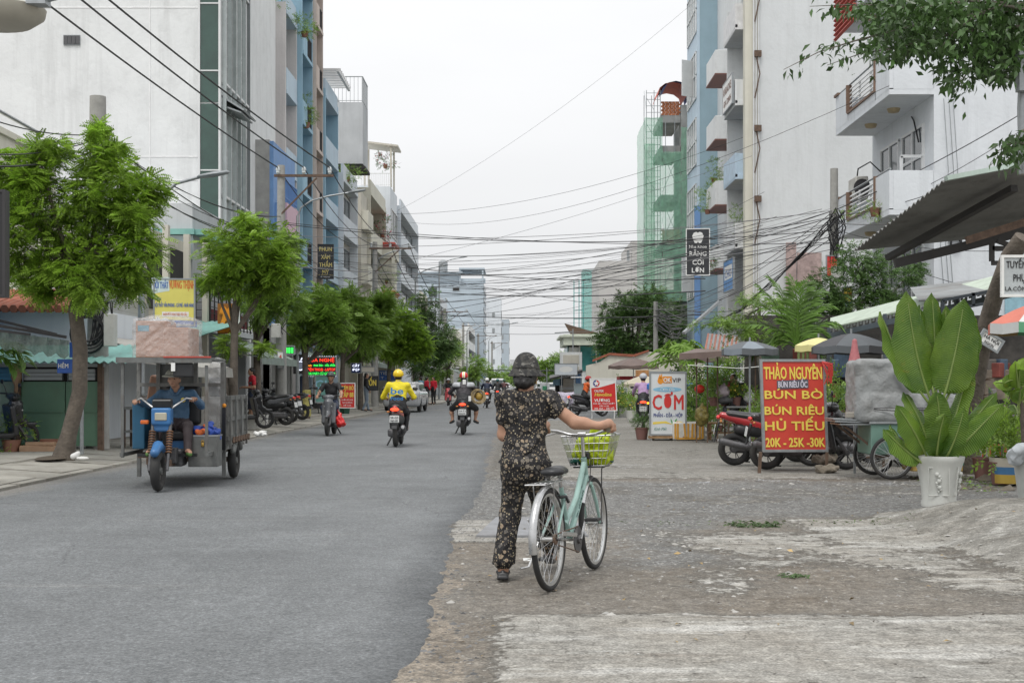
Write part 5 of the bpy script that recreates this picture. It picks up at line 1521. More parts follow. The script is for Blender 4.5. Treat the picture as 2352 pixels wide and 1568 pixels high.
for i in range(3):
 s = P((115,205,268)[i],0,25); e = Vector(ins2[i]); v = (s - e); st = e + v * 1.95; st.z = s.z + .85
 cable([(e,st,.35)],.021,'power_line',CBL,['thick black power line nearest the left edge of the sky','middle one of three thick black power lines at the upper left','rightmost one of three thick black power lines at the upper left'][i],'three thick feeder lines',24,5)
 cable([(e,ins3[i],.9)],.017,'power_line',CBL,['left','middle','right'][i] + ' feeder line sagging from the long cross arm over the tree crowns','feeder lines past the cross arm',16)
 cable([(ins3[i],(-7.9 + 1 - 1.3 + .12 + 1.18 * i,103.8,8.1),1.1),((-7.9 + 1 - 1.3 + .12 + 1.18 * i,103.8,8.1),(-7.2 + 1 - 1.3 + .12 + 1.18 * i,127.8,8.6),.7),((-7.2 + 1 - 1.3 + .12 + 1.18 * i,127.8,8.6),(-6.6 + 1.4 - 1.6 + .12 + 1.48 * i,157,8.5),.8)],
 .02,'power_line',CBL,['left','middle','right'][i] + ' far feeder line hung between the distant poles','feeder lines between the distant poles')
r = random.Random(12)
L1 = []
for i in range(6): L1.append((A1[i % 4],A2[i % 5],r.uniform(.15,.8)))
for i in range(5): L1.append((A2[i],A3[i % 3],r.uniform(.3,1.0)))
for i in range(4): L1.append((A3[i % 3],(-7.9,104,r.uniform(5.5,7)),r.uniform(.4,1.2)))
for i in range(3): L1.append((A1[i],P(-200,(200,330,360)[i],16),.2))
for i in range(3): L1.append(((-7.9,104,6.2 + .3 * i),(-6.6,157,6.2 + .4 * i),1.0))
ORD = 'first second third fourth fifth sixth seventh eighth ninth tenth eleventh twelfth thirteenth fourteenth fifteenth sixteenth seventeenth eighteenth nineteenth'.split()
def ordw(i): return ORD[i] if i < 19 else (('twentieth','thirtieth','fortieth')[i // 10 - 1] if i % 10 == 9 else ('twenty','thirty','forty')[(i + 1) // 10 - 2] + '-' + ORD[(i + 1) % 10 - 1])
mid_ = lambda q: (q[0][2] + q[1][2]) / 2 - q[2]
L1.sort(key=lambda q: (q[0][1] + q[1][1],mid_(q)))
for i,(a,b,s) in enumerate(L1):
 cable([(a,b,s)],(.010 if i % 3 else .015) * (1 + .4 * (b[1] > 90 or a[1] > 60)),'cable',CBL,ordw(i) + ' black cable slung between the left hand poles, counted from the viewer','cables along the left hand poles',14)
L2 = []
for i in range(9):   # across the road
 L2.append((R1[i % 6],(-7.62,41.9,5.0 + r.uniform(0,1.6)),r.uniform(.25,.7)))
for i in range(8):
 L2.append((R1[i % 6],A3[i % 3] if i % 2 else (-7.45,67.9,r.uniform(4.5,6.6)),r.uniform(.3,1.0)))
for i in range(6):
 L2.append(((r.uniform(10.9,12),62 + i,r.uniform(6,14)),(-8.9,60 + 6 * i,r.uniform(6,9)),r.uniform(.4,1.6)))
for i in range(5):
 L2.append(((10,64 + 3 * i,r.uniform(4.3,7.5)),(-7.5,75 + 9 * i,r.uniform(4.6,7)),r.uniform(.3,1.1)))
for i in range(12): L2.append(((r.uniform(9.8,12),r.uniform(42,80),r.uniform(5.5,11)),(-8.0,r.uniform(60,110),r.uniform(5,9)),r.uniform(.2,1.2)))
L2.append(((12,70,24),(-8.5,92,13.5),1.0)); L2.append(((12,66,14),(-8.5,90,13.0),1.0)); L2.append(((10.8,38,10),(-8.5,92,12.8),1.6))
L2.sort(key=mid_)
for i,(a,b,s) in enumerate(L2):
 cable([(a,b,s)],r.choice((.006,.008,.010,.013)),'cable',CBL if i % 3 else CBG,ordw(i) + ' lowest thin cable crossing high over the street between the two rows','cables crossing over the street',18)
for i,(y0,y1) in enumerate(((845,838),(716,722),(664,668),(612,640))):     # long sagging ones
 d = (150,110,90,84)[i]
 cable([(P(1020 if i == 0 else 930,y0,d),P(1620,y1,d * .62),.35)],(.05,.03,.026,.02)[i],'cable',CBL,['thick low cable bundle across the street end','dark cable crossing at the height of the round tree top','dark cable crossing below the dental sign','thin cable crossing behind the dental sign'][i],'low cables over the far street',20)
L3 = []
for i in range(4): L3.append((R1[i + 1],P(2400,330 + 120 * i,34),.3))
L3.append((R1[0],P(2345,262,36),.12)); L3.append((R1[2],P(2345,300,36),.25))
for i in range(5): L3.append((R1[i],R2[i % 3],r.uniform(.3,1.2)))
for i in range(4): L3.append((R2[i % 3],P(1760 - 30 * i,700 + 14 * i,52),.4))
for i in range(3): L3.append((R2[i % 3],(6,140,5 + i * .5),.8))
L3.sort(key=mid_)
for i,(a,b,s) in enumerate(L3):
 cable([(a,b,s)],r.choice((.008,.011,.014)),'cable',CBL if i % 2 else CBG,ordw(i) + ' lowest dark cable running from the right hand poles','cables from the right hand pole',14)
bun = []
for k in range(7):
 a = Vector((9.75,40.2,6.4 + .04 * k)); b = P(1690 - 6 * k,715 + 5 * k,43)
 pts = [a.lerp(b,i / 12) + Vector((.05 * math.sin(i * 1.7 + k),0,.06 * math.cos(i * 1.3 + k) - .9 * (i / 12) * (1 - i / 12))) for i in range(13)]
 bun.append(pts)
m = MB()
for p_ in bun[:5]: m.tube(p_,.015,5)
tag(m.build('cable_bundle',CBL,None,60),'thick frayed bundle of black cables sloping from the right pole to the palm','cable')
m = MB(); r2 = random.Random(5)
for k in range(16):
 pts = [(9.8 + r2.uniform(-.28,.3),40.25 + r2.uniform(-.1,.0),6.6 - i * .45 + r2.uniform(-.15,.15)) for i in range(8)]
 m.tube(pts,r2.choice((.010,.014,.02)),4)
for z in (5.3,4.0,3.3): m.ring((9.95,40.2,z),.16,.018,(0,1,.1),14,5)
tag(m.build('cable_tangle',CBL,None,60),'untidy tangle of black cables hanging down the right utility pole','cable')
m = MB()
for k in range(12):
 a = Vector((8.0,75.8,5.7 - .1 * k)); pts = [a + Vector((.30 * i + r2.uniform(-.1,.1),0,-.32 * i + .04 * i * i + r2.uniform(-.12,.12))) for i in range(6)]
 m.tube(pts,.02,4)
tag(m.build('cable_tangle',CBG,None,60),'grey tangle of wires drooping from the short pole by the round tree','cable')
m = MB()
for k in range(10): m.tube([(-7.72 + r2.uniform(-.2,.25),24.1,5.6 - i * .5 + r2.uniform(-.1,.1)) for i in range(8)],.012,4)
tag(m.build('cable_tangle',CBL,None,60),'loose black wires running down the first utility pole','cable')
m = MB()
for k in range(9): m.tube([(-7.6 + r2.uniform(-.3,.35),41.7,5.9 - i * .42 + r2.uniform(-.1,.1)) for i in range(8)],.015,4)
tag(m.build('cable_tangle',CBL,None,60),'loose black wires wrapped down the second utility pole','cable')
for (x,y,d,rr,lab,fl) in ((625,12,56.2,(.9,.5,.9),'tall bushy roof plant on top of the pinkish white wall',None),(700,70,57.5,(.4,.5,.5),'green shrub beside the roof rail of the pale balcony house',None),(704,272,60,(.45,.5,.75),'green bush spilling over the blue house upper balcony',None),
 (797,405,71,(.9,.5,.5),'light green roof shrub on the cream boxy house',None),(885,375,91,(.9,.6,.6),'dry vine on the roof shelter of the blue grey house',FLR),(878,530,88,(1.0,.7,.7),'red bougainvillea crown on the cream balcony house',FLR),
 (888,640,87,(.8,.6,.6),'green plants along the lower red banded balcony',None),(1640,400,73,(.45,.5,.8),'potted plant hanging on the white balcony box',None),(1625,470,74,(.6,.5,.9),'trailing creeper on the side of the blue house',None),(1625,605,70,(.5,.5,.6),'pink flowering creeper by the dental sign',FLR),(1700,515,66,(.5,.4,.8),'straggly plant on the lower cream balcony',None),
 (2010,490,39,(1.1,.3,.16),'thin creeper lying along the tin roof edge below the balcony',None)):
 plants(None,lab,P(x,y,d) - Vector((0,0,rr[2] * .6)),rr,200,.22 if d > 45 else .13,LF2 if fl is None else LF3,'balcony and roof plants',fl)
# ================================================================== SIGNS AND STREET THINGS
NAVY = M('print_navy',(.03,.05,.22)); STY = M('styrofoam',(.60,.60,.56),rough=.8,var=.1,dirt=.45,vs=5)
def lit(name,col,s=2.0): return M(name,tuple(c * .3 for c in col),emit=col,es=s,var=0)
WOD = M('wood_tan',(.36,.22,.11),rough=.75,var=.25,vs=6,bump=.3,bs=30)
TRP = M('tarp_grey',(.27,.28,.28),rough=.6,var=.12,vs=2.2,dirt=.3,bump=.5,bs=7)
r_,wr,pa_,_ = board('yellow furniture shop signboard above the tricycle load',P(401,694,32.6),.99,1.15,(1,.12,0),face=M('sign_yellow',(.66,.60,.14),var=.08,vs=2))
pa_([(-.55,.62),(-.12,.62),(-.12,.28),(-.55,.20)],M('sign_pale',(.52,.62,.58)))
wr('NỘI THẤT',-.33,.34,.17,PBU,.36,.015); wr('VƯƠNG THỊNH',.18,.34,.20,M('print_orange_red',(.62,.16,.04)),.62,.015)
wr('Chuyên:',-.42,.06,.07,PBU,.2,.004); wr('NỘI THẤT VĂN PHÒNG - CÀ PHÊ - NHÀ HÀNG',.0,-.12,.095,PBU,.96,.015)
pa_([(-.3,-.36),(.35,-.36),(.35,-.24),(-.3,-.24)],WHT); wr('NHẬN ĐẶT HÀNG THEO YÊU CẦU',.02,-.335,.065,MC['print_orange_red'],.58,.01,depth=.006)
pa_([(-.55,-.62),(.55,-.62),(.55,-.47),(-.55,-.42)],PBU); wr('Website . Điện thoại',.0,-.57,.06,WHT,.8,.01,depth=.006)
r_ = thing('number_sign','big orange house number letters on a rack behind the second tree','sign',P(516,730,37))
text('29',r_,ORG,(0,0,-.38),(1,0,0),(.12,0,1),.34,.72,.05,depth=.0)
MB().box((0,.06,-.02),(.42,.05,.86)).build('backing',M('orange_dark',(.30,.12,.02)),r_); MB().box((.34,.05,-.1),(.16,.05,.95)).box((.34,.0,.1),(.1,.04,.1)).build('side_panel',WHT,r_)
r_,wr,pa_,_ = board('black beauty salon signboard with gold lettering on the left row',P(748,601,60),.70,1.56,(1,.1,0),face=CHR,edge=BLK,t=.14)
for s_,yy,ww in (('PHUN',.50,.50),('XĂM',.14,.36),('THẨM',-.22,.52),('MỸ',-.55,.26)): wr(s_,0,yy - .02,.19,M('letters_gold',(.75,.62,.22)),ww * 1.12,.02)
wr('Beauty',0,-.72,.06,WHT,.45,.0,shear=.3); pa_([(-.33,-.62),(.33,-.62),(.33,-.605),(-.33,-.605)],PGD)
r_,wr,pa_,_ = board('red and green light board of the phone shop',P(738,841,49),1.12,.70,(1,.06,0),face=BLK,edge=M('led_edge',(.3,.3,.3)))
LR_,LG_,LO_,LW_ = lit('led_red',(1,.05,.02),1.6),lit('led_green',(.05,1,.12),1.3),lit('led_orange',(1,.35,.02),1.6),lit('led_white',(.8,.85,1),1.6)
wr('SỬA NGHỆ',.0,.17,.13,LR_,.98,.02); wr('mua bán - sửa chữa',.12,.0,.10,LG_,.80,.02); wr('ĐIỆN THOẠI - LAPTOP',0,-.17,.105,LR_,1.04,.02); wr('THU MÁY CŨ GIÁ CAO',0,-.32,.10,LG_,1.04,.02); wr('Chuyên',-.45,.0,.08,LO_,.2,.01)
m = MB()
for i in range(14): m.box((-.56 + i * .086,-.06,.38),(.018,.02,.018)).box((-.56 + i * .086,-.06,-.38),(.018,.02,.018))
m.build('edge_lights',LW_,r_)
r_,wr,pa_,_ = board('black light box with white bitten apple outline beside the light board',P(690,836,48),.48,.68,(1,.05,0),face=BLK,edge=BLK)
ap = []
for i in range(30):
 a = 2 * math.pi * i / 30 + math.pi / 2; rr_ = .15 * (1 + .10 * abs(math.sin(a)) - .22 * math.exp(-((math.sin(a) - 1) * 5)**2) - .10 * math.exp(-((math.sin(a) + 1) * 6)**2)) * (1 if abs(a - math.pi * 2) > .35 else .72)
 ap.append((rr_ * math.cos(a) * 1.0,rr_ * math.sin(a) * 1.25 - .05))
pa_(ap,LW_,name='apple_emblem'); pa_([(.0,.14),(.05,.24),(.10,.25),(.05,.15)],LW_,name='apple_leaf'); pa_([(x * .80,y * .80 - .01) for x,y in ap],M('apple_inner',(.30,.34,.46)),.006,'apple_inner')
r_,wr,pa_,_ = board('small green lit panel under the grey awning by the second pole',P(662,804,44),.42,.28,(1,0,0),face=BLK,t=.06)
for i in range(4): pa_([(-.18 + i * .095,-.1),(-.11 + i * .095,-.1),(-.11 + i * .095,.09),(-.18 + i * .095,.09)],LG_,name='led_segment')
r_,wr,pa_,_ = board('teal standing board with big pale letters GI behind the oncoming rider',P(745,893,46),.62,.95,(1,0,0),face=M('board_teal',(.12,.27,.24)))
wr('GI',-.12,.0,.32,M('pale_blue_letter',(.25,.50,.62)),.4,.02)
r_,wr,pa_,_ = board('red menu board with yellow lettering on the left pavement',P(798,908,52),.60,.98,(1,.05,0),face=PRD,edge=WHT)
wr('CƠM BÒ',0,.22,.17,YEL,.5,.025); wr('TẤP 88',0,-.06,.19,YEL,.48,.03)
for k in range(3): wr(('SƯỜN BÌ CHẢ','GÀ NƯỚNG','MỞ CỬA')[k],0,-.2 - .11 * k,.06,WHT,(.46,.4,.3)[k],.01)
r_,wr,pa_,_ = board('black hair salon board with yellow letters over the woman in black',P(852,880,58),.62,.62,(1,.05,0),face=CHR,edge=BLK)
wr('UỐN',0,-.1,.26,YEL,.46,.03)
board('pale blank board over the hair salon board',P(846,848,58),.6,.26,(1,0,0),face=BEI)
r_,wr,pa_,_ = board('blue lit sign with white letters among the middle trees',P(818,845,56),.42,.42,(1,0,0),face=M('board_blue_dark',(.02,.04,.16)))
wr('CẮT',0,.05,.1,LW_,.3,.02); wr('ĐẸP',0,-.12,.1,LW_,.3,.02)
r_,wr,pa_,_ = board('blue and white shop sign behind the yellow jacket rider',P(890,862,70),.9,.55,(1,0,0),face=PBU)
wr('TIỆM',-.1,.05,.14,WHT,.6,.02); wr('T . L',-.1,-.18,.12,WHT,.5,.02)
r_,wr,pa_,_ = board('small red sign hanging over the silver car',P(905,820,72),.5,.3,(1,0,0),face=lit('glow_red',(.9,.1,.03),.6))
for (x,y,w,h,d,lb) in ((940,898,.9,.8,80,'red drinks banner behind the silver car'),(915,895,.7,.7,79,'second red drinks banner left of the first'),): board(lb,P(x,y,d),w,h,(1,0,0),face=PRD)
r_ = thing('street_sign','blue alley name plates on a thin grey post behind the nearest tree trunk','street sign',(-7.55,22.6,PZ))
MB().lathe([(.035,0),(.035,1.98),(0,2.0)],n=10).build('post',STL,r_,40)
BLP = M('plate_blue',(.02,.10,.42),rough=.4)
MB().box((-.20,-.04,1.52),(.42,.015,.24),b=.005).build('name_plate',BLP,r_); MB().box((-.08,-.04,1.80),(.02,.015,.0) if 0 else (.24,.015,.26),b=.005).build('name_plate',BLP,r_)
text('HẺM',r_,WHT,(-.30,-.052,1.49),(1,0,0),(0,0,1),.17,.075,.03)
r_,wr,pa_,_ = board('dark unlit billboard edge at the far left of the frame',P(-34,560,17),.52,1.36,(1,.1,0),face=BLK,edge=FRD,t=.18)
o = MB().tube([P(-20,684,17),(P(-20,900,17).x,17,.12)],.05,8).box(P(-9,930,17),(.09,.02,.55)).build('sign_post',GLL,None); tag(o,'pale metal post with a small poster under the dark billboard','post')
r_ = thing('awning','translucent green plastic sheet awning on dark poles at the left edge','awning',P(80,790,22)); o_ = P(80,790,22)
MB().bar(P(-60,738,22) - o_,P(152,774,22) - o_,.05).bar(P(-60,722,23.5) - o_,P(130,768,23.5) - o_,.05).bar(P(-60,752,21.6) - o_,P(70,768,21.8) - o_,.04).build('frame',FRD,r_)
m = MB(); vs = []; n = 22
for i in range(n + 1):
 x = -60 + (218) * i / n; y = 752 + 30 * i / n
 for j in range(4): vs.append(P(x,y + j * (13 + 2 * math.sin(i * 1.9)),21.9 + .05 * math.sin(i * 2.1 + j)) - o_)
m.add(vs,[(4 * i + j,4 * i + j + 1,4 * i + 5 + j,4 * i + 4 + j) for i in range(n) for j in range(3)]).build('plastic_sheet',M('plastic_green',(.10,.15,.12),rough=.2,var=.3,vs=6,alpha=.8,spec=.8,bump=.6,bs=14),r_,80)
plants(None,'leafy green bush growing against the green sheet gates',(-9.0,23.2,.1),(.33,.25,.42),170,.13,LF1,None,None,'plant','bush')
plants(None,'small weed patch at the foot of the green gates',(-8.4,23.4,.1),(.2,.15,.12),40,.08,LF2,None,None,'plant','bush')
o = MB().box((0,0,.06),(.62,.3,.12),.15,b=.02).box((.05,0,.15),(.5,.28,.06),.1,b=.01).build('cardboard_pile',M('brick_pale',(.38,.24,.15),var=.25,dirt=.4),None,loc=(-8.55,23.3,PZ)); tag(o,'flattened pinkish cardboard lying before the green gates','cardboard')
o = solid('paper_cup',[('c',(-7.15,21.0,PZ + .05),(-7.08,21.02,PZ + .10),.05,.035),('e',(-7.0,21.0,PZ + .02),(.10,.05,.03))],Mpap,None,.012); tag(o,'crushed white cup at the foot of the nearest street tree','litter')
o = solid('plastic_bag',[('e',(0,0,.04),(.16,.1,.05)),('c',(-.1,0,.06),(.12,.04,.10),.04,.03)],Mpap,None,.02,noise=.015,nsc=25); o.location = G(597,1000,.1); tag(o,'white plastic scrap lying on the kerb beyond the tricycle','litter')
MB_ = M('tree_pit_soil',(.10,.08,.06),rough=.95)
o = MB().lathe([(.40,0),(.36,.02),(0,.03)],(-7.55,21.3,PZ + .01),18,sx=.62,sy=1.6).build('tree_pit',MB_,None,30); struct(o)
r_ = thing('work_table','cluttered metal work table beside the first utility pole','table',(-7.15,25.2,PZ))
MB().box((0,0,.75),(.8,.5,.05)).box((.0,0,.3),(.8,.5,.04)).build('table_top',TIN,r_)
for x in (-.38,.38):
 for y in (-.22,.22): MB().box((x,y,.37),(.04,.04,.74)).build('leg',RST,r_)
r_ = thing('metal_box','grey metal box with yellow stickers on the work table','box',(-7.1,25.15,PZ + .775)); MB().box((0,0,.12),(.42,.3,.24),b=.01).build('body',FRG,r_); MB().box((-.1,-.155,.1),(.12,.01,.1)).box((.1,-.155,.1),(.12,.01,.1)).build('sticker',YEL,r_)
o = MB().box((-6.95,26.5,.95),(.42,.04,1.5)).build('cloth_screen',M('cloth_pale',(.40,.40,.40),rough=.9,var=.15,vs=3,streak=.5),None); tag(o,'pale grey cloth screen hanging behind the work table','screen')
def tub(lab,x,y,s=(.4,.3,.38),d=None,z=PZ):
 p = G(x,y,z); r = thing('foam_tub',lab,'box',p,RN.uniform(-.2,.2))
 w,dd,h = s
 m = MB(); o_,i_ = (w / 2,dd / 2),(w / 2 - .035,dd / 2 - .035); t = .86
 m.box((0,0,.02),(w * t,dd * t,.04))
 for sx,sy in ((1,0),(-1,0),(0,1),(0,-1)):
  if sx: m.add([(sx * w / 2 * t,-dd / 2 * t,0),(sx * w / 2 * t,dd / 2 * t,0),(sx * w / 2,dd / 2,h),(sx * w / 2,-dd / 2,h),(sx * (w / 2 - .04) * t,-dd / 2 * t,.02),(sx * (w / 2 - .04) * t,dd / 2 * t,.02),(sx * (w / 2 - .04),dd / 2,h),(sx * (w / 2 - .04),-dd / 2,h)],[(0,1,2,3),(7,6,5,4),(3,2,6,7)])
  else: m.add([(-w / 2 * t,sy * dd / 2 * t,0),(w / 2 * t,sy * dd / 2 * t,0),(w / 2,sy * dd / 2,h),(-w / 2,sy * dd / 2,h),(-w / 2 * t,sy * (dd / 2 - .04) * t,.02),(w / 2 * t,sy * (dd / 2 - .04) * t,.02),(w / 2,sy * (dd / 2 - .04),h),(-w / 2,sy * (dd / 2 - .04),h)],[(0,1,2,3),(7,6,5,4),(3,2,6,7)])
 m.build('tub',STY,r); MB().box((0,0,h * .8),(w * .86,dd * .86,.02)).build('soil',MB_,r)
 return r
tub('left one of two white foam planters before the man in red',577,984); tub('right one of two white foam planters behind the dark tree trunk',600,982,(.34,.3,.36))
r_ = thing('rubbish_bin','dark green wheeled bin beside the red menu board','bin',G(792,950,PZ)); MB().lathe([(.18,0),(.24,.75),(.25,.78)],n=4).build('body',M('bin_green',(.02,.10,.06)),r_); MB().lathe([(.26,.78),(.26,.84),(.1,.88),(0,.88)],n=4).build('lid',MC['bin_green'],r_)
r_ = thing('closed_parasol','closed navy blue parasol standing by the yellow trunk','umbrella',G(692,948,PZ)); MB().lathe([(.17,0.5),(.14,.9),(.06,1.5),(0,1.55)],n=8).build('canopy',M('navy_cloth',(.04,.06,.12),bump=.5,bs=10),r_,60); MB().lathe([(.02,0),(.02,1.7)],n=6).build('pole',STL,r_)
for (x,y,c,s,lb) in ((915,918,(.45,.06,.05),.3,'red plastic crate under the red banners'),(975,920,(.12,.25,.5),.3,'blue basin near the far red shirts'),(860,925,(.5,.5,.48),.22,'white bucket by the third pole')):
 p = G(x,y,PZ); o = MB().lathe([(s * .7,0),(s,s * 1.3),(s * .9,s * 1.3),(s * .6,.05)],n=10).build('crate',plain('plastic_%02d' % int(x),c),None,40,loc=p); tag(o,lb,'container')
r_,wr,pa_,_ = board('large red street food board with yellow letters leaning on rusty legs',P(1823,931,19.7),.96,1.36,(1,.05,0),up=(-.035,0,1),t=.03,face=M('sign_food_red',(.58,.055,.035),rough=.5,var=.08,vs=3),edge=STL)
r_['label'] = 'large red noodle shop board with yellow letters in a steel frame'
for s_,yy,ww,hh in (('THẢO NGUYÊN',.40,.88,.19),('BÚN BÒ',.105,.88,.125),('BÚN RIÊU',-.135,.90,.125),('HỦ TIẾU',-.37,.90,.135),('20K - 25K -30K',-.62,.90,.14)):
 wr(s_,0.0,yy,hh,YEL,ww,.03 if yy < .3 else .02)
pa_([(-.25,.245),(.23,.265),(.23,.395),(-.25,.375)],M('patch_grey',(.10,.10,.12)),.008); wr('BÚN RIÊU ỐC',-.01,.275,.09,M('patch_lilac',(.60,.58,.66)),.44,.03,depth=.01)
MB().bar((-.50,0,-.70),(-.52,.02,-1.06),.045).bar((.50,0,-.70),(.50,.02,-.97),.04).build('leg',RST,r_)
m = MB()
rr_ = random.Random(2)
for k in range(14): m.tube([(.42,-.03,.66),(.5 + rr_.uniform(-.05,.08),-.06,.58 + rr_.uniform(-.04,.06)),(.52 + rr_.uniform(-.08,.1),-.05,.40 + rr_.uniform(-.1,.1))],.008,4)
m.build('red_string',M('red_string',(.55,.06,.05)),r_)
r_,wr,pa_,_ = board('white rice shop light box with big red letters on a wooden stand',P(1534,926,31),.84,1.48,(1,-.06,0),t=.14,face=M('sign_box_white',(.66,.69,.70),rough=.4,var=.04),edge=FRG)
wr('VIP',.20,.50,.105,BLK,.2,.01); wr('OK',-.02,.50,.11,WHT,.17,.03,depth=.008); pa_([(-.12,.48),(.09,.48),(.09,.64),(-.12,.64)],ORG)
m_ = [(-.18 + .07 * math.cos(a),.53 + .075 * math.sin(a)) for a in np.linspace(0,6.28,13)[:-1]]; pa_(m_,ORG,name='hand_emblem'); pa_([(-.24,.58),(-.19,.70),(-.16,.60)],ORG,name='hand_emblem'); pa_([(-.19,.58),(-.15,.71),(-.12,.59)],ORG,name='hand_emblem')
pa_([(.34 * math.cos(a) - .02,.33 + .06 * math.sin(a)) for a in np.linspace(0,6.28,25)[:-1]],M('print_sky',(.25,.50,.68)),name='oval'); wr('Cơm Dĩa',-.02,.30,.07,WHT,.34,.0,shear=.3,depth=.007)
wr('CƠM',0,-.14,.36,PRD,.72,.018); wr('PHẦN - DĨA - HỘP',.0,-.32,.085,NAVY,.68,.02)
pa_([(-.36,-.44),(-.05,-.42),(.12,-.50),(-.1,-.47),(-.36,-.50)],YEL,name='swash'); pa_([(.14 + .10 * math.cos(a) * .8,-.42 + .07 * math.sin(a * 2.3)) for a in np.linspace(0,6.28,12)[:-1]],PGN,name='leaf_print')
pa_([(.27 + .12 * math.cos(a),-.52 + .10 * math.sin(a)) for a in np.linspace(0,6.28,15)[:-1]],YEL,name='dish_print'); pa_([(.22 + .06 * math.cos(a),-.47 + .05 * math.sin(a)) for a in np.linspace(0,6.28,9)[:-1]],ORG,.006,name='dish_print'); wr('Kính Mời',-.18,-.64,.08,M('print_green_dark',(.03,.20,.16)),.3,.0,shear=.4)
MB().box((0,.04,-.80),(.9,.3,.05)).build('base',WOD,r_)
for x in (-.40,.40):
 for y in (-.06,.2): MB().bar((x,y,-1.30 + .02),(x,y * .6,-.74),.035).build('leg',FRW,r_)
r_,wr,pa_,_ = board('red and white motor oil sign for a tyre repair man on thin sticks',P(1386,906,50),.98,1.22,(1,.14,0),up=(-.05,0,1),t=.03,face=PRD,edge=WHT)
pa_([(-.5,.62),(.5,.62),(.5,.45),(-.16,.27),(-.5,.25)],WHT,name='white_band')
pa_([(-.26 + .13 * math.cos(a),.43 + .13 * math.sin(a)) for a in np.linspace(0,6.28,21)[:-1]],PRD,.006,'round_emblem'); pa_([(-.26 + .13 * math.cos(a),.43 + .13 * math.sin(a)) for a in np.linspace(1.57,4.71,12)],NAVY,.009,'round_emblem')
pa_([(-.26 + (.12 if i % 2 == 0 else .05) * math.sin(i * math.pi / 5),.43 + (.12 if i % 2 == 0 else .05) * math.cos(i * math.pi / 5)) for i in range(10)],WHT,.012,'star_emblem')
wr('CALTEX',-.17,.10,.09,WHT,.36,.03); wr('Havoline',-.02,-.055,.13,YEL,.66,.03,shear=.25); wr('VƯƠNG',-.07,-.27,.11,WHT,.60,.04)
wr('SỬA XE - THAY NHỚT',.0,-.37,.06,WHT,.84,.02); wr('CÁC LOẠI',0,-.46,.055,WHT,.36,.02); wr('XE GA - XE SỐ',0,-.565,.07,WHT,.78,.03)
MB().bar((-.44,0,-.62),(-.44,0,-.92),.025).build('leg',WHT,r_); MB().bar((.42,0,-.62),(.42,0,-.92),.025).build('leg',WHT,r_)
r_,wr,pa_,_ = board('yellow vertical sign with a blue patch beside the right utility pole',P(1946,692,37),.25,.80,(1,0,0),face=YEL)
wr('BÁN CƠM',0,.16,.07,PRD,.2,.02); pa_([(-.11,-.2),(.11,-.17),(.11,.0),(-.11,-.03)],PBU); wr('SÁNG',0,-.13,.06,WHT,.17,.02,depth=.006)
r_,wr,pa_,_ = board('white job notice board nailed to the leaning trunk at the right edge',P(2352,634,17.75),.59,.535,(1,-.02,0),face=M('sign_dull_white',(.44,.47,.48)),t=.03,edge=WHT)
wr('TUYỂN',-.11,.11,.097,BLK,.27,.02); wr('PHỤ',-.07,-.07,.097,BLK,.16,.02); wr('LA.CÔNG : 09',-.02,-.20,.057,BLK,.48,.015)
r_,wr,pa_,_ = board('tilted white scrap of a sign hanging from the leaning trunk',P(2275,783,18.75),.32,.18,(1,0,-.62),up=(.62,0,1),face=WHT,t=.02)
wr('HÀ NỘI',0,.0,.05,BLK,.24,.02); wr('NGON',0,-.07,.045,BLK,.15,.02)
r_ = thing('canopy','dark corrugated tin canopy on steel beams at the right edge','canopy',(8,21,0)); o_ = Vector((8,21,0))
c00,c10,c01,c11 = P(1963,576,24),P(2420,530,24),P(2171,414,19.5),P(2480,360,19.5)
m = MB(); n = 88; vs = []
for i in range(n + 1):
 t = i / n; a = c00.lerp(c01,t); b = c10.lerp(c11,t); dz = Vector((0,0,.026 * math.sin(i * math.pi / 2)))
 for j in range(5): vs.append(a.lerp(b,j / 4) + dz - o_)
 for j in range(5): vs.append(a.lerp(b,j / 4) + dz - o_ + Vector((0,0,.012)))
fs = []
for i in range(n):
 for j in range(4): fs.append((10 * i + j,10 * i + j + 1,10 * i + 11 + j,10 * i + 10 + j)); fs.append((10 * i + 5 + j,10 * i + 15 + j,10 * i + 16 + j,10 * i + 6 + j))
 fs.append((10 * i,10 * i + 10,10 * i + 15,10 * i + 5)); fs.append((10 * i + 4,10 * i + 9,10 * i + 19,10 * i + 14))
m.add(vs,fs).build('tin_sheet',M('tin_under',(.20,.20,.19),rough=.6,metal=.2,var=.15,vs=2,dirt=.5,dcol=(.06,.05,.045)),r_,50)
MB().bar(c01 - o_ + Vector((0,-.03,.02)),c11 - o_ + Vector((0,-.03,.05)),.16,.07).build('edge_flashing',M('flashing_mint',(.46,.56,.50),rough=.5,var=.08,streak=.3),r_)
DKS = M('steel_dark',(.045,.042,.04),rough=.6,var=.2)
MB().bar(P(2040,592,23.5) - o_,P(2330,432,20) - o_,.12,.10).build('rafter',DKS,r_); MB().bar(P(2055,605,22.5) - o_,P(2420,515,22.5) - o_,.12,.16).build('beam',DKS,r_)
m = MB()
for a,b in (((2278,560),(2278,600)),((2278,570),(2400,572)),((2290,553),(2400,592)),((2278,604),(2400,604))): m.bar(P(*a,21) - o_,P(*b,21) - o_,.07)
m.build('truss',DKS,r_); MB().bar(P(2220,552,20.5) - o_,P(2420,490,20.5) - o_,.1,.12).build('rusty_rail',RST,r_)
MB().bar((P(2470,500,21).x,21,0),(P(2470,500,21).x,21,4.3),.12).build('post',DKS,r_).location = -o_
o = MB().tube([P(2352,120,12),P(2346,250,12),P(2350,400,12)],.04,8).box(P(2352,160,11.9),(.12,.1,.4)).build('steel_post',STL,None,50); tag(o,'galvanised post end at the extreme right below the leaves','post')
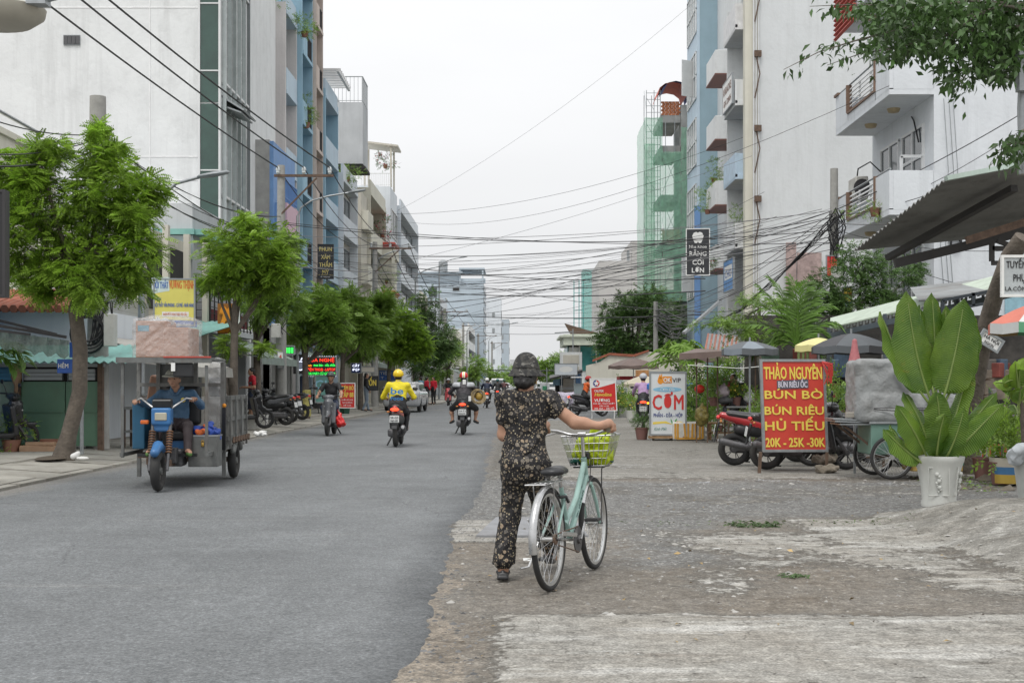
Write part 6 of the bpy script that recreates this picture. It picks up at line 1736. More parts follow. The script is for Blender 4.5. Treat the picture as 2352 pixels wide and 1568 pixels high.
tr = thing('tree','leaning bare brown trunk lopped at the top behind the potted plant','tree',(6.85,19.6,0))
bp = [(2228,1088,19.6),(2222,1000,19.5),(2245,850,19.2),(2262,760,19),(2285,680,18.6),(2320,590,18.2),(2350,545,18)]
V3 = [P(*q) - Vector((6.85,19.6,0)) for q in bp]; V3[0].z = -.05
MB().tube(V3,[.20,.15,.135,.125,.12,.13,.12],12).build('trunk',BK,tr,60)
m = MB(); rr_ = random.Random(6)
for i in range(46):
 t = rr_.random() * 4.4 + 1; a = V3[int(t)].lerp(V3[min(6,int(t) + 1)],t % 1)
 b = a + Vector((rr_.uniform(.08,.26),-rr_.uniform(.02,.15),rr_.uniform(-.05,.16))); m.tube([a,b],[.016,.004],4)
m.build('dead_twigs',RST,tr)
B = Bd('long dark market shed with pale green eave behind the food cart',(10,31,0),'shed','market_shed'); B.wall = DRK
B.box('back_wall',6.2,22,35.6,35.8,0,3.2,M('shed_back_shade',(.04,.037,.033),rough=.9,var=.7,vs=2.2))  # dark backdrop: shade of the stall interior put into the wall colour
e0,e1 = P(1905,752,31),P(2440,622,23)
def eave(z0,z1,w,mt,nm):
 a,b = e0 + Vector((0,0,z0)),e1 + Vector((0,0,z0)); q = Vector((.6,w,z1))
 m = MB().quad(a,b,b + q,a + q); k = len(m.v); m.add([Vector(v) - Vector((0,0,.03)) for v in m.v],[(3,2,1,0)]); m.add([m.v[0],m.v[1],m.v[5],m.v[4]],[(3,2,1,0)])
 return B.p(nm,m,mt)
eave(0,.35,2.4,M('roof_palegreen',(.46,.53,.44),rough=.6,var=.12,streak=.3),'roof')
m = MB()
for i in range(60):
 a = e0.lerp(e1,i / 60); b = e0.lerp(e1,(i + .7) / 60); z = Vector((0,0,-.10 - .05 * (i % 2)))
 m.add([a + Vector((0,-.02,-.04)),b + Vector((0,-.02,-.04)),b + z,a + z],[(0,3,2,1)])
B.p('scalloped_fringe',m,M('fringe_grey',(.20,.21,.21)))
m = MB().bar(e0 + Vector((0,0,-.2)),e1 + Vector((0,0,-.2)),.08,.12)
for t in (0,.3,.62,.9):
 a = e0.lerp(e1,t); m.bar((a.x,a.y,0),a,.09)
for (a,b) in (((2165,690),(2340,655)),((2165,715),(2300,690)),((2165,690),(2165,720)),((2235,672),(2235,702)),((2140,730),(2300,790))): m.bar(P(*a,24),P(*b,24),.055)
B.p('steel_frame',m,M('steel_blue_dark',(.09,.11,.13),rough=.5))
rr_ = random.Random(9); GM = [M('goods_s%d' % i,c,var=.4,vs=3) for i,c in enumerate(((.10,.09,.08),(.16,.13,.10),(.05,.08,.12),(.22,.21,.20),(.16,.04,.03),(.05,.09,.06)))]
for i in range(70):
 x = rr_.uniform(6.6,13.5); y = rr_.uniform(27.5,34); h = rr_.uniform(.25,.9)
 z_ = rr_.choice((0,0,.9,1.5)); B.p('stacked_goods',MB().box((x,y + (35.2 - y) * (z_ > 0),z_ + h / 2),(rr_.uniform(.2,.7),.4,h),rr_.uniform(0,1),b=.02),GM[i % 6])
B.p('second_roof',MB().quad(P(2090,660,29),P(2260,640,29),P(2320,668,24),P(2110,690,24)).quad(P(2110,693,24),P(2320,671,24),P(2320,668,24),P(2110,690,24)),TIN)
def parasol(lab,top,R_,drop,mats,z_g=0.0,n=8,ribs=True,pole=True,group=None):
 top = Vector(top); r = thing('parasol',lab,'umbrella',(top.x,top.y,z_g),RN.uniform(0,.5),group)
 T_ = top.z - z_g
 m = MB(); mi = []
 for i in range(n):
  a0,a1 = 2 * math.pi * i / n,2 * math.pi * (i + 1) / n
  prev = [(0,0,T_)] * 3
  for k in range(1,5):
   t = k / 4; rr = R_ * t; z = T_ - drop * t ** 1.5
   c = [(rr * math.cos(a),rr * math.sin(a),z - (.03 * R_ * t if j == 1 else 0)) for j,a in enumerate((a0,(a0 + a1) / 2,a1))]
   c[1] = (c[1][0] * .965,c[1][1] * .965,c[1][2])
   m.add([prev[0],prev[1],c[1],c[0]],[(3,2,1,0)],i % len(mats)); m.add([prev[1],prev[2],c[2],c[1]],[(3,2,1,0)],i % len(mats)); prev = c
  m.add([prev[0],prev[1],(prev[1][0],prev[1][1],prev[1][2] - .13),(prev[0][0],prev[0][1],prev[0][2] - .13)],[(0,1,2,3)],(i + 1) % len(mats))
  m.add([prev[1],prev[2],(prev[2][0],prev[2][1],prev[2][2] - .13),(prev[1][0],prev[1][1],prev[1][2] - .13)],[(0,1,2,3)],(i + 1) % len(mats))
 m.build('canopy',mats,r,50)
 if pole: MB().lathe([(.025,0),(.02,T_ + .08)],n=8).build('pole',STL,r,50)
 m = MB()
 for i in range(n): a = 2 * math.pi * i / n; m.bar((0,0,T_ - .05),(R_ * math.cos(a),R_ * math.sin(a),T_ - drop - .01),.014)
 m.build('ribs',STL,r)
 return r
pm = [M('cloth_coral',(.55,.16,.11),var=.1),M('cloth_white',(.55,.56,.55),var=.08),M('cloth_green',(.12,.36,.20),var=.1),M('cloth_olive',(.35,.24,.10),var=.1)]
parasol('striped coral green and white parasol cut by the right edge',P(2385,695,16.5),.62,.26,pm,0,8)
GCL = M('cloth_grey',(.115,.125,.135),rough=.8,var=.12,vs=2); CBE = M('cloth_beige',(.50,.45,.34),var=.1); CBR = M('cloth_brown',(.16,.115,.10),var=.15)
parasol('dark grey flat parasol behind the rice sign and the palm',P(1722,783,27),.60,.16,[GCL,GCL,M('cloth_greyblue',(.20,.23,.26))],0,8,group='parasols over the food stalls')
parasol('big dark parasol over the food cart',P(1955,765,24),.74,.24,[GCL,M('cloth_charcoal',(.05,.05,.055)),GCL],0,8,group='parasols over the food stalls')
parasol('pale yellow parasol left of the big dark one',P(1880,775,27),.5,.16,[M('cloth_yellow',(.62,.58,.26))],0,8,group='parasols over the food stalls')
parasol('brown parasol in front of the round tree',P(1640,805,40),.8,.22,[CBR],0,8,group='parasols over the food stalls')
parasol('blue parasol behind the rice sign',P(1540,855,38),.7,.35,[M('cloth_blue',(.05,.16,.50)),M('cloth_blue2',(.05,.18,.52))],0,8,group='parasols over the food stalls')
parasol('small beige parasol left of the rice sign',P(1478,862,56),.9,.35,[CBE],0,8,group='parasols over the food stalls')
parasol('brown awning parasol above the purple jacket woman',P(1455,822,60),1.2,.35,[CBR],0,8,group='parasols over the food stalls')
o = MB().prism([(P(1420,868,62).x,P(0,872,62).z),(P(1497,860,62).x,P(0,872,62).z),(P(1497,860,62).x,P(0,864,62).z),(P(1420,860,62).x,P(0,864,62).z)],61,63,'y').build('awning',M('awning_red',(.42,.03,.04)),None); tag(o,'flat dark red awning behind the small beige parasol','awning')
def table(lab,x0,x1,y,h,dep=.6,top=None,leg=None,shelf=True,mesh=None,name='stall_table'):
 r = thing(name,lab,'table',((x0 + x1) / 2,y,0)); w = x1 - x0
 MB().box((0,0,h - .02),(w,dep,.04),b=.005).build('table_top',top or TIN,r)
 if shelf: MB().box((0,0,h * .4),(w * .95,dep * .9,.03)).build('shelf',top or TIN,r)
 for sx in (-1,1):
  for sy in (-1,1): MB().box((sx * (w / 2 - .04),sy * (dep / 2 - .04),(h - .04) / 2),(.04,.04,h - .04)).build('leg',leg or RST,r)
 return r
table('long grey flower stall table under the dark parasol',4.75,6.35,30,.83)
table('wooden slat bench behind the orange taped tub',4.55,5.35,31.3,.42,.4,WOD,WOD)
def pot(lab,loc,r0,r1,h,mat,fol=None,fr=(.2,.2,.2),n=80,size=.1,lm=None,fl=None,zf=0.0,name='potted_plant',tpl=None,sides=14):
 r = thing(name,lab,'plant',loc)
 MB().lathe([(r0,0),(r1,h * .94),(r1 * 1.06,h * .94),(r1 * 1.06,h),(r1 * .92,h),(r1 * .88,h * .9)],n=sides).build('pot',mat,r,40)
 MB().lathe([(r1 * .88,h * .9),(0,h * .92)],n=sides).build('soil',MB_,r)
 pts,dr = crown_points([((0,0,h + fr[2] * .8 + zf),fr)],n,.4,8,.2)
 dr = dr + NR.normal(size=dr.shape) * .4; dr[:,2] += .5
 tv,tf = tpl or t_spray(6)
 scatter('foliage',tv,tf,pts,rot_from(dr,NR.normal(size=len(pts))),size * NR.uniform(.6,1.3,len(pts)),lm or LF2,r)
 MB().tube([(0,0,h * .8),(.01,0,h + fr[2] * .7)],.012,5).build('stem',BKG,r)
 if fl:
  k = max(6,len(pts) // 6); i = NR.choice(len(pts),k); tv,tf = t_leaf(.9,.2)
  stuff(scatter('flowers',tv,tf,pts[i] + np.array((0,0,.03)),rot_from(NR.normal(size=(k,3)),NR.normal(size=k)),size * .5 * np.ones(k),fl,r))
 return r
CLY = M('pot_brown',(.20,.10,.085),rough=.7,var=.12,dirt=.3)
g_ = 'potted plants around the stalls'
pot('brown pot with a low grey green herb at the foot of the rice sign',G(1474,1009),.12,.165,.29,CLY,fr=(.24,.2,.18),n=260,size=.10,lm=LF3)
pot('leafy yellow flowering plant in a white bucket beside the oil sign',G(1432,957),.15,.18,.36,STY,fr=(.75,.5,.38),n=420,size=.26,lm=LF2,fl=YEL)
pot('white paint bucket with blue label holding a small plant',G(1450,967),.15,.19,.38,STY,fr=(.3,.3,.25),n=90,size=.2,lm=LF2)
for i,(x,d,z,fr,sz,lm,fl,lab) in enumerate(((1640,30,.83,(.2,.2,.25),.15,LF2,None,'spiky green plant on the flower stall beside the red lantern'),(1665,30.1,.83,(.2,.2,.3),.15,LF3,FLR,'dark red flowering plant in a plastic bag on the flower stall'),
  (1690,30,.83,(.16,.2,.16),.12,LF1,YEL,'low yellow green herbs on the flower stall'),(1725,30.1,.83,(.16,.16,.1),.12,LF1,None,'light green lettuce bunch at the right end of the stall'),(1760,28,0,(.35,.3,.5),.2,LF2,None,'green bush behind the left edge of the noodle board'),
  (1730,29,0,(.35,.3,.35),.18,LF2,None,'low bush in front of the flower stall'),(1600,33,0,(.4,.3,.75),.3,LF2,None,'tall broad green plant behind the rice sign'),(1585,36,.0,(.4,.4,1.0),.3,LF3,None,'dark shrub in the shade behind the rice sign'),(1650,36,0,(.6,.4,1.0),.3,LF2,None,'tall leafy plants in the shade behind the lantern'),
  (1700,37,0,(.6,.4,1.1),.3,LF3,None,'dark bushes behind the person at the stall'),(1860,27,0,(.4,.3,.7),.22,LF2,YEL,'yellow green shrub between noodle board and food cart'),(1905,25.5,0,(.3,.3,.75),.22,LF2,None,'climbing shrub right behind the red string'))):
 p = P(x,900,d); pot(lab,(p.x,d,z),.09,.13,.2,CLY,fr=fr,n=int(120 + 200 * fr[2]),size=sz,lm=lm,fl=fl)
r_ = thing('lantern','round red paper lantern hanging over the stall','lantern',P(1607,893,30)); MB().ball((0,0,0),.12,16,sc3=(1,1,.85)).build('globe',M('lantern_red',(.60,.03,.02),rough=.4),r_,60); MB().bar((0,0,.1),(0,0,.55),.008).lathe([(.04,-.11),(.04,-.13)],n=8).build('hanger',FRD,r_)
B = Bd('rusty pipe shelter with shade cloth over the flower stall',(5,30,0),'shelter','stall_shelter')
for x in (1600,1625,1648,1735): B.p('pole',MB().bar((P(x,0,29.8).x,29.8,0),(P(x,0,29.8).x,29.8,2.0),.03),RST)
B.p('shade_cloth',MB().quad(P(1560,812,29),P(1760,800,29),P(1790,812,33),P(1600,800,33)).quad(P(1560,812,29),P(1560,826,29),P(1760,812,29),P(1760,800,29)),CBR)
B.p('rope',MB().tube([P(1580,838,29),P(1700,846,29),P(1760,840,29)],.008,4),WHT)
for i,(x,y,c,s3,lab) in enumerate(((1612,955,(.16,.13,.03),(.16,.13,.24),'patterned yellow and black cloth bag hanging on the pole'),(1660,900,(.30,.25,.27),(.16,.14,.16),'bundle of shallots in a clear bag on the stall'),(1678,948,(.03,.03,.035),(.2,.16,.2),'black bin bag under the stall table'),(1665,918,(.06,.06,.065),(.2,.16,.1),'dark metal stove box on the stall table'),(1722,912,(.5,.5,.5),(.14,.12,.13),'clear plastic bag of noodles on the stall'))):
 p = P(x,y,29.9 if i != 0 else 29.7); o = solid('shop_bag',[('e',(0,0,0),s3),('c',(0,0,s3[2] * .6),(.02,0,s3[2] * 1.15),.05,.03)],M('bag_%d' % i,c,rough=.4,var=.5 if i == 0 else .15,vs=18 if i == 0 else 3),None,.025,.03,noise=.012,nsc=18); o.location = p; tag(o,lab,'bag')
r_ = thing('foam_box','big white foam basket patched with orange tape and holes','box',G(1577,1010)); r_.rotation_euler = (0,0,.1)
V_,Q_,t_ = sdf([('b',(0,0,.22),(.34,.2,.17),.05),('b',(0,0,.34),(.29,.155,.2),.02,0,None,None,'sub')],.018)
TAP = M('tape_orange',(.62,.32,.05),rough=.4,var=.15)
np_mesh('tub',V_,Q_,M('foam_dirty',(.58,.57,.52),rough=.8,var=.15,vs=6,dirt=.7,dcol=(.16,.11,.05)),r_)
m = MB()
for x,dx in ((-.33,0),(-.27,0),(-.10,-.1),(-.02,0),(.08,.04),(.16,0),(.26,0),(.33,0)): m.box((x,-.256,.22),(.045,.012,.36),(0,dx,0))
m.box((0,-.255,.045),(.6,.014,.04)).build('tape',TAP,r_)
MB().ring((0,0,.40),.30,.02,(0,0,1),20,6).build('rim_tape',TAP,r_).scale = (1.15,.72,1)
o = tub('low foam planter with orange strips and a weed behind the big foam basket',1512,1006,(.5,.3,.26),z=0)
MB().box((-.12,-.155,.14),(.08,.01,.2)).box((.1,-.155,.14),(.08,.01,.2)).build('tape',TAP,o)
table('low rough plank shelf beneath the rice sign',3.2,4.2,31.4,.12,.4,WOD,WOD,False)
STN = M('rock_grey',(.22,.19,.15),rough=.95,var=.3,vs=8,bump=.8,bs=25)
for i,(x,y,s3,lab) in enumerate(((1893,1068,(.20,.12,.08),'upper flat rock against the right leg of the noodle board'),(1898,1086,(.17,.10,.06),'lower flat rock against the right leg of the noodle board'))):
 o = solid('rock',[('e',(0,0,0),s3),('e',(.08,.02,.02),(s3[0] * .6,s3[1],s3[2] * .8)),('b',(-.06,0,-.01),(s3[0] * .5,s3[1] * .6,s3[2] * .5),.02)],STN,None,.018,.03,noise=.016,nsc=22)
 p = G(1893,1085 - 6 * (1 - i)); o.location = (p.x + .03 * i,p.y - .05 * i,.06 + .12 * (1 - i)); tag(o,lab,'rock')
def spoked_wheel(parent,c,R_,axis,tyre_r=.02,n=30,name='wheel',mt=None,rim=None,hubw=.06,hubr=.02,spokew=.0022,two=True):
 ax_ = Vector(axis).normalized()
 w = bpy.data.objects.new(name,None); COL.objects.link(w); w.parent = parent; w.location = c; w.rotation_euler = Vector((0,1,0)).rotation_difference(ax_).to_euler()
 MB().ring((0,0,0),R_ - tyre_r,tyre_r,(0,1,0),56,8).build('tyre',mt or TYR,w,60)
 m = MB(); rr = R_ - tyre_r * 2.1
 m.ring((0,0,0),rr,.011,(0,1,0),56,6); m.build('rim',rim or CHM,w,60)
 MB().lathe([(hubr,-hubw / 2),(hubr * 1.5,-hubw / 2),(hubr * 1.5,-hubw / 2 + .006),(hubr * .8,-hubw / 2 + .01),(hubr * .8,hubw / 2 - .01),(hubr * 1.5,hubw / 2 - .006),(hubr * 1.5,hubw / 2),(hubr,hubw / 2)],axis=(0,1,0),n=12).build('hub',rim or CHM,w,50)
 sp = None
 for i in range(n):
  a = 2 * math.pi * i / n; sgn = 1 if i % 2 else -1; tw = .55 if (i // 2) % 2 else -.55
  if sp is None:
   sp = MB().bar((0,0,hubr),(0,0,1),spokew * 2).build('spoke',CHM,w); first = sp; q = sp
  else: q = share(first,'spoke',w,(0,0,0))
  st = Vector((math.cos(a + tw) * hubr * 1.3,sgn * hubw * .45,math.sin(a + tw) * hubr * 1.3)); en = Vector((math.cos(a) * rr,0,math.sin(a) * rr))
  d = en - st
  q.location = st; q.rotation_mode = 'QUATERNION'; q.rotation_quaternion = Vector((0,0,1)).rotation_difference(d); q.scale = (1,1,d.length)
 return w
TYR = M('tyre_rubber',(.030,.030,.030),rough=.85,var=.25,dirt=.35,dcol=(.10,.09,.075)); CHM = M('chrome',(.52,.52,.52),rough=.28,metal=.9,var=.12,vs=20)
cl = Vector((5.35,18.7,0))
r_ = thing('food_cart','green metal food cart covered by a tied grey tarpaulin','cart',cl,0)
CG = M('cart_green',(.14,.25,.205),rough=.55,var=.1,vs=2,dirt=.35,dcol=(.12,.14,.11))
MB().box((.25,.1,.56),(1.24,.75,.44),b=.015).build('body',CG,r_)
MB().box((.25,.1,.795),(1.3,.8,.03)).build('body_rim',STL,r_)
MB().box((-.55,.1,.80),(.62,.6,.02),(0,.04,0)).box((-.58,.1,.83),(.6,.55,.02),(0,.05,0)).box((-.5,.05,.77),(.6,.6,.015)).build('side_shelf',STL,r_)
MB().bar((-.75,-.1,.78),(-.28,-.1,.42),.03).bar((-.75,.35,.78),(-.28,.35,.42),.03).bar((-.4,-.12,.3),(.1,-.12,.3),.02).build('shelf_brace',RST,r_)
spoked_wheel(r_,(-.10,-.36,.31),.31,(0,1,0),.026,30); spoked_wheel(r_,(-.10,.56,.31),.31,(0,1,0),.026,30)
MB().box((-.10,.1,.31),(.04,.95,.04)).build('axle',RST,r_)
MB().box((.56,-.05,.23),(.72,.5,.24),b=.01).build('lower_box',M('box_ochre',(.42,.28,.08),var=.15),r_); MB().box((.56,-.305,.23),(.72,.02,.06)).build('green_stripe',M('stripe_green',(.05,.28,.18)),r_)
MB().box((.36,-.285,.70),(.2,.012,.10)).build('pink_sticker',M('sticker_pink',(.50,.06,.22),var=.5,vs=30),r_)
ta = [('b',(.12,.12,1.24),(.62,.28,.38),.06),('b',(.2,.1,1.0),(.68,.3,.14),.05),('c',(-.52,-.16,1.62),(.8,-.15,1.66),.06,.07),('c',(-.50,-.18,1.6),(-.42,-.2,1.0),.07,.08),('c',(-.42,-.22,.88),(.85,-.22,.88),.09,.09),('c',(.0,-.24,1.5),(.35,-.24,.95),.06,.08),('c',(.6,-.24,1.55),(.3,-.22,1.0),.05,.07),('e',(-.45,0,1.0),(.10,.3,.2))]
o = solid('tarpaulin',ta,TRP,r_,.022,.06,noise=.006,nsc=9)
MB().tube([(-.34,-.30,.985),(0,-.355,.96),(.4,-.35,.985),(.85,-.33,.97)],.008,5).tube([(-.34,-.31,1.0),(.1,-.36,1.01),(.85,-.34,1.0)],.006,5).build('tie_rope',FRD,r_)
for i,(x,c,lab) in enumerate(((-.60,(.30,.28,.24),'pale brick on the cart shelf, left of three'),(-.43,(.30,.12,.07),'red hollow brick on the cart shelf, middle of three'),(-.27,(.26,.25,.22),'grey block on the cart shelf nearest the tarpaulin'))):
 o = MB().box((0,0,0),(.16,.1,.08),b=.01).build('brick_block',M('loose_brick_%d' % i,c,var=.25,dirt=.4),None,loc=(cl.x + x,cl.y - .08,.90),rot=(0,0,.2 * i)); tag(o,lab,'brick','bricks on the cart shelf')
r_ = thing('closed_parasol','closed faded red parasol tip sticking up behind the cart tarpaulin','umbrella',(P(1963,0,19.6).x,19.6,0)); MB().lathe([(.13,1.48),(.09,1.7),(.05,1.88),(.035,2.0),(0,2.02)],n=8).build('canopy',M('cloth_fadedred',(.42,.14,.15),bump=.4,bs=12),r_,50); MB().lathe([(.02,0),(.02,1.6)],n=6).build('pole',STL,r_)
table('low green counter behind the cart',5.9,7.2,21.5,.8,.6,CG,RST)
LFB = M('leaf_banana',(.085,.175,.022),rough=.38,var=.30,vs=2.5,sub=.28,coat=.15)
VEIN = M('leaf_vein',(.22,.30,.08),rough=.5)
gB = NG('leaf_ribbed')
def _rl():
 g = gB; a = g.attr('rib'); fr_ = g.math('ABSOLUTE',g.math('SINE',g.math('MULTIPLY',a,3.1)))
 c = g.mix(g.ramp(g.noise(2.2,5,.6),.35,.66),(.065,.155,.015),(.19,.31,.035))
 c = g.mix(g.ramp(fr_,.0,.28,.45,0),c,(.20,.30,.06)); c = g.mix(g.ramp(g.noise(7,3),.62,.72,0,.6),c,(.26,.27,.03))
 m = g.out(c,.36,fr_,.6,.012); t = g.t.nodes.new('ShaderNodeBsdfTranslucent'); g.L(c,t.inputs[0]); x = g.t.nodes.new('ShaderNodeMixShader'); x.inputs[0].default_value = .22
 g.L(g.b.outputs[0],x.inputs[1]); g.L(t.outputs[0],x.inputs[2]); g.L(x.outputs[0],g.t.nodes['Material Output'].inputs[0]); return m
LFB = _rl()
def broadleaf(parent,base,mid,tip,width,roll=0.0,nseg=14,fold=.35,mat=None,stalk=.22,wave=.02,shape=.42):
 base,mid,tip = Vector(base),Vector(mid),Vector(tip)
 pts = [base * (1 - t)**2 + mid * 2 * t * (1 - t) + tip * t * t for t in [i / nseg for i in range(nseg + 1)]]
 vs = []; ax_ = []; r = random.Random(int(base.x * 1000 + tip.z * 333 + tip.x * 77))
 gen = (tip - base).normalized(); gen_l = (tip - base).length
 s0 = gen.cross(Vector((0,1,0.001))); s0 = s0.normalized() if s0.length > .2 else Vector((1,0,0))
 s0 = Matrix.Rotation(roll,3,gen) @ s0
 k = 4
 i0 = int(nseg * stalk)
 rows = []
 for i in range(i0,nseg + 1):
  t = (i - i0) / (nseg - i0)
  d = (pts[min(i + 1,nseg)] - pts[i - 1]).normalized() if i > 0 else gen
  s = (s0 - d * s0.dot(d)).normalized(); nrm = s.cross(d)
  w = width * .5 * max(0,math.sin(math.pi * t ** .82)) ** .52
  row = []
  for j in range(-k,k + 1):
   u = j / k
   row.append(pts[i] + s * (w * u * (1 + .05 * math.sin(i * 2.3 + j))) + nrm * (abs(u) ** 1.3 * w * fold + wave * math.sin(i * 1.7 + j * .9) * abs(u)) + Vector((0,0,-abs(u) ** 2 * w * .15)))
  rows.append(row)
 for row in rows: vs += row
 c = 2 * k + 1
 m = MB().add(vs,[(a * c + j,a * c + j + 1,(a + 1) * c + j + 1,(a + 1) * c + j) for a in range(len(rows) - 1) for j in range(c - 1)])
 o = m.build('leaf',mat or LFB,parent,180)
 put_attr(o.data,'rib',np.array([(a * gen_l / len(rows)) * 42 + abs(j - k) / k * 2.2 * (width / .4) for a in range(len(rows)) for j in range(c)]))
 MB().tube([p + Vector((0,-.004,0)) for p in pts[:-1]],[.016 * (1 - .8 * i / nseg) for i in range(nseg)],6).build('midrib',VEIN,o,60)
 return o
pbs = G(2157,1184); pbs.z = yz(pbs.x,pbs.y) - .005; pb = Vector(pbs)
r_ = thing('potted_plant','big white moulded pot with tall banana like leaves on the concrete hump','plant',pb)
PW = M('pot_white',(.52,.53,.50),rough=.6,var=.06,vs=6,dirt=.35,dcol=(.28,.25,.20),bump=.12,bs=60)
prof = [(.158,0),(.160,.04),(.152,.07),(.162,.2),(.190,.36),(.212,.44),(.222,.465),(.228,.50),(.222,.515),(.205,.515),(.20,.47)]
m = MB(); n = 32; vs = []
for (rr,h) in prof:
 for j in range(n):
  a = 2 * math.pi * j / n + math.pi / 4
  q = (abs(math.cos(a - math.pi / 4))**3.2 + abs(math.sin(a - math.pi / 4))**3.2) ** (-1 / 3.2)
  flute = 1 - .05 * (math.cos(4 * (a - math.pi / 4)) < -.86)
  vs.append((rr * q * math.cos(a) * flute,rr * q * math.sin(a) * flute,h))
m.add(vs,[(i * n + j,i * n + (j + 1) % n,(i + 1) * n + (j + 1) % n,(i + 1) * n + j) for i in range(len(prof) - 1) for j in range(n)]).add(vs[:n],[tuple(range(n))[::-1]])
pt_ = m.build('pot',PW,r_,35)
MB().lathe([(.21,.47),(0,.48)],n=16).build('soil',MB_,r_)
def deco(cx,ang):
 d = Vector((math.cos(ang),math.sin(ang),0)); s = Vector((-d.y,d.x,0)); o_ = d * .185
 m = MB(); rr = random.Random(3)
 for i in range(9): m.ball(o_ + s * (.02 * math.sin(i * 1.3)) + Vector((0,0,.16 + i * .022)) + d * (i * .003),.012 + .006 * (i % 3),6,sc3=(1,1,1))
 m.build('relief_flower',PW,r_,60)
 m = MB()
 for a,b in (((-.1,.12),(-.1,.40)),((.1,.12),(.1,.40)),((-.1,.12),(.1,.12)),((-.1,.40),(.1,.40))):
  m.tube([o_ + s * a[0] + Vector((0,0,a[1])) + d * ((a[1] - .2) * .10 - .012),o_ + s * b[0] + Vector((0,0,b[1])) + d * ((b[1] - .2) * .10 - .012)],.006,5)
 m.build('relief_frame',PW,r_,60)
deco(0,-math.pi / 2 - .33); deco(0,-math.pi / 2 + 1.2)
def q3(x,y,dy=0.0): return P(x,y,13.3 + dy) - pb
top = q3(2160,950)
MB().tube([(0,0,.45),(-.07,0,.7),(-.06,0,.95),(-.03,0,1.15)],[.045,.05,.05,.04],10).build('stem',M('banana_stem',(.18,.20,.07),var=.4,vs=14,bump=.4,bs=50),r_,60)
big = [((2150,945),(2105,860),(2082,668),.52,.15,0),((2155,945),(2190,860),(2215,685),.56,-.25,-.1),((2150,940),(2150,800),(2140,672),.36,.1,.25),((2150,945),(2065,850),(2022,715),.34,.9,.1),((2158,940),(2220,850),(2228,712),.38,-.9,.12),
 ((2150,930),(2120,800),(2112,700),.30,.5,.2),((2155,930),(2175,800),(2172,700),.24,-.6,.25)]
for (a,b,c,w,rl,dy) in big: broadleaf(r_,q3(*a),q3(*b,dy * .7),q3(*c,dy),w * .82,rl)
low = [((2140,1075),(2110,1000),(2060,930),.34,.3,-.3),((2150,1070),(2165,960),(2150,900),.38,.0,-.25),((2160,1075),(2230,1000),(2305,925),.36,-.4,-.25),((2140,1078),(2080,1040),(2030,985),.30,.5,-.2),((2155,1075),(2185,1000),(2240,790),.30,-.9,.1),
 ((2150,1078),(2150,1010),(2170,950),.34,.2,-.4),((2135,1078),(2085,1060),(2045,975),.26,.8,.15),((2160,1075),(2235,960),(2290,900),.26,-.6,.2),((2150,1075),(2120,960),(2075,900),.30,.5,.1),((2152,1078),(2190,1040),(2215,935),.30,-.3,-.35)]
for (a,b,c,w,rl,dy) in low: broadleaf(r_,q3(*a),q3(*b,dy * .7),q3(*c,dy),w * .74,rl)
pb2 = G(2372,1150); pb2.z = yz(pb2.x,pb2.y) - .01
r_ = thing('potted_plant','white pot with pointed leafy plant and a cloth bag cut by the right edge','plant',pb2)
MB().lathe([(.15,0),(.16,.08),(.2,.4),(.25,.56),(.22,.56),(.2,.5)],n=20).build('pot',PW,r_,35)
MB().lathe([(.2,.5),(0,.52)],n=14).build('soil',MB_,r_)
solid('cloth_bag',[('e',(-.14,-.12,.60),(.18,.13,.09)),('e',(-.24,-.1,.53),(.08,.1,.08)),('e',(.05,-.1,.62),(.15,.13,.08))],M('bag_white',(.52,.55,.57),rough=.7),r_,.02,.04,noise=.015,nsc=20)
MB().tube([(-.05,.1,.5),(-.08,.1,1.0),(-.12,.1,1.35)],.03,8).build('stem',BK,r_,60)
rr_ = random.Random(3)
for i in range(20):
 a = rr_.uniform(0,6.28); L_ = rr_.uniform(.28,.5); el = rr_.uniform(-.2,1.2); b0 = Vector((-.12,.1,1.0 + .45 * (i / 20))); dd = Vector((math.cos(a) * math.cos(el),math.sin(a) * math.cos(el) * .7,math.sin(el)))
 broadleaf(r_,b0,b0 + dd * L_ * .6 + Vector((0,0,.06)),b0 + dd * L_,rr_.uniform(.12,.17),rr_.uniform(-.8,.8),8,mat=LF1 if i % 3 else LFB,wave=.008)
for i,(x,y,d,fr,sz,lab) in enumerate(((2300,920,17.5,(.35,.3,.3),.2,'variegated broad leaf plant behind the big pot'),(2260,980,18.5,(.3,.3,.25),.18,'light green plant beneath the leaning trunk'),(2330,980,18,(.3,.3,.35),.22,'dark green leafy plant near the right edge'),(2120,985,24,(.4,.3,.3),.2,'low plant beyond the food cart'))):
 p = P(x,y,d); pot(lab,(p.x,d,0),.12,.16,.3,CLY,fr=fr,n=170,size=sz,lm=(LF1,LF1,LF2,LF2)[i],zf=.1)
r_ = thing('painted_tub','round concrete tub painted yellow blue and white near the right edge','planter',(P(2318,0,17.5).x,17.5,0))
for (z0,z1,mt) in ((0.02,.14,M('tub_yellow',(.50,.34,.06))),(.14,.24,M('tub_blue',(.06,.18,.36))),(.24,.36,M('tub_cream',(.50,.46,.38)))): MB().lathe([(.22 + z0 * .1,z0),(.22 + z1 * .1,z1)],n=20).build('painted_band',mt,r_,40)
MB().lathe([(.25,.36),(.0,.34)],n=16).build('soil',MB_,r_)
r_ = thing('plastic_stool','small red plastic stool behind the leaning trunk','stool',(P(2285,0,20).x,20,0)); RP = M('plastic_red',(.50,.03,.02),rough=.35)
MB().box((0,0,.40),(.28,.28,.03),b=.01).build('seat',RP,r_)
for sx in (-1,1):
 for sy in (-1,1): MB().bar((sx * .11,sy * .11,.39),(sx * .15,sy * .15,0),.035).build('leg',RP,r_)
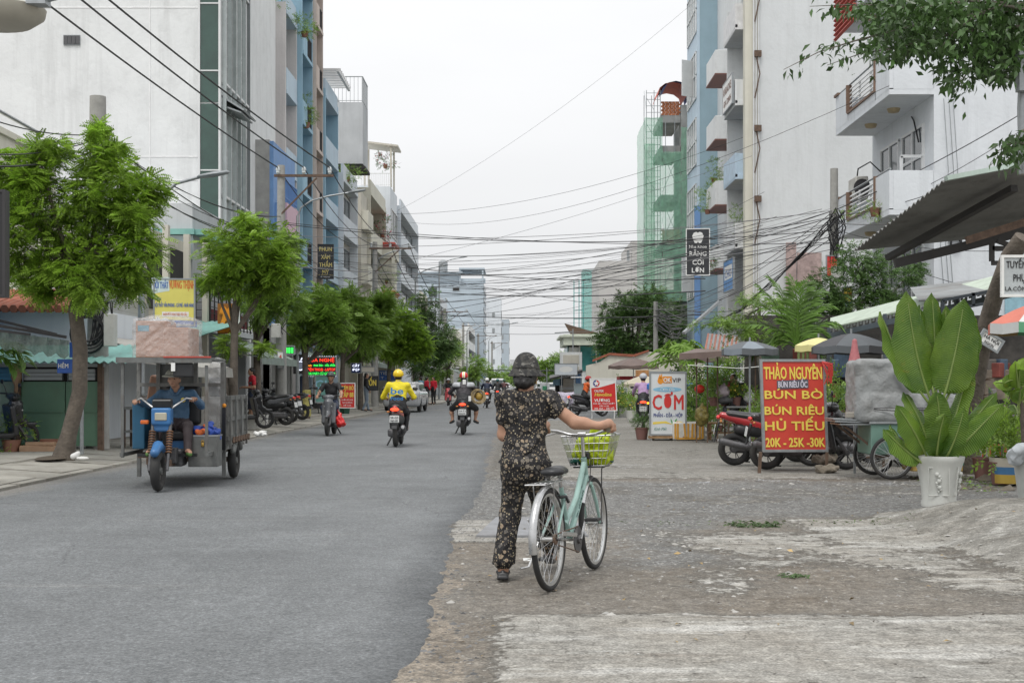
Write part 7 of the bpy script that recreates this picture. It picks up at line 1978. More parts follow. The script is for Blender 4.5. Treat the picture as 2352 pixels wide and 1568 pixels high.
stones('soil_clods',700,(5.6,7.9,16.5,19.2),.03,plain('clod',(.10,.085,.065),var=.3,island=.4),'dark soil clods and debris around the leaning trunk')
bits('fallen_leaves',260,(5.6,7.6,16.3,19),.07,LF2,'fallen green leaves in the dirt near the right edge')
B = Bd('row of grey glass market carts far down the yard',(3.5,85,0),'cart','market_cart')
for i,x in enumerate((1455,)): pass
B.box('cabinet',P(1318,0,60).x,P(1345,0,60).x,60,60.6,.05,.85,SHT); B.box('glass_box',P(1319,0,60).x,P(1344,0,60).x,60,60.5,.87,1.35,GLL); B.box('roof',P(1312,0,60).x,P(1348,0,60).x,59.8,60.8,1.6,1.66,FRW)
for x in (1319,1344): B.box('post',P(x,0,60).x - .02,P(x,0,60).x + .02,60,60.04,1.35,1.6,STL)
B.r['label'] = 'grey glass market cart left of the oil sign'
r_ = Bd('blue tarp market stall with dark roof left of the white panel wall',(2.6,95,0),'stall','market_stall')
r_.p('roof',MB().quad(P(1262,868,88),P(1338,850,88),P(1338,845,92),P(1262,862,92)).quad(P(1262,872,88),P(1338,855,88),P(1338,850,88),P(1262,868,88)),FRD)
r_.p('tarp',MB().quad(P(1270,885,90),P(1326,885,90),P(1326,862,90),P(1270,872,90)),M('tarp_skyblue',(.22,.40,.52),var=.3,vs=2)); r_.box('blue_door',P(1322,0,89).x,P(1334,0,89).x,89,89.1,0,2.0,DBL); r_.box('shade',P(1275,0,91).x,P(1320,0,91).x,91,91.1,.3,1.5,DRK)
for x in (1256,1290,1320): r_.p('post',MB().bar((P(x,0,88).x,88,0),(P(x,0,88).x,88,2.4),.05),STL)
r_.box('counter',P(1262,0,88).x,P(1300,0,88).x,88,89,0,.7,M('counter_orange',(.42,.16,.05),var=.5,vs=4))
board('pale sign with an oval on the stall roof',P(1300,848,87),1.5,.75,(1,0,0),face=WHB)[2]([(.45 * math.cos(a),.2 * math.sin(a)) for a in np.linspace(0,6.28,19)[:-1]],WHT,name='oval')
r_ = thing('street_lamp','thin far lamp arm beside the woman\'s cap','street lamp',(P(1316,0,100).x,100,0)); MB().bar((0,0,0),(0,0,5.5),.09).bar((0,0,5.3),(-1.4,0,5.2),.07).build('post',STL,r_)
for i,(x0,x1,y0,y1,d,c,lab) in enumerate(((1240,1262,878,900,100,(.45,.47,.48),'pale van body among the far stalls'),(1246,1256,886,905,80,(.04,.2,.1),'green crate stack at the far market'),(1350,1356,884,930,64,(.3,.3,.3),'grey post near the oil sign'),(1400,1440,890,905,66,(.30,.31,.33),'grey counter behind the oil sign'),(1405,1432,870,882,66,(.5,.53,.55),'white shelf behind the oil sign'))):
 p0,p1 = P(x0,y1,d),P(x1,y0,d); o = MB().box(((p0.x + p1.x) / 2,d,(p0.z + p1.z) / 2),(p1.x - p0.x,.4,p1.z - p0.z),b=.03).build('crate',plain('far_box_%d' % i,c,var=.3,vs=4),None); tag(o,lab,'box')
o = solid('covered_motorbike',[('c',(-.75,0,.45),(.75,0,.5),.28,.30),('c',(.35,0,.6),(.5,0,1.05),.2,.16),('c',(-.8,0,.75),(.1,0,.68),.16,.2),('e',(.5,0,.9),(.2,.38,.18)),('clip',(0,0,.12),(0,0,-1))],M('cover_purple',(.42,.38,.46),rough=.6,var=.5,vs=7),None,.04,.12,noise=.02,nsc=9)
o.location = P(1305,0,66) * 1; o.location.z = 0; o.scale = (1.1,1,1); tag(o,'motorbike under a purple and white patterned cover','motorbike')
MB().ring((.72,0,.27),.24,.05,(0,1,0),20,6).build('wheel',TYR,o,60)
B = Bd('tilted striped red and grey tin sheet roof behind the papaya',(9,60,0),'roof','lean_to')
m = MB(); n = 16
for i in range(n):
 a,b = P(1625 + 75 * i / n,765 + 8 * i / n,52),P(1625 + 75 * (i + .93) / n,765 + 8 * i / n,52); c,d_ = a - Vector((.35,1.5,.75)),b - Vector((.35,1.5,.75))
 m.add([a,b,d_,c],[(0,3,2,1)],i % 2)
B.p('tin_sheet',m,[M('tin_red',(.30,.12,.08),var=.3),TIN]); B.p('post',MB().bar((P(1690,0,52).x,52,0),P(1690,770,52),.1),STL); B.p('steel_strut',MB().bar(P(1570,765,55),P(1655,690,58),.12),STL)
# ================================================================== PEOPLE AND VEHICLES
SKN = M('skin',(.42,.235,.155),rough=.55,var=.08,vs=9,bump=.1,bs=60)
HAI = M('hair_black',(.012,.011,.011),rough=.35,var=.3,vs=60,bump=.5,bs=90)
PLB = M('plastic_black',(.022,.023,.025),rough=.38,var=.2,vs=6,dirt=.2)
PLG = M('engine_grey',(.11,.11,.115),rough=.5,metal=.4,var=.3,vs=12,dirt=.3)
TLR = lit('tail_red',(1,.06,.02),2.6); HDL = M('lens_clear',(.42,.43,.42),rough=.12,spec=.8)
def V(*a): return Vector(a)
def hand_prims(w,d,n,side,curl=.9,tg=0,s=1.0):
 w = Vector(w); d = Vector(d).normalized(); n = Vector(n).normalized(); sd = d.cross(n).normalized() * side
 P_ = [('c',w,w + d * .045 * s,.023 * s,.033 * s,tg,.02,(n,.55)),('c',w + d * .04 * s - sd * .015,w + d * .075 * s + sd * .012,.030 * s,.030 * s,tg,.02,(n,.5))]
 for i,L_ in enumerate((.064,.074,.070,.055)):
  b = w + d * .082 * s + sd * (.030 - .020 * i) * s; L_ *= s
  k1 = b + (d * math.cos(curl * .6) - n * math.sin(curl * .6)) * L_ * .45; k2 = k1 + (d * math.cos(curl * 1.6) - n * math.sin(curl * 1.6)) * L_ * .33; k3 = k2 + (d * math.cos(curl * 2.3) - n * math.sin(curl * 2.3)) * L_ * .3
  P_ += [('c',b - d * .02,k1,.0105 * s,.0095 * s,tg,.006),('c',k1,k2,.0095 * s,.0088 * s,tg,.004),('c',k2,k3,.0088 * s,.0078 * s,tg,.004)]
 t0 = w + d * .03 * s + sd * .030 * s; t1 = t0 + (d * .6 + sd * .5 - n * .5).normalized() * .036 * s; t2 = t1 + (d * .75 - n * .7 - sd * .1).normalized() * .030 * s
 P_ += [('c',t0 - sd * .01,t1,.014 * s,.011 * s,tg,.01),('c',t1,t2,.011 * s,.009 * s,tg,.004)]
 return P_
def head_prims(h,f,tg=0,s=1.0):
 h = Vector(h); f = Vector(f).normalized(); u = V(0,0,1); u = (u - f * u.dot(f)).normalized(); r = f.cross(u)
 R_ = Matrix((r,f,u)).transposed()
 return [('e',h + u * .02 * s,(.074 * s,.094 * s,.10 * s),tg,.02,R_),('c',h - u * .045 * s + f * .03 * s,h - u * .075 * s + f * .055 * s,.052 * s,.030 * s,tg,.03),
   ('c',h + f * .088 * s + u * .005,h + f * .106 * s - u * .028 * s,.010 * s,.014 * s,tg,.012),('c',h + f * .080 * s - u * .058 * s - r * .018,h + f * .080 * s - u * .058 * s + r * .018,.010,.010,tg,.012),
   ('e',h + r * .076 * s - u * .012 * s - f * .008,(.012,.02 * s,.032 * s),tg,.008,R_),('e',h - r * .076 * s - u * .012 * s - f * .008,(.012,.02 * s,.032 * s),tg,.008,R_),
   ('c',h + f * .082 * s + u * .028 * s - r * .04 * s,h + f * .082 * s + u * .028 * s + r * .04 * s,.012,.012,tg,.02)],(h,f,u,r,R_)
def person(label,J,mats,loc=(0,0,0),rz=0.0,sleeve='long',legs='long',face=(0,1,0),front=(0,1,0),hat=None,hair=True,res=.014,group=None,shoe=None,girth=1.0,eyes=True,s=1.0,curl=.9):
 """J: pelvis, chest, neck, head, shl shr ell elr hal har hil hir knl knr anl anr tol tor"""
 root = thing('person',label,'person',loc,rz,group)
 J = {k: Vector(v) * s for k,v in J.items()}; fr = Vector(front); g = girth * s
 wa = J['pelvis'].lerp(J['chest'],.5)
 pr = [('c',J['pelvis'],wa,.165 * g,.135 * g,2,.05,(fr,.70)),('c',wa - (wa - J['pelvis']) * .3,J['chest'],.14 * g,.165 * g,1,.05,(fr,.66)),('c',J['shl'],J['shr'],.062 * g,.062 * g,1,.05),('c',J['chest'],J['neck'],.11 * g,.06 * g,1,.05,(fr,.7)),('c',J['neck'],J['head'] - V(0,0,.03),.052 * s,.050 * s,0,.02)]
 hp,(h,f,u,r,R_) = head_prims(J['head'],face,0,s); pr += hp
 for q,sd in (('l',1),('r',-1)):
  sh,el,ha = J['sh' + q],J['el' + q],J['ha' + q]
  if sleeve == 'long': pr += [('c',sh,el,.062 * g,.052 * s,1,.03),('c',el,el.lerp(ha,.9),.052 * s,.040 * s,1,.02)]
  else: pr += [('c',sh,sh.lerp(el,.62),.066 * g,.062 * s,1,.03),('c',sh.lerp(el,.5),el,.045 * s,.040 * s,0,.006),('c',el,el.lerp(ha,.3),.040 * s,.040 * s,0,.02)]
  pr += [('c',el.lerp(ha,.2),ha,.038 * s,.026 * s,0,.01)]
  d = (ha - el).normalized(); n = V(0,0,1) - d * d.z; pr += hand_prims(ha,d,n if n.length > .2 else -fr,sd,curl,0,s)
  hi,kn,an,to = J['hi' + q],J['kn' + q],J['an' + q],J['to' + q]
  if legs == 'long': pr += [('c',hi,kn,.092 * g,.068 * s,2,.04),('c',kn,an,.066 * s,.052 * s,2,.02)]
  else: pr += [('c',hi,kn.lerp(hi,.1),.098 * g,.082 * s,2,.04),('c',hi.lerp(kn,.7),kn,.055 * s,.052 * s,0,.01),('c',kn,kn.lerp(an,.35),.050 * s,.056 * s,0,.03),('c',kn.lerp(an,.35),an,.054 * s,.034 * s,0,.03)]
  pr += [('c',an,to,.036 * s,.028 * s,0,.02)]
 solid('body',pr,mats,root,res,.02,noise=.0035,nsc=16)
 for q in 'lr': solid('shoe',[('c',J['an' + q] + V(0,0,-.035) - (J['to' + q] - J['an' + q]).normalized() * .04,J['to' + q] + V(0,0,-.02),.038 * s,.034 * s)],shoe or PLB,root,.014)
 if hair: solid('hair',[('e',h + u * .035 - f * .014,(.083 * s,.098 * s,.092 * s),0,.02,R_),('e',h - f * .045 - u * .02,(.07 * s,.055 * s,.075 * s),0,.02,R_),('clip',h + f * .045 + u * .03,f * .9 - u * .45)],HAI,root,.013)
 if hat: hat(root,h,f,u,r,R_,s)
 if eyes:
  for sg in (-1,1): MB().ball(h + f * .086 * s + u * .008 * s + r * sg * .030 * s,.008,6).build('eye',HAI,root,60)
  MB().tube([h + f * .092 - u * .055 - r * .02,h + f * .095 - u * .056,h + f * .092 - u * .055 + r * .02],.003,4).build('mouth',M('lip',(.25,.10,.08)),root)
 return root
def helmet(mat,band=None,visor=None):
 def f_(root,h,f,u,r,R_,s):
  V_,Q_,t_ = sdf([('e',h + u * .045 - f * .005,(.118 * s,.135 * s,.115 * s),0,.01,R_),('clip',h + u * .015,-u * .97 + f * .2)],.012)
  m = [mat]
  t_ = np.zeros(len(Q_),int)
  if band:
   m = [mat,band,YEL]; c = V_[Q_].mean(1) - np.array(h); x = np.abs(c @ np.array(r)); t_[(x < .036)] = 1; t_[(x < .012)] = 2
  o = np_mesh('helmet',V_,Q_,m,root,True,t_)
  solid('helmet_brim',[('e',h + u * .055 + f * .10,(.10 * s,.07,.012),0,.01,R_)],PLB,root,.01)
  MB().tube([h + r * .085 + u * .02,h + r * .06 - u * .07 + f * .03,h - u * .115 + f * .05,h - r * .06 - u * .07 + f * .03,h - r * .085 + u * .02],.006,4).build('chin_strap',PLB,root)
 return f_
RIDE = dict(pelvis=(0,-.22,.85),chest=(0,-.10,1.16),neck=(0,-.06,1.36),head=(0,-.01,1.50),shl=(-.19,-.08,1.30),shr=(.19,-.08,1.30),ell=(-.29,.08,1.10),elr=(.29,.08,1.10),hal=(-.30,.24,1.035),har=(.30,.24,1.035),
   hil=(-.10,-.18,.82),hir=(.10,-.18,.82),knl=(-.17,.24,.72),knr=(.17,.24,.72),anl=(-.15,.16,.40),anr=(.15,.16,.40),tol=(-.16,.30,.36),tor=(.16,.30,.36))
def J_(base,**k): d = dict(base); d.update(k); return d
def moto_wheel(parent,c,R_=.27,w=.05,rimm=None):
 o = bpy.data.objects.new('wheel',None); COL.objects.link(o); o.parent = parent; o.location = c
 m = MB(); k = R_ - w; m.ring((0,0,0),k,w,(1,0,0),36,8)
 q = m.build('tyre',TYR,o,60); q.scale = (.95,1,1)
 m = MB().ring((0,0,0),k - w * .9,.012,(1,0,0),32,5).lathe([(.045,-.05),(.055,0),(.045,.05)],axis=(1,0,0),n=14)
 for i in range(5):
  a = 2 * math.pi * i / 5
  for da in (-.16,.16): m.bar((0,math.cos(a) * .04,math.sin(a) * .04),(0,math.cos(a + da) * (k - w * .8),math.sin(a + da) * (k - w * .8)),.02,.014)
 m.build('rim',rimm or PLG,o,50); return o
def scooter(label,loc,rz,col,plate=None,group='scooters on the street',on=True,bag=None,name='scooter',lean=0.0,cat='scooter'):
 r = thing(name,label,cat,loc,rz,group,ry=lean)
 cm = M('paint_%d_%d_%d' % tuple(int(c * 100) for c in col),col,rough=.28,var=.08,coat=.5,dirt=.12)
 moto_wheel(r,(0,.62,.27),.27,.045); moto_wheel(r,(0,-.62,.27),.27,.055)
 solid('body',[('c',(0,-.82,.83),(0,-.2,.68),.055,.135,0,.04),('c',(0,-.55,.60),(0,-.1,.58),.09,.14,1,.03),('c',(0,-.08,.6),(0,.02,.36),.12,.10,1,.05),('b',(0,.14,.31),(.12,.2,.02),.03,1,.04),('b',(0,.34,.58),(.15,.012,.24),.035,0,.04,Euler((.22,0,0)).to_matrix()),
 ('c',(0,.42,.84),(0,.50,.58),.13,.07,0,.05),('c',(-.13,.34,.99),(.13,.34,.99),.05,.05,1,.04),('e',(0,.38,.99),(.15,.11,.075),0,.03),('c',(0,.44,.5),(0,.80,.50),.045,.035,0,.04),('c',(0,.40,.60),(0,.60,.55),.07,.05,0,.05)],[cm,PLB],r,.016)
 solid('engine',[('c',(-.05,-.62,.28),(-.05,-.12,.30),.085,.10,0,.04),('c',(.07,-.35,.32),(.07,-.15,.3),.09,.10,0,.04),('b',(-.11,-.45,.30),(.03,.2,.05),.03,0,.03)],PLG,r,.018)
 solid('seat',[('c',(0,-.68,.86),(0,-.28,.80),.09,.125,0,.03,((0,0,1),.55)),('c',(0,-.28,.80),(0,.02,.73),.125,.08,0,.05,((0,0,1),.55))],PLB,r,.016)
 solid('exhaust',[('c',(.17,-.82,.42),(.155,-.42,.33),.058,.055),('c',(.155,-.42,.33),(.08,-.1,.22),.03,.02)],PLG,r,.016); MB().lathe([(.035,0),(.035,.01),(.0,.012)],(.172,-.885,.428),10,axis=(0,-1,.1)).build('exhaust_tip',CHM,r)
 MB().box((0,-.90,.60),(.13,.03,.26),(-.25,0,0),b=.01).box((0,-.93,.46),(.10,.015,.14),(-.35,0,0)).build('rear_fender',PLB,r)
 MB().box((0,-.945,.60),(.20,.008,.15),(-.18,0,0),b=.003).build('licence_plate',M('plate_white',(.62,.63,.62),rough=.4),r)
 if plate:
  for t_,z in zip(plate,(.61,.545)): text(t_,r,BLK,(0,-.953 - (.61 - z) * .18 + .0,z),(1,0,0),(0,.18,1),.16,.042,.03)
 solid('tail_light',[('e',(0,-.885,.80),(.095,.035,.035))],TLR if on else PRD,r,.01)
 for sg in (-1,1): MB().ball((sg * .14,-.84,.75),.03,8,sc3=(1.2,.8,.7)).build('indicator',M('lens_amber',(.50,.20,.05),rough=.2),r,60)
 solid('headlight',[('e',(0,.475,.86),(.10,.05,.055))],HDL,r,.012); MB().ball((-.08,.50,.76),.035,8,sc3=(1,.5,.6)).ball((.08,.50,.76),.035,8,sc3=(1,.5,.6)).build('front_indicator',HDL,r,60)
 MB().tube([(-.35,.26,1.02),(-.20,.33,1.03),(.20,.33,1.03),(.35,.26,1.02)],.016,8).build('handlebar',PLB,r,60)
 for sg in (-1,1):
  m = MB().tube([(sg * .20,.34,1.03),(sg * .27,.33,1.15),(sg * .31,.31,1.20)],.008,5); m.ball((sg * .34,.31,1.23),.05,10,sc3=(1.2,.35,.8)); m.build('mirror',PLB,r,60)
  MB().bar((sg * .055,.44,.52),(sg * .06,.62,.27),.035).build('fork',PLG,r)
 MB().bar((-.12,-.3,.2),(-.20,-.42,.03),.025).bar((-.2,-.45,.03),(-.2,-.36,.03),.02).build('kick_stand',PLB,r)
 return r
NVY = M('cloth_navy',(.018,.028,.06),bump=.5,bs=12); BKC = M('cloth_black',(.016,.016,.018),bump=.5,bs=12); YLJ = M('jacket_yellow',(.72,.60,.02),rough=.7,var=.06,bump=.6,bs=9); DKB = M('cloth_darkgrey',(.045,.04,.045),bump=.6,bs=9,rough=.6)
SHD = M('denim_blue',(.06,.13,.22),bump=.5,bs=14,var=.15)
p = G(752,1001)
scooter('dark grey scooter coming towards the viewer on the left',p + V(0,.6,0),math.pi,(.10,.105,.115),None,on=False)
person('oncoming rider in black shirt and green helmet on the dark grey scooter',RIDE,[SKN,BKC,NVY],p + V(0,.6,0),math.pi,'short',hat=helmet(M('helmet_green',(.05,.075,.06),rough=.3)),group=None)
o = solid('plastic_bag',[('c',(0,0,0),(.02,0,-.20),.05,.11),('c',(0,0,.02),(-.06,0,.16),.03,.015),('c',(-.04,0,-.1),(.1,0,-.2),.08,.06)],M('bag_red',(.60,.02,.02),rough=.3,bump=.6,bs=12),None,.02,.03,noise=.012,nsc=20); o.location = (p.x + .27,p.y + .35,.52); tag(o,'red plastic bag hanging from the oncoming scooter','bag')
p = G(909,1026)
scooter('red and black scooter with lit tail light ridden by the yellow jacket man',p + V(0,.62,0),0,(.42,.03,.02),('59-G3','065.82'))
pr_ = person('rider in bright yellow delivery jacket and yellow helmet seen from behind',J_(RIDE,ell=(-.34,.0,1.05),elr=(.34,.0,1.05)),[SKN,YLJ,BKC],p + V(0,.62,0),0,girth=1.17,hat=helmet(M('helmet_yellow',(.75,.52,.01),rough=.2,coat=.5)),eyes=False)
BEB = M('logo_blue',(.01,.14,.36))
text('be',pr_,BEB,(0,-.345,1.12),(1,0,0),(0,.34,1),.26,.15,.04,depth=.0); text('Food',pr_,BEB,(0,-.395,.99),(1,0,0),(0,.25,1),.26,.085,.03,depth=.0)
MB().ring((0,-.03,1.39),.07,.018,(0,0,1),16,6).build('blue_collar',M('collar_blue',(.02,.12,.35)),pr_,60)
p = G(1063,998)
scooter('black scooter with lit tail light ridden by the red helmet man',p + V(0,.62,0),0,(.035,.035,.04),('59-T1','044.93'))
pr_ = person('barelegged rider in black and grey jacket with red striped helmet seen from behind',J_(RIDE,knl=(-.34,.16,.66),knr=(.34,.16,.66),anl=(-.30,.12,.36),anr=(.30,.12,.36),tol=(-.37,.26,.31),tor=(.37,.26,.31),ell=(-.38,.06,1.10),elr=(.38,.06,1.10)),[SKN,DKB,BKC],p + V(0,.62,0),0,legs='short',girth=1.22,
 hat=helmet(M('helmet_red',(.55,.02,.015),rough=.2,coat=.6),WHT),eyes=False)
GYP = M('panel_lightgrey',(.42,.43,.45),rough=.7)
solid('shoulder_panel',[('c',(-.22,-.12,1.30),(.22,-.12,1.30),.080,.080,0,.02),('c',(-.12,-.16,1.28),(.12,-.16,1.28),.07,.07),('clip',(0,0,1.25),(0,0,-1)),('c',(0,-.18,1.42),(0,-.16,1.2),.09,.10,0,.02,'sub')],GYP,pr_,.014)
MB().box((.02,-.165,1.38),(.09,.03,.13),.1,b=.01).build('hood_label',WHT,pr_); MB().box((.17,-.335,.94),(.07,.02,.14),b=.01).build('card_holder',WHT,pr_)
r_ = thing('rope_coil','coil of tan rope hanging at the right side of the red helmet rider','rope',(p.x + .40,p.y + .55,1.0)); m = MB(); rr_ = random.Random(1)
for i in range(8): m.ring((rr_.uniform(-.04,.04),-.05 + .02 * i,rr_.uniform(-.04,.03)),.15 + rr_.uniform(-.03,.04),.011,(rr_.uniform(-.4,.4),1,rr_.uniform(-.3,.3)),20,5)
m.build('rope',M('rope_tan',(.38,.29,.15),var=.2),r_,60); MB().ball((0,.08,0),.11,8).build('cloth_wrap',M('cloth_ochre',(.40,.26,.05)),r_,60)
p = G(1118,937)
scooter('distant red tailed scooter beyond the red helmet rider',p + V(0,.6,0),0,(.40,.03,.02))
person('distant rider in navy jacket and white helmet seen from behind',RIDE,[SKN,NVY,BKC],p + V(0,.6,0),0,hat=helmet(WHT),eyes=False,res=.022)
p = G(1030,931)
scooter('small red and white scooter coming along the left kerb',p,math.pi,(.45,.06,.07),on=False)
person('oncoming masked rider in black by the left kerb',RIDE,[SKN,BKC,BKC],p,math.pi,hat=helmet(GYP),res=.022)
for (x,y,c,hc,lab,sl_) in ((1143,925,BKC,M('helmet_teal',(.03,.12,.12)),'far rider in black just left of the woman\'s cap',0),(1158,922,M('cloth_maroon',(.10,.03,.03)),M('helmet_dgreen',(.04,.10,.05)),'far rider in brown close beside the woman\'s cap',0),(1127,905,WHT,WHT,'very far rider in white beside the white van',0)):
 p = G(x,y); scooter('far dark scooter under the ' + lab[4 if lab[0] == 'f' else 9:].split(' just')[0].split(' close')[0].split(' beside')[0],p,0,(.06,.06,.07)); person(lab,RIDE,[SKN,c,BKC],p,0,hat=helmet(hc),eyes=False,res=.028)
STAND = dict(pelvis=(0,0,.92),chest=(0,0,1.25),neck=(0,0,1.42),head=(0,.02,1.56),shl=(-.18,0,1.38),shr=(.18,0,1.38),ell=(-.22,-.02,1.1),elr=(.22,-.02,1.1),hal=(-.2,.12,.90),har=(.2,.12,.90),hil=(-.09,0,.88),hir=(.09,0,.88),knl=(-.1,.02,.48),knr=(.1,.02,.48),anl=(-.1,0,.09),anr=(.1,0,.09),tol=(-.11,.15,.045),tor=(.11,.15,.045))
REDC = M('cloth_red',(.50,.012,.03),bump=.5,bs=10); PURP = M('cloth_lilac',(.42,.27,.45),bump=.5,bs=10)
person('man in red t-shirt and navy shorts standing by the parked motorbikes',J_(STAND,hal=(-.1,.24,1.12),har=(.12,.24,1.1)),[SKN,REDC,NVY],G(579,976,PZ),2.0,'short','short',res=.018)
person('woman in black top and wide pale jeans walking past the menu board',J_(STAND,anl=(-.1,.12,.09),anr=(.1,-.15,.09),tol=(-.1,.27,.045),tor=(.1,0,.045)),[SKN,BKC,M('jeans_pale',(.22,.27,.33))],G(841,944,PZ),-1.3,res=.02,eyes=False)
for (x,y,rz,c,lab) in ((967,928,1.0,M('cloth_cyan',(.10,.30,.42)),'far person in light blue by the red stools'),(980,928,-1.0,REDC,'far person in red beside the light blue one'),(996,928,2.5,REDC,'far person in red shirt by the lamp post')):
 person(lab,STAND,[SKN,c,BKC],G(x,y,PZ),rz,res=.03,s=.95)
person('stall keeper in dark clothes bending over the flower stall',J_(STAND,pelvis=(0,-.08,.92),chest=(0,.12,1.2),neck=(0,.2,1.34),head=(0,.28,1.44),shl=(-.18,.16,1.30),shr=(.18,.16,1.3),ell=(-.2,.3,1.08),elr=(.2,.3,1.08),hal=(-.15,.45,.95),har=(.15,.45,.95)),[SKN,BKC,BKC],(P(1703,0,30.7).x,30.9,0),2.4,res=.02)
p = G(1482,985)
o = scooter('motorbike with lit orange indicator half hidden by the rice sign',p + V(.0,.6,0),-.1,(.05,.05,.06),('59-X1','111.71')); MB().ball((.14,-.86,.77),.035,8).build('lit_indicator',lit('amber_on',(1,.35,.02),3),o)
person('woman in lilac hooded jacket sitting on the motorbike by the rice sign',RIDE,[SKN,PURP,BKC],p + V(0,.6,0),-.1,hat=helmet(GYP),eyes=False,res=.018)
p = G(1352,956)
scooter('dark motorbike with orange box behind the oil sign',p,-1.2,(.05,.05,.06),name='scooter')
person('delivery rider in orange shirt with red helmet partly hidden by the oil sign',RIDE,[SKN,M('cloth_orange',(.65,.12,.02),bump=.5,bs=10),BKC],p,-1.2,'short',hat=helmet(M('helmet_redblue',(.40,.03,.03))),res=.02)
pk = []
def park(lab,x,y,rz,col,z=0.0,lean=.12,plate=None,g='parked scooters and motorbikes'): return scooter(lab,G(x,y,z),rz,col,plate,g,False,lean=lean)
park('black scooter cut by the left edge beside the green gates',-22,1040,-.75,(.03,.03,.035),PZ,.1,('59-K2','318.07'))
s1 = park('red and black sport motorbike left behind the noodle board',1775,1069,-1.72,(.40,.015,.02),0,.10)
s2 = park('black scooter nearest behind the noodle board',1852,1078,-1.6,(.02,.02,.022),0,.08)
s3 = park('teal scooter between noodle board and food cart',1915,1062,-1.9,(.03,.30,.33),0,.1)
s4 = park('grey motorbike behind the food cart tarpaulin',1990,1070,-1.7,(.10,.10,.11),0,.1)
for i,(x,y,a) in enumerate(((556,985,-1.1),(612,976,1.3),(632,970,1.1),(655,964,1.3),(722,949,1.0))):
 dup(s4 if i % 2 else s2,G(x,y,PZ),a,('dark parked motorbike left of the man in red','parked motorbike right behind the man in red','parked motorbike just left of the second utility pole','parked motorbike just right of the second utility pole','parked motorbike under the apple light box')[i])
for i,(x,y,a) in enumerate(((952,926,.6),(940,928,.9),(1405,952,1.0),(1575,968,1.5),(2060,1040,1.4))):
 dup(s2,G(x,y,PZ if x < 1000 else 0),a,('parked scooter beside the silver car','second parked scooter beside the silver car','parked scooter behind the oil sign on its right','parked motorbike in the shade behind the rice sign','parked motorbike in the dark behind the big leaves')[i])
def car(lab,loc,rz,col,van=False,group='cars and vans on the road',sc_=1.0):
 r = thing('van' if van else 'car',lab,'van' if van else 'car',loc,rz,group); cm = M('carpaint_%d' % int(col[0] * 100),col,rough=.25,coat=.6,var=.04)
 H = .45 if van else 0
 solid('body',[('b',(0,0,.62),(.70,1.95,.20),.16,0,.08),('b',(0,-.2,1.05 + H / 2),(.55,1.05 + H,.22 + H / 2),.16,0,.12),('c',(-.9,1.3,.3),(.9,1.3,.3),.34,.34,0,.02,'sub'),('c',(-.9,-1.3,.3),(.9,-1.3,.3),.34,.34,0,.02,'sub')],cm,r,.055)
 m = MB(); t = 1.12 + H * .6
 m.box((0,1.22 + H,t),(1.16,.05,.36 + H * .5),(.5 if not van else .2,0,0)).box((0,-1.52 - H,t),(1.1,.05,.34 + H * .5),(-.4 if not van else 0,0,0)).box((.73,-.2,t),(.04,1.8,.30),(0,-.15,0)).box((-.73,-.2,t),(.04,1.8,.30),(0,.15,0)); m.build('windows',GLS,r)
 for sx in (-1,1):
  for sy in (-1,1):
   w = moto_wheel(r,(sx * .76,sy * 1.3,.32),.32,.09)
  MB().box((sx * .62,2.09,.72),(.34,.06,.14),b=.02).build('headlight',HDL,r); MB().box((sx * .64,-2.09,.78),(.28,.06,.16),b=.02).build('tail_light',PRD,r); MB().box((sx * .93,.75,1.02),(.16,.08,.12),b=.02).build('mirror',cm,r)
 MB().box((0,2.12,.55),(.5,.02,.12)).box((0,-2.12,.6),(.5,.02,.12)).build('licence_plate',WHT,r); MB().box((0,2.10,.62),(.8,.04,.16)).build('grille',PLB,r)
 return r
car('silver car parked at the left kerb behind the yellow rider',(-5.35,62.5,0),math.pi - .03,(.36,.37,.38))
car('white van coming down the far street',G(1143,908),math.pi,(.60,.60,.60),True); car('small red car in front of the far white van',G(1128,902),math.pi,(.35,.04,.04)); car('white car far away beside the van',G(1160,900),math.pi,(.58,.58,.58)); car('grey car at the very end of the street',G(1152,894),math.pi,(.3,.3,.31)); car('white car parked among the far market stalls',G(1256,912),.3,(.59,.59,.59))
# ================================================================== CARGO TRICYCLE
tl = V(-4.62,18.62,0); tz = math.pi + rad(3)
r_ = thing('cargo_tricycle','worn motor tricycle with wooden cargo box, roof frame and blue fork','tricycle',tl,tz)
GPW = M('wood_weathered',(.21,.21,.20),rough=.85,var=.25,vs=5,streak=.5,dirt=.5,dcol=(.10,.07,.05),bump=.4,bs=20); GPM = M('steel_worn',(.155,.16,.155),rough=.6,metal=.3,var=.25,vs=8,dirt=.6,dcol=(.12,.07,.045)); BLF = M('paint_blue_trike',(.035,.14,.33),rough=.4,var=.15,dirt=.35,dcol=(.08,.08,.08))
def twheel(c,R_=.255,w=.07):
 o = moto_wheel(r_,c,R_,w,GPM); return o
twheel((0,2.3,.255),.255,.062); twheel((.56,0,.255),.255,.062); twheel((-.56,0,.255),.255,.062)
MB().box((0,.35,.40),(.9,2.2,.06)).box((0,1.45,.33),(.16,1.0,.08)).box((.0,0,.27),(1.1,.07,.07)).box((.3,.9,.33),(.06,1.2,.08)).box((-.3,.9,.33),(.06,1.2,.08)).build('chassis',RST,r_)
MB().box((0,0,.46),(1.16,1.7,.04)).build('cargo_floor',GPW,r_)
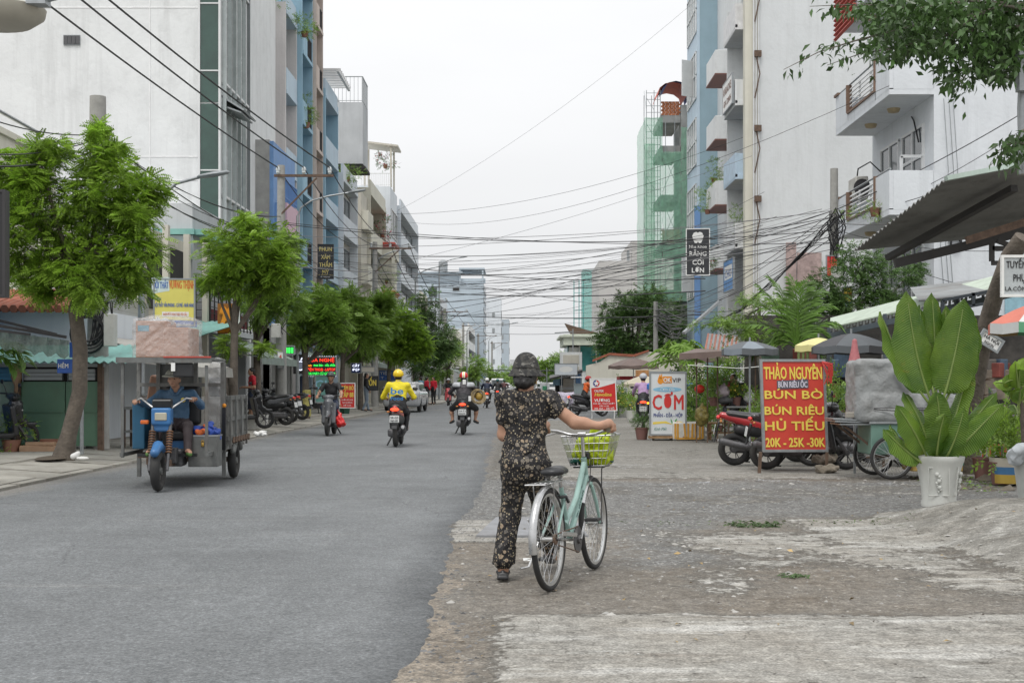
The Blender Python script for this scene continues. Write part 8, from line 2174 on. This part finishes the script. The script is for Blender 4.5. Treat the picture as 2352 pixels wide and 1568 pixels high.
for sx in (-1,1):
 for j in range(5): MB().box((sx * .59,-.62 + j * .31,.82),(.022,.28,.66),b=.004).build('side_board',GPW,r_)
 for z in (.60,.86,1.15): MB().box((sx * .61,0,z),(.03,1.66,.06)).build('side_rail',GPM,r_)
 for j in range(4): MB().box((sx * .63,-.72 + j * .48,.82),(.025,.05,.72)).build('side_post',GPM,r_)
 solid('mudguard',[('c',(sx * .60,-.30,.42),(sx * .60,-.12,.56),.045,.05),('c',(sx * .60,-.12,.56),(sx * .60,.14,.56),.05,.05),('c',(sx * .60,.14,.56),(sx * .60,.32,.40),.05,.045)],GPM,r_,.02)
 MB().box((sx * .57,.86,.86),(.05,.05,1.55)).build('cab_post',GPM,r_); MB().box((sx * .53,1.92,1.03),(.036,.04,1.25 if sx > 0 else 1.1)).build('cab_post',GPM,r_)
 MB().box((sx * .54,1.4,.44),(.04,1.1,.05)).build('cab_rail',GPM,r_)
for j in range(4): MB().box((-.43 + j * .287,-.84,.82),(.27,.022,.66),b=.004).build('tail_board',GPW,r_)
for x0,w in ((.05,.46),): MB().box((x0,.88,1.08),(w,.03,1.06),b=.004).build('back_panel',GPM,r_)
m = MB()
for x in (-.56,-.2,.30,.56): m.box((x,.91,1.08),(.05,.05,1.1))
m.box((0,.91,1.33),(1.12,.045,.05)).build('panel_frame',GPW,r_)
MB().box((0,1.38,1.66),(1.16,1.18,.035),b=.005).box((0,1.965,1.645),(1.2,.05,.07)).build('roof',GPM,r_); MB().box((-.3,1.99,1.685),(.6,.02,.02)).build('red_edge',M('red_tape',(.45,.07,.05)),r_)
MB().box((-.24,1.94,1.52),(.26,.03,.18),b=.02).build('mirror',PLB,r_); MB().box((-.12,1.98,1.57),(.05,.02,.13)).build('mirror_bracket',WHT,r_)
MB().box((.43,1.25,.80),(.16,.5,.62),b=.01).build('blue_drum',M('drum_blue',(.02,.10,.18),dirt=.4),r_)
MB().tube([(-.03,2.02,.98),(-.14,1.98,1.06),(-.26,1.86,1.16),(-.33,1.74,1.14)],.014,8).tube([(.03,2.02,.98),(.16,1.98,1.06),(.30,1.88,1.16),(.40,1.78,1.12)],.014,8).build('handlebar',CHM,r_,60)
solid('headlamp_unit',[('b',(0,2.06,.93),(.10,.06,.085),.025),('b',(0,2.05,.81),(.08,.045,.05),.025)],BLF,r_,.014)
MB().box((0,2.145,.93),(.15,.03,.10),b=.01).build('headlamp',M('lens_dirty',(.38,.36,.28),rough=.25),r_); MB().box((0,2.04,1.09),(.24,.10,.12),(-.2,0,0),b=.01).build('dash_box',PLB,r_)
for sx in (-1,1):
 MB().tube([(sx * .11,2.08,.86),(sx * .11,2.30,.26)],.022,8).build('fork_leg',PLG,r_,60); m = MB()
 for i in range(9): m.ring((sx * .11,2.12 + i * .012,.74 - i * .032),.035,.009,(0,.3,-1),12,5)
 m.build('fork_spring',M('spring_rust',(.20,.10,.05),var=.3),r_,60)
MB().box((.21,2.1,.86),(.10,.06,.05),b=.01).build('indicator',M('lens_orange',(.55,.12,.02),rough=.2),r_)
solid('front_mudguard',[('c',(0,2.12,.52),(0,2.3,.565),.06,.065),('c',(0,2.3,.565),(0,2.5,.49),.065,.055)],BLF,r_,.016)
MB().tube([(0,2.0,.80),(-.03,1.9,.45),(-.08,1.6,.32),(-.08,1.2,.34)],.035,8).tube([(.08,2.0,.75),(.1,1.88,.42),(.1,1.6,.30)],.022,8).build('down_tube',PLB,r_,60)
MB().box((0,1.78,.42),(.26,.16,.2),b=.01).box((0,1.5,.38),(.34,.34,.22),b=.02).build('engine',PLG,r_)
solid('seat',[('b',(0,1.12,.66),(.16,.2,.03),.04),('b',(-.04,.95,1.05),(.20,.02,.22),.04)],PLB,r_,.02); MB().box((0,1.12,.52),(.34,.4,.18)).build('seat_base',BLF,r_)
MB().bar((-.36,1.66,.42),(.40,1.66,.42),.04).build('foot_bar',PLB,r_)
MB().bar((-.585,.95,.45),(-.60,1.02,1.02),.05).build('black_tube',PLB,r_); MB().ball((-.60,1.02,1.05),.03,8).build('tube_cap',ORG,r_,60)
m = MB()
for j in range(7): m.tube([(-.66,-.75 + j * .22,.60),(-.66,-.70 + j * .22,.53)],.02,5)
m.build('hooks',RST,r_)
def TW(x,y,z): return Matrix.Rotation(tz,3,'Z') @ V(x,y,z) + tl
o = thing('tool_box','grey steel toolbox with brass padlock on the tricycle footplate','box',TW(-.42,1.42,.26),tz); MB().box((0,0,.20),(.38,.34,.40),b=.006).build('body',GPM,o); MB().box((0,0,.405),(.39,.35,.02)).build('lid',STL,o); MB().box((0,.18,.29),(.035,.02,.05),b=.004).ring((0,.18,.33),.016,.005,(0,1,0),10,5).build('padlock',M('brass',(.45,.28,.06),metal=.6,rough=.4),o,50)
o = solid('tarpaulin',[('e',(0,0,.04),(.19,.15,.05)),('c',(-.12,.04,.05),(.1,-.04,.12),.05,.04),('c',(.14,.05,.05),(.17,.09,-.05),.03,.02)],M('tarp_royal',(.03,.08,.38),rough=.5,bump=.7,bs=12),None,.016,.03,noise=.02,nsc=22); o.location = TW(-.42,1.44,.68); tag(o,'crumpled royal blue tarpaulin on the steel toolbox','tarpaulin')
o = solid('cloth',[('c',(-.08,-.12,.03),(.04,-.15,.045),.035,.03),('c',(.02,-.06,.1),(.10,.0,.10),.03,.02)],M('cloth_orange2',(.62,.14,.04),rough=.8),None,.014,.02,noise=.01,nsc=25); o.location = TW(-.42,1.44,.68); tag(o,'orange red cloth tucked into the blue tarpaulin','cloth')
CBD = M('cardboard',(.44,.25,.17),rough=.75,var=.15,vs=3,bump=.3,bs=10)
FLM = M('film_wrap',(.66,.66,.66),rough=.16,var=.1,spec=.9,alpha=.30,bump=1.0,bs=14)
o = thing('box_load','big cardboard box bundle wrapped in clear film on the tricycle roof','box',TW(.07,1.40,1.68),tz); o.scale = (.88,1,1.06)
MB().box((.17,0,.225),(.46,.62,.45),.03,b=.01).build('cardboard_box',CBD,o); MB().box((-.21,.02,.185),(.36,.6,.37),-.04,b=.01).build('cardboard_box',CBD,o)
V_,Q_,t_ = sdf([('b',(0,0,.235),(.40,.31,.21),.04),('e',(-.18,0,.46),(.22,.25,.06)),('e',(.05,.1,.48),(.25,.2,.05))],.016,.05)
rr_ = np.random.RandomState(2); V_ = V_ + np.stack([fbm(V_[:,1] * 9 + q * 5,V_[:,2] * 14 + V_[:,0] * 9 + q,4) - .5 for q in range(3)],1) * .035; keep = V_[Q_].mean(1)[:,2] > .015; np_mesh('plastic_wrap',V_,Q_[keep],FLM,o)
solid('plastic_bunch',[('e',(.10,.05,.44),(.2,.16,.03)),('c',(0,.1,.44),(.14,0,.48),.03,.02)],M('film_white',(.6,.62,.63),rough=.25,alpha=.7),o,.016,.03,noise=.018,nsc=35)
MB().box((.28,.315,.36),(.16,.006,.07)).build('blue_tape',M('tape_cyan',(.12,.32,.42)),o)
o = MB().box((0,0,0),(.3,.3,.9),(0,.15,0),b=.02).build('cardboard_roll',CBD,None,loc=TW(.36,.6,1.0)); tag(o,'tall cardboard parcel standing in the tricycle load behind the driver','box')
o = solid('film_bundle',[('c',(0,0,-.3),(0,0,.5),.13,.10),('c',(-.06,0,-.35),(.02,0,0),.10,.12)],FLM,None,.025,.03,noise=.02,nsc=12); o.location = TW(-.42,.6,1.1); tag(o,'clear film wrapped bundle standing in the cargo box','bundle')
DJ = dict(pelvis=(0,1.12,.76),chest=(0,1.16,1.08),neck=(0,1.19,1.26),head=(.02,1.26,1.40),shl=(-.20,1.17,1.20),shr=(.20,1.17,1.20),ell=(-.36,1.36,1.06),elr=(.36,1.36,1.06),hal=(-.335,1.66,1.14),har=(.395,1.70,1.12),hil=(-.1,1.16,.74),hir=(.1,1.16,.74),knl=(-.22,1.56,.80),knr=(.14,1.56,.80),anl=(-.25,1.68,.47),anr=(.22,1.64,.47),tol=(-.30,1.83,.46),tor=(.24,1.80,.46))
def bucket(mat):
 def f_(root,h,f,u,r,R_,s):
  solid('sun_helmet',[('e',h + u * .055,(.112,.128,.095),0,.01,R_),('e',h + u * .045 + f * .02,(.15,.17,.022),0,.02,R_),('clip',h + u * .03,-u)],mat,root,.01)
 return f_
pr_ = person('tricycle driver in blue work shirt and pale sun helmet looking ahead',DJ,[SKN,SHD,M('trousers_brown',(.04,.028,.03))],tl,tz,hat=bucket(M('helmet_khaki',(.42,.42,.36),rough=.6)),shoe=M('sandal_green',(.10,.20,.05)),res=.011,face=(.05,1,-.02))
MB().lathe([(.03,0),(.03,.008),(0,.01)],(-.11,1.305,1.13),14,axis=(0,1,0)).build('badge',YEL,pr_); MB().box((.1,1.30,1.06),(.11,.012,.11),b=.004).build('pocket',SHD,pr_)
solid('collar',[('c',(-.06,1.235,1.27),(-.02,1.275,1.20),.022,.016),('c',(.06,1.235,1.27),(.02,1.275,1.20),.022,.016),('c',(-.07,1.16,1.29),(.07,1.16,1.29),.024,.024)],SHD,pr_,.01)
# ================================================================== THE BICYCLE
MNT = M('paint_mint',(.30,.46,.415),rough=.35,var=.08,coat=.4,dirt=.22,dcol=(.12,.14,.12)); ALU = M('rim_alloy',(.55,.55,.54),rough=.35,metal=.85,var=.1,vs=20)
bo = V(.2154,8.617,0); bo.z = yz(bo.x,bo.y) + .004; ba = -math.atan2(.354,1.026)
r_ = thing('bicycle','mint green ladies bicycle with chrome mudguard, wire basket and black saddle','bicycle',bo,ba,None,ry=rad(-2.3))
W2 = .340
spoked_wheel(r_,(0,0,W2),W2,(1,0,0),.021,32,rim=ALU,hubw=.10,spokew=.0012); spoked_wheel(r_,(0,1.085,W2),W2,(1,0,0),.021,32,rim=ALU,hubw=.08,spokew=.0012)
for y in (0,1.085):
 m = MB(); n = 56; pr = [(.300,-.012),(.304,-.014),(.287,-.012),(.281,0),(.287,.012),(.304,.014)]; m.lathe([(a,b) for a,b in pr],(0,y,W2),n,axis=(1,0,0)); m.f = [f for f in m.f if len(f) == 4]; m.m = [0] * len(m.f); m.build('rim_band',ALU,r_,50)
def T_(name,pts,rr,mt=None,n=8): return MB().tube(pts,rr,n).build(name,mt or MNT,r_,60)
BBx,BBy = .46,.29
T_('head_tube',[(0,.935,.66),(0,.895,.83)],.022); T_('down_tube',[(.0,.930,.70),(0,BBx,BBy)],.024); T_('upper_tube',[(0,.905,.80),(0,.66,.555),(0,.37,.40)],.021)
T_('seat_tube',[(0,BBx,BBy),(0,.315,.66)],.017); T_('seat_post',[(0,.315,.66),(0,.295,.73)],.013,CHM)
for s in (-1,1):
 T_('chain_stay',[(s * .03,BBx - .03,BBy),(s * .055,0,W2)],.010,CHM if s > 0 else MNT); T_('seat_stay',[(s * .025,.335,.61),(s * .055,0,W2)],.009)
 T_('fork_blade',[(s * .035,.955,.62),(s * .05,1.01,.50),(s * .05,1.085,W2)],[.014,.013,.009])
 T_('rack_stay',[(s * .07,-.08,.715),(s * .06,0,W2)],.005,CHM,6); T_('basket_stay',[(s * .10,1.09,.75),(s * .075,1.10,.74),(s * .06,1.085,W2)],.0045,PLG,6)
 T_('fender_stay',[(s * .04,-.30,.50),(s * .06,0,W2)],.003,CHM,5)
T_('fork_crown',[(-.04,.95,.635),(.04,.95,.635)],.018); T_('stem',[(0,.893,.84),(0,.885,.95),(0,.88,.995)],.014,CHM); T_('stem_clamp',[(-.03,.88,.998),(.03,.88,.998)],.02,CHM)
def guard(y0,a0,a1,mt):
 m = MB(); n = 26; k = 4; vs = []; R0 = W2 + .016
 for i in range(n + 1):
  a = a0 + (a1 - a0) * i / n
  for j in range(-k,k + 1):
   u = j / k; rr = R0 - .016 * u * u; vs.append((u * .027,y0 + rr * math.cos(a),W2 + rr * math.sin(a)))
 c = 2 * k + 1
 m.add(vs,[(a * c + j,a * c + j + 1,(a + 1) * c + j + 1,(a + 1) * c + j) for a in range(n) for j in range(c - 1)]); return m.build('mudguard',mt,r_,60)
guard(0,rad(50),rad(190),CHM); guard(1.085,rad(95),rad(150),CHM)
solid('saddle',[('c',(0,.14,.775),(0,.25,.775),.085,.065,0,.04,((0,0,1),.42)),('c',(0,.25,.775),(0,.43,.775),.06,.022,0,.04,((0,0,1),.6)),('clip',(0,0,.745),(0,.05,-1))],PLB,r_,.009)
m = MB()
for s in (-1,1):
 for i in range(2):
  pts = [(s * .045 + .016 * math.cos(t * .7),.16 + .016 * math.sin(t * .7),.715 + t * .0014) for t in range(30)]
 m.tube(pts,.003,4)
m.tube([(-.02,.15,.735),(-.02,.40,.745)],.004,5).tube([(.02,.15,.735),(.02,.40,.745)],.004,5); m.build('saddle_springs',CHM,r_,60)
m = MB()
for x in (-.07,-.035,0,.035,.07): m.tube([(x,-.24,.715),(x,.19,.715)],.004,5)
m.tube([(-.07,-.24,.715),(.07,-.24,.715)],.005,5).tube([(-.075,-.05,.712),(.075,-.05,.712)],.004,5).tube([(-.07,.19,.715),(0,.30,.70),(.07,.19,.715)],.004,5); m.build('rear_rack',CHM,r_,60)
bar = [(-.24,.745,1.03),(-.225,.82,1.035),(-.19,.87,1.03),(-.10,.90,1.0),(-.04,.885,.995),(.04,.885,.995),(.10,.90,1.0),(.19,.87,1.03),(.225,.82,1.035),(.24,.745,1.03)]
T_('handlebar',bar,.011,CHM,10)
GRP = M('grip_khaki',(.22,.20,.15),rough=.8)
for s in (-1,1):
 T_('grip',[(s * .243,.70,1.03),(s * .232,.80,1.035)],.018,GRP,12); T_('brake_lever',[(s * .19,.89,1.015),(s * .255,.86,1.0),(s * .29,.77,.995)],[.007,.008,.006],CHM,6)
T_('brake_cable',[(.2,.90,1.01),(.12,1.0,.98),(.03,1.0,.85),(.02,.97,.68)],.0035,PLB,5); T_('brake_cable',[(-.2,.90,1.01),(-.10,1.02,1.0),(-.02,.99,.86),(.0,.8,.62)],.0035,PLB,5)
m = MB(); bx0,bx1,by0,by1,z0,z1 = .13,.19,.97,1.24,.765,.985
def rect(z,t): a = bx0 + (bx1 - bx0) * t; b0 = by0 + .02 * (1 - t); b1 = by1 - .05 * (1 - t); return [V(-a,b0,z),V(a,b0,z),V(a,b1,z),V(-a,b1,z)]
for i in range(5):
 t = i / 4; R4 = rect(z0 + (z1 - z0) * t,t)
 for j in range(4): m.tube([R4[j],R4[(j + 1) % 4]],.006 if i == 4 else .0030,5)
lo_,hi_ = rect(z0,0),rect(z1,1)
for j in range(4):
 for k in range(9): u = k / 9; m.tube([lo_[j].lerp(lo_[(j + 1) % 4],u),hi_[j].lerp(hi_[(j + 1) % 4],u)],.0028,4)
for k in range(7): u = k / 6; m.tube([lo_[0].lerp(lo_[1],u),lo_[3].lerp(lo_[2],u)],.002,4)
m.build('wire_basket',CHM,r_)
MB().box((0,1.1,.757),(.22,.22,.012)).build('basket_plate',PLB,r_); MB().box((0,.955,.845),(.06,.05,.05),b=.01).build('lamp_bracket',PLB,r_)
MB().lathe([(.095,-.004),(.095,.004)],(.062,BBx,BBy),36,axis=(1,0,0)).lathe([(.03,.006),(.03,.02)],(.062,BBx,BBy),12,axis=(1,0,0)).build('chainring',PLG,r_,40)
m = MB()
for s in (-1,1): m.tube([(.065,.0,W2 + s * .038),(.065,BBx,BBy + s * .088)],.005,5)
m.build('chain',RST,r_); MB().box((.078,.22,.35),(.008,.34,.03),(-.13,0,0),b=.003).build('chain_guard',CHM,r_)
T_('crank',[(.085,BBx,BBy),(.095,BBx + .10,BBy + .125)],.010,CHM,6); T_('crank',[(-.07,BBx,BBy),(-.085,BBx - .10,BBy - .125)],.010,CHM,6)
for s,y,z in ((1,BBx + .10,BBy + .125),(-1,BBx - .10,BBy - .125)):
 m = MB()
 for dy in (-.035,0,.035): m.box((s * .145,y + dy,z),(.09,.010,.022),b=.003)
 for dx in (.10,.19): m.box((s * dx,y,z),(.010,.08,.02),b=.003)
 m.build('pedal',PLB,r_)
MB().lathe([(.035,-.01),(.035,.01)],(.045,0,W2),14,axis=(1,0,0)).build('sprocket',RST,r_,40); T_('hub_axle',[(-.085,0,W2),(.085,0,W2)],.008,PLG); T_('hub_axle',[(-.07,1.085,W2),(.07,1.085,W2)],.008,PLG)
T_('kick_stand',[(-.07,.02,W2),(-.12,-.08,.17),(-.16,-.13,.165)],.008,CHM,6); T_('wheel_lock',[(-.05,.26,.60),(.0,.22,.60),(.05,.26,.60),(.05,.31,.56)],.012,PLB,6)
text('MARTIN 107',r_,M('decal_dark',(.03,.08,.09)),(.0215,.70,.505),(0,-.74,-.67),(0,-.67,.74),.26,.022,.02,depth=0.0)
LIM = M('bag_lime',(.48,.60,.01),rough=.32,var=.08,bump=.9,bs=11,sub=.2)
Rb = Matrix.Rotation(ba,4,'Z') @ Matrix.Rotation(rad(-2.3),4,'Y')
def BW(x,y,z): return bo + (Rb @ V(x,y,z))
o = solid('plastic_bag',[('b',(0.03,1.09,.87),(.085,.06,.06),.042,0,.03),('c',(.05,1.09,.95),(.06,1.08,1.03),.07,.045,0,.04),('c',(.10,1.05,.9),(.13,1.06,1.03),.05,.03,0,.04),('c',(-.08,1.06,.84),(-.03,1.1,.9),.055,.05)],LIM,None,.009,.03,noise=.007,nsc=34)
o.location = bo; o.rotation_euler = (0,rad(-2.3),ba); tag(o,'bulging lime green plastic bag in the bicycle basket','bag')
o = solid('plastic_bag',[('e',(-.09,1.03,.80),(.05,.05,.03)),('e',(.05,1.12,.79),(.11,.08,.02))],M('bag_darkgreen',(.01,.08,.06),rough=.3),None,.009,.02,noise=.005,nsc=40); o.location = bo; o.rotation_euler = (0,rad(-2.3),ba); tag(o,'small dark green bag under the lime one in the basket','bag')
# ================================================================== THE WOMAN
g = NG('floral_cloth')
def dots(scale,r0,r1,cols,base,seedst=(1,1,1)):
 v = g.t.nodes.new('ShaderNodeTexVoronoi'); v.inputs['Scale'].default_value = scale; v.inputs['Randomness'].default_value = .85; g.L(g.mapv(seedst),v.inputs['Vector'])
 s_ = g.t.nodes.new('ShaderNodeSeparateColor'); g.L(v.outputs['Color'],s_.inputs[0])
 thr = g.ramp(s_.outputs[0],0,1,r0,r1)
 inside = g.ramp(g.math('SUBTRACT',thr,v.outputs['Distance']),0,.04)
 ring = g.math('MULTIPLY',inside,g.ramp(g.math('PINGPONG',g.math('MULTIPLY',v.outputs['Distance'],14),1),.1,.6,.45,1))
 c = g.mix(g.ramp(s_.outputs[1],.3,.5),cols[0],cols[1]); c = g.mix(g.ramp(s_.outputs[1],.66,.74),c,cols[2])
 return g.mix(ring,base,c)
c = dots(62,.16,.44,((.34,.27,.17),(.14,.12,.10),(.44,.38,.26)),(.010,.009,.010),(1.1,1,1))
c = dots(27,.16,.48,((.26,.225,.18),(.11,.10,.09),(.38,.29,.20)),c)
FLO = g.out(c,.75,g.noise(11,3,.5,(1,1,.6),1.0),1.0,.035)
wo_ = V(0,9.15,0); wo_.z = yz(-.1,9.05) + .002
r_ = thing('person','woman in dark floral blouse and trousers with camouflage cap holding the bicycle, seen from behind','person',wo_)
def L(x,y,z): return V(x,y - 9.15,z - wo_.z)
gr = BW(.238,.752,1.045); gl = BW(-.238,.76,1.045); fw = (Rb @ V(0,1,0)).normalized()
hd = L(.055,9.17,1.398); hf = V(.25,1,-.06); shl,shr = L(-.085,9.15,1.235),L(.205,9.17,1.225)
elr = L(.40,9.14,1.075); har = L(.575,9.12,1.055); ell = L(-.105,9.20,.985); hal = L(gl.x - .03,gl.y - .10,1.03)
hil,hir = L(-.015,9.16,.74),L(.125,9.18,.74); knl,knr = L(-.055,9.16,.43),L(.175,9.40,.45); anl,anr = L(-.105,9.05,.085),L(.235,9.62,.12)
pr = [('c',L(.05,9.13,.76),L(.05,9.16,.92),.152,.128,1,.05,((0,1,0),.68)),('c',L(.05,9.16,.92),L(.06,9.17,1.15),.13,.14,1,.05,((0,1,0),.66)),('c',shl,shr,.055,.055,1,.05),('c',L(.06,9.16,1.2),L(.06,9.16,1.31),.07,.047,0,.03),('c',L(.06,9.16,1.29),hd - V(0,0,.03),.046,.045,0,.02),
 ('c',hil,knl,.098,.070,1,.05),('c',hir,knr,.10,.072,1,.05),('c',knl,anl + V(0,0,.04),.074,.070,1,.03),('c',knr,anr + V(0,0,.04),.074,.068,1,.03),('c',L(-.01,9.10,.78),L(-.02,9.10,.72),.10,.08,1,.06),('c',L(.12,9.12,.78),L(.125,9.12,.72),.10,.08,1,.06),
 ('c',anl + V(0,0,.08),anl + V(0,-.005,-.02),.030,.034,0,.01),('c',anl + V(0,0,-.04),anl + V(.0,.12,-.05),.034,.026,0,.02),('c',anr + V(0,0,.06),anr + V(0,0,-.02),.03,.032,0,.01),('c',anr + V(0,0,-.04),anr + V(.03,.10,-.07),.034,.026,0,.02),
 ('c',shr,elr,.05,.043,0,.02),('c',elr,elr.lerp(har,.4),.043,.041,0,.02),('c',elr.lerp(har,.3),har,.041,.026,0,.02),('c',shl,ell,.05,.042,0,.02),('c',ell,hal,.040,.026,0,.02)]
hp,(h,f,u,rr3,R_) = head_prims(hd,hf,0,.95); pr += hp
gax = (BW(.243,.70,1.03) - BW(.232,.80,1.035)).normalized()
def grip_hand(w,c,outv,s):     # fist closed round the grip: c grip centre, gax its axis
 ax_ = (Rb @ V(0,1,0)).normalized(); up = V(0,0,1); o_ = outv.normalized(); out = []
 k0 = c + up * .030
 out += [('c',w,k0 - ax_ * .0,.028,.034,0,.02),('c',k0 - ax_ * .03,k0 + ax_ * .03,.024,.024,0,.015)]
 for i in range(4):
  b = c + ax_ * (-.034 + .023 * i); q = [b + up * .034 + o_ * .004,b + up * .022 + o_ * .031,b - up * .012 + o_ * .034,b - up * .030 + o_ * .010,b - up * .026 - o_ * .012]
  for a_,b_,ra,rb in zip(q,q[1:],(.0115,.011,.0105,.0095),(.011,.0105,.0095,.008)): out.append(('c',a_,b_,ra,rb,0,.005))
 t = [c + ax_ * -.035 + up * .02 - o_ * .02,c - ax_ * .02 - o_ * .032 - up * .005,c + ax_ * .015 - o_ * .024 - up * .022]
 for a_,b_ in zip(t,t[1:]): out.append(('c',a_,b_,.013,.0105,0,.006))
 return out
def loc_(v): return V(v.x,v.y - 9.15,v.z - wo_.z)
pr += grip_hand(har,loc_(gr),V(1,0,0),1) + grip_hand(hal,loc_(gl),V(-1,-.2,0),1)
solid('body',pr,[SKN,FLO],r_,.0095,.02,noise=.002,nsc=22)
bl = [('c',L(.052,9.14,.74),L(.055,9.16,.97),.206,.134,0,.06,((0,1,0),.68)),('c',L(.055,9.16,.97),L(.06,9.16,1.16),.132,.158,0,.05,((0,1,0),.68)),('c',shl + V(.02,0,-.01),shr + V(-.02,0,-.01),.072,.072,0,.05),('c',L(.0,9.14,1.25),L(.12,9.15,1.25),.055,.055,0,.05),
 ('c',shl + V(-.005,0,0),shl.lerp(ell,.45),.072,.068,0,.03),('e',shr.lerp(elr,.12),(.080,.08,.075),0,.04),('c',shr,shr.lerp(elr,.42),.076,.070,0,.03),
 ('c',L(.055,9.24,1.40),L(.058,9.14,1.345),.085,.075,0,.01,'sub'),('clip',L(0,0,.795),(.0,0,-1)),('clip',shr.lerp(elr,.52),(elr - shr))]
o = solid('blouse',bl,FLO,r_,.011,.03,noise=.008,nsc=17)
MB().tube([L(.052 + .186 * math.cos(a),9.14 + .122 * math.sin(a),.800) for a in np.linspace(0,6.2832,37)[:-1]],.006,6,closed=True).build('blouse_hem',BKC,r_,60)
for kn,an,nm in ((knl,anl,'l'),(knr,anr,'r')): solid('trouser_hem',[('c',an.lerp(kn,.35),an + V(0,0,-.02),.076,.082,0,.02,((0,1,0),.9)),('clip',an + V(0,0,.01),(0,0,-1))],FLO,r_,.011)
gC = NG('cap_cloth'); CAM = gC.out(gC.mix(gC.ramp(gC.noise(42,3,.6,(.5,.5,1.3)),.56,.60),gC.mix(gC.ramp(gC.noise(24,3),.48,.54),(.022,.022,.022),(.050,.048,.043)),(.15,.145,.13)),.85,gC.noise(60,3),.4,.005)
solid('cap',[('e',h + u * .048,(.095,.108,.080),0,.02,R_),('c',h + u * .05,h + u * .088,.092,.084,0,.02),('clip',h + u * .045,-u)],CAM,r_,.009)
m = MB(); n = 36
vs = []
for i in range(n):
 a = 2 * math.pi * i / n; d = rr3 * math.cos(a) + f * math.sin(a); front_ = max(0,math.sin(a)); back_ = max(0,-math.sin(a))
 for q,(ro,dz) in enumerate(((.092,.052),(.106 + .025 * front_,.030),(.121 + .05 * front_,.004 - .006 * back_ + .01 * front_))): vs.append(h + d * ro * (1.08 if abs(math.sin(a)) > .5 else 1) + u * dz)
m.add(vs,[(3 * i + j,3 * ((i + 1) % n) + j,3 * ((i + 1) % n) + j + 1,3 * i + j + 1) for i in range(n) for j in range(2)]); m.add([v - u * .004 for v in vs],[(3 * i + j,3 * i + j + 1,3 * ((i + 1) % n) + j + 1,3 * ((i + 1) % n) + j) for i in range(n) for j in range(2)]).build('cap_brim',CAM,r_,60)
solid('hair',[('e',h + u * .0 - f * .015,(.086,.092,.085),0,.02,R_),('e',h - f * .078 - u * .040,(.068,.050,.054),0,.03,R_),('clip',h + f * .03,f),('clip',h + u * .05,u)],HAI,r_,.008,.02,noise=.003,nsc=60)
solid('face_mask',[('e',h + f * .055 - u * .045,(.066,.058,.056),0,.01,R_),('clip',h + f * .030,-f)],M('mask_white',(.62,.66,.68),rough=.8),r_,.009)
MB().ring(h + rr3 * .078 - u * .045 - f * .008,.010,.0025,rr3,12,5).build('earring',M('gold',(.6,.42,.12),metal=.9,rough=.25),r_,60)
for an in (anl,anr):
 solid('sandal',[('b',an + V(0,.05,-.073),(.030,.115,.004),.010,0,.01),('b',an + V(0,-.03,-.062),(.024,.028,.016),.008,0,.01),('c',an + V(-.036,.09,-.05),an + V(.036,.09,-.05),.014,.014,0,.02),('c',an + V(-.034,.0,-.045),an + V(.0,-.04,-.03),.007,.007),('c',an + V(.034,.0,-.045),an + V(.0,-.04,-.03),.007,.007)],PLB,r_,.007)
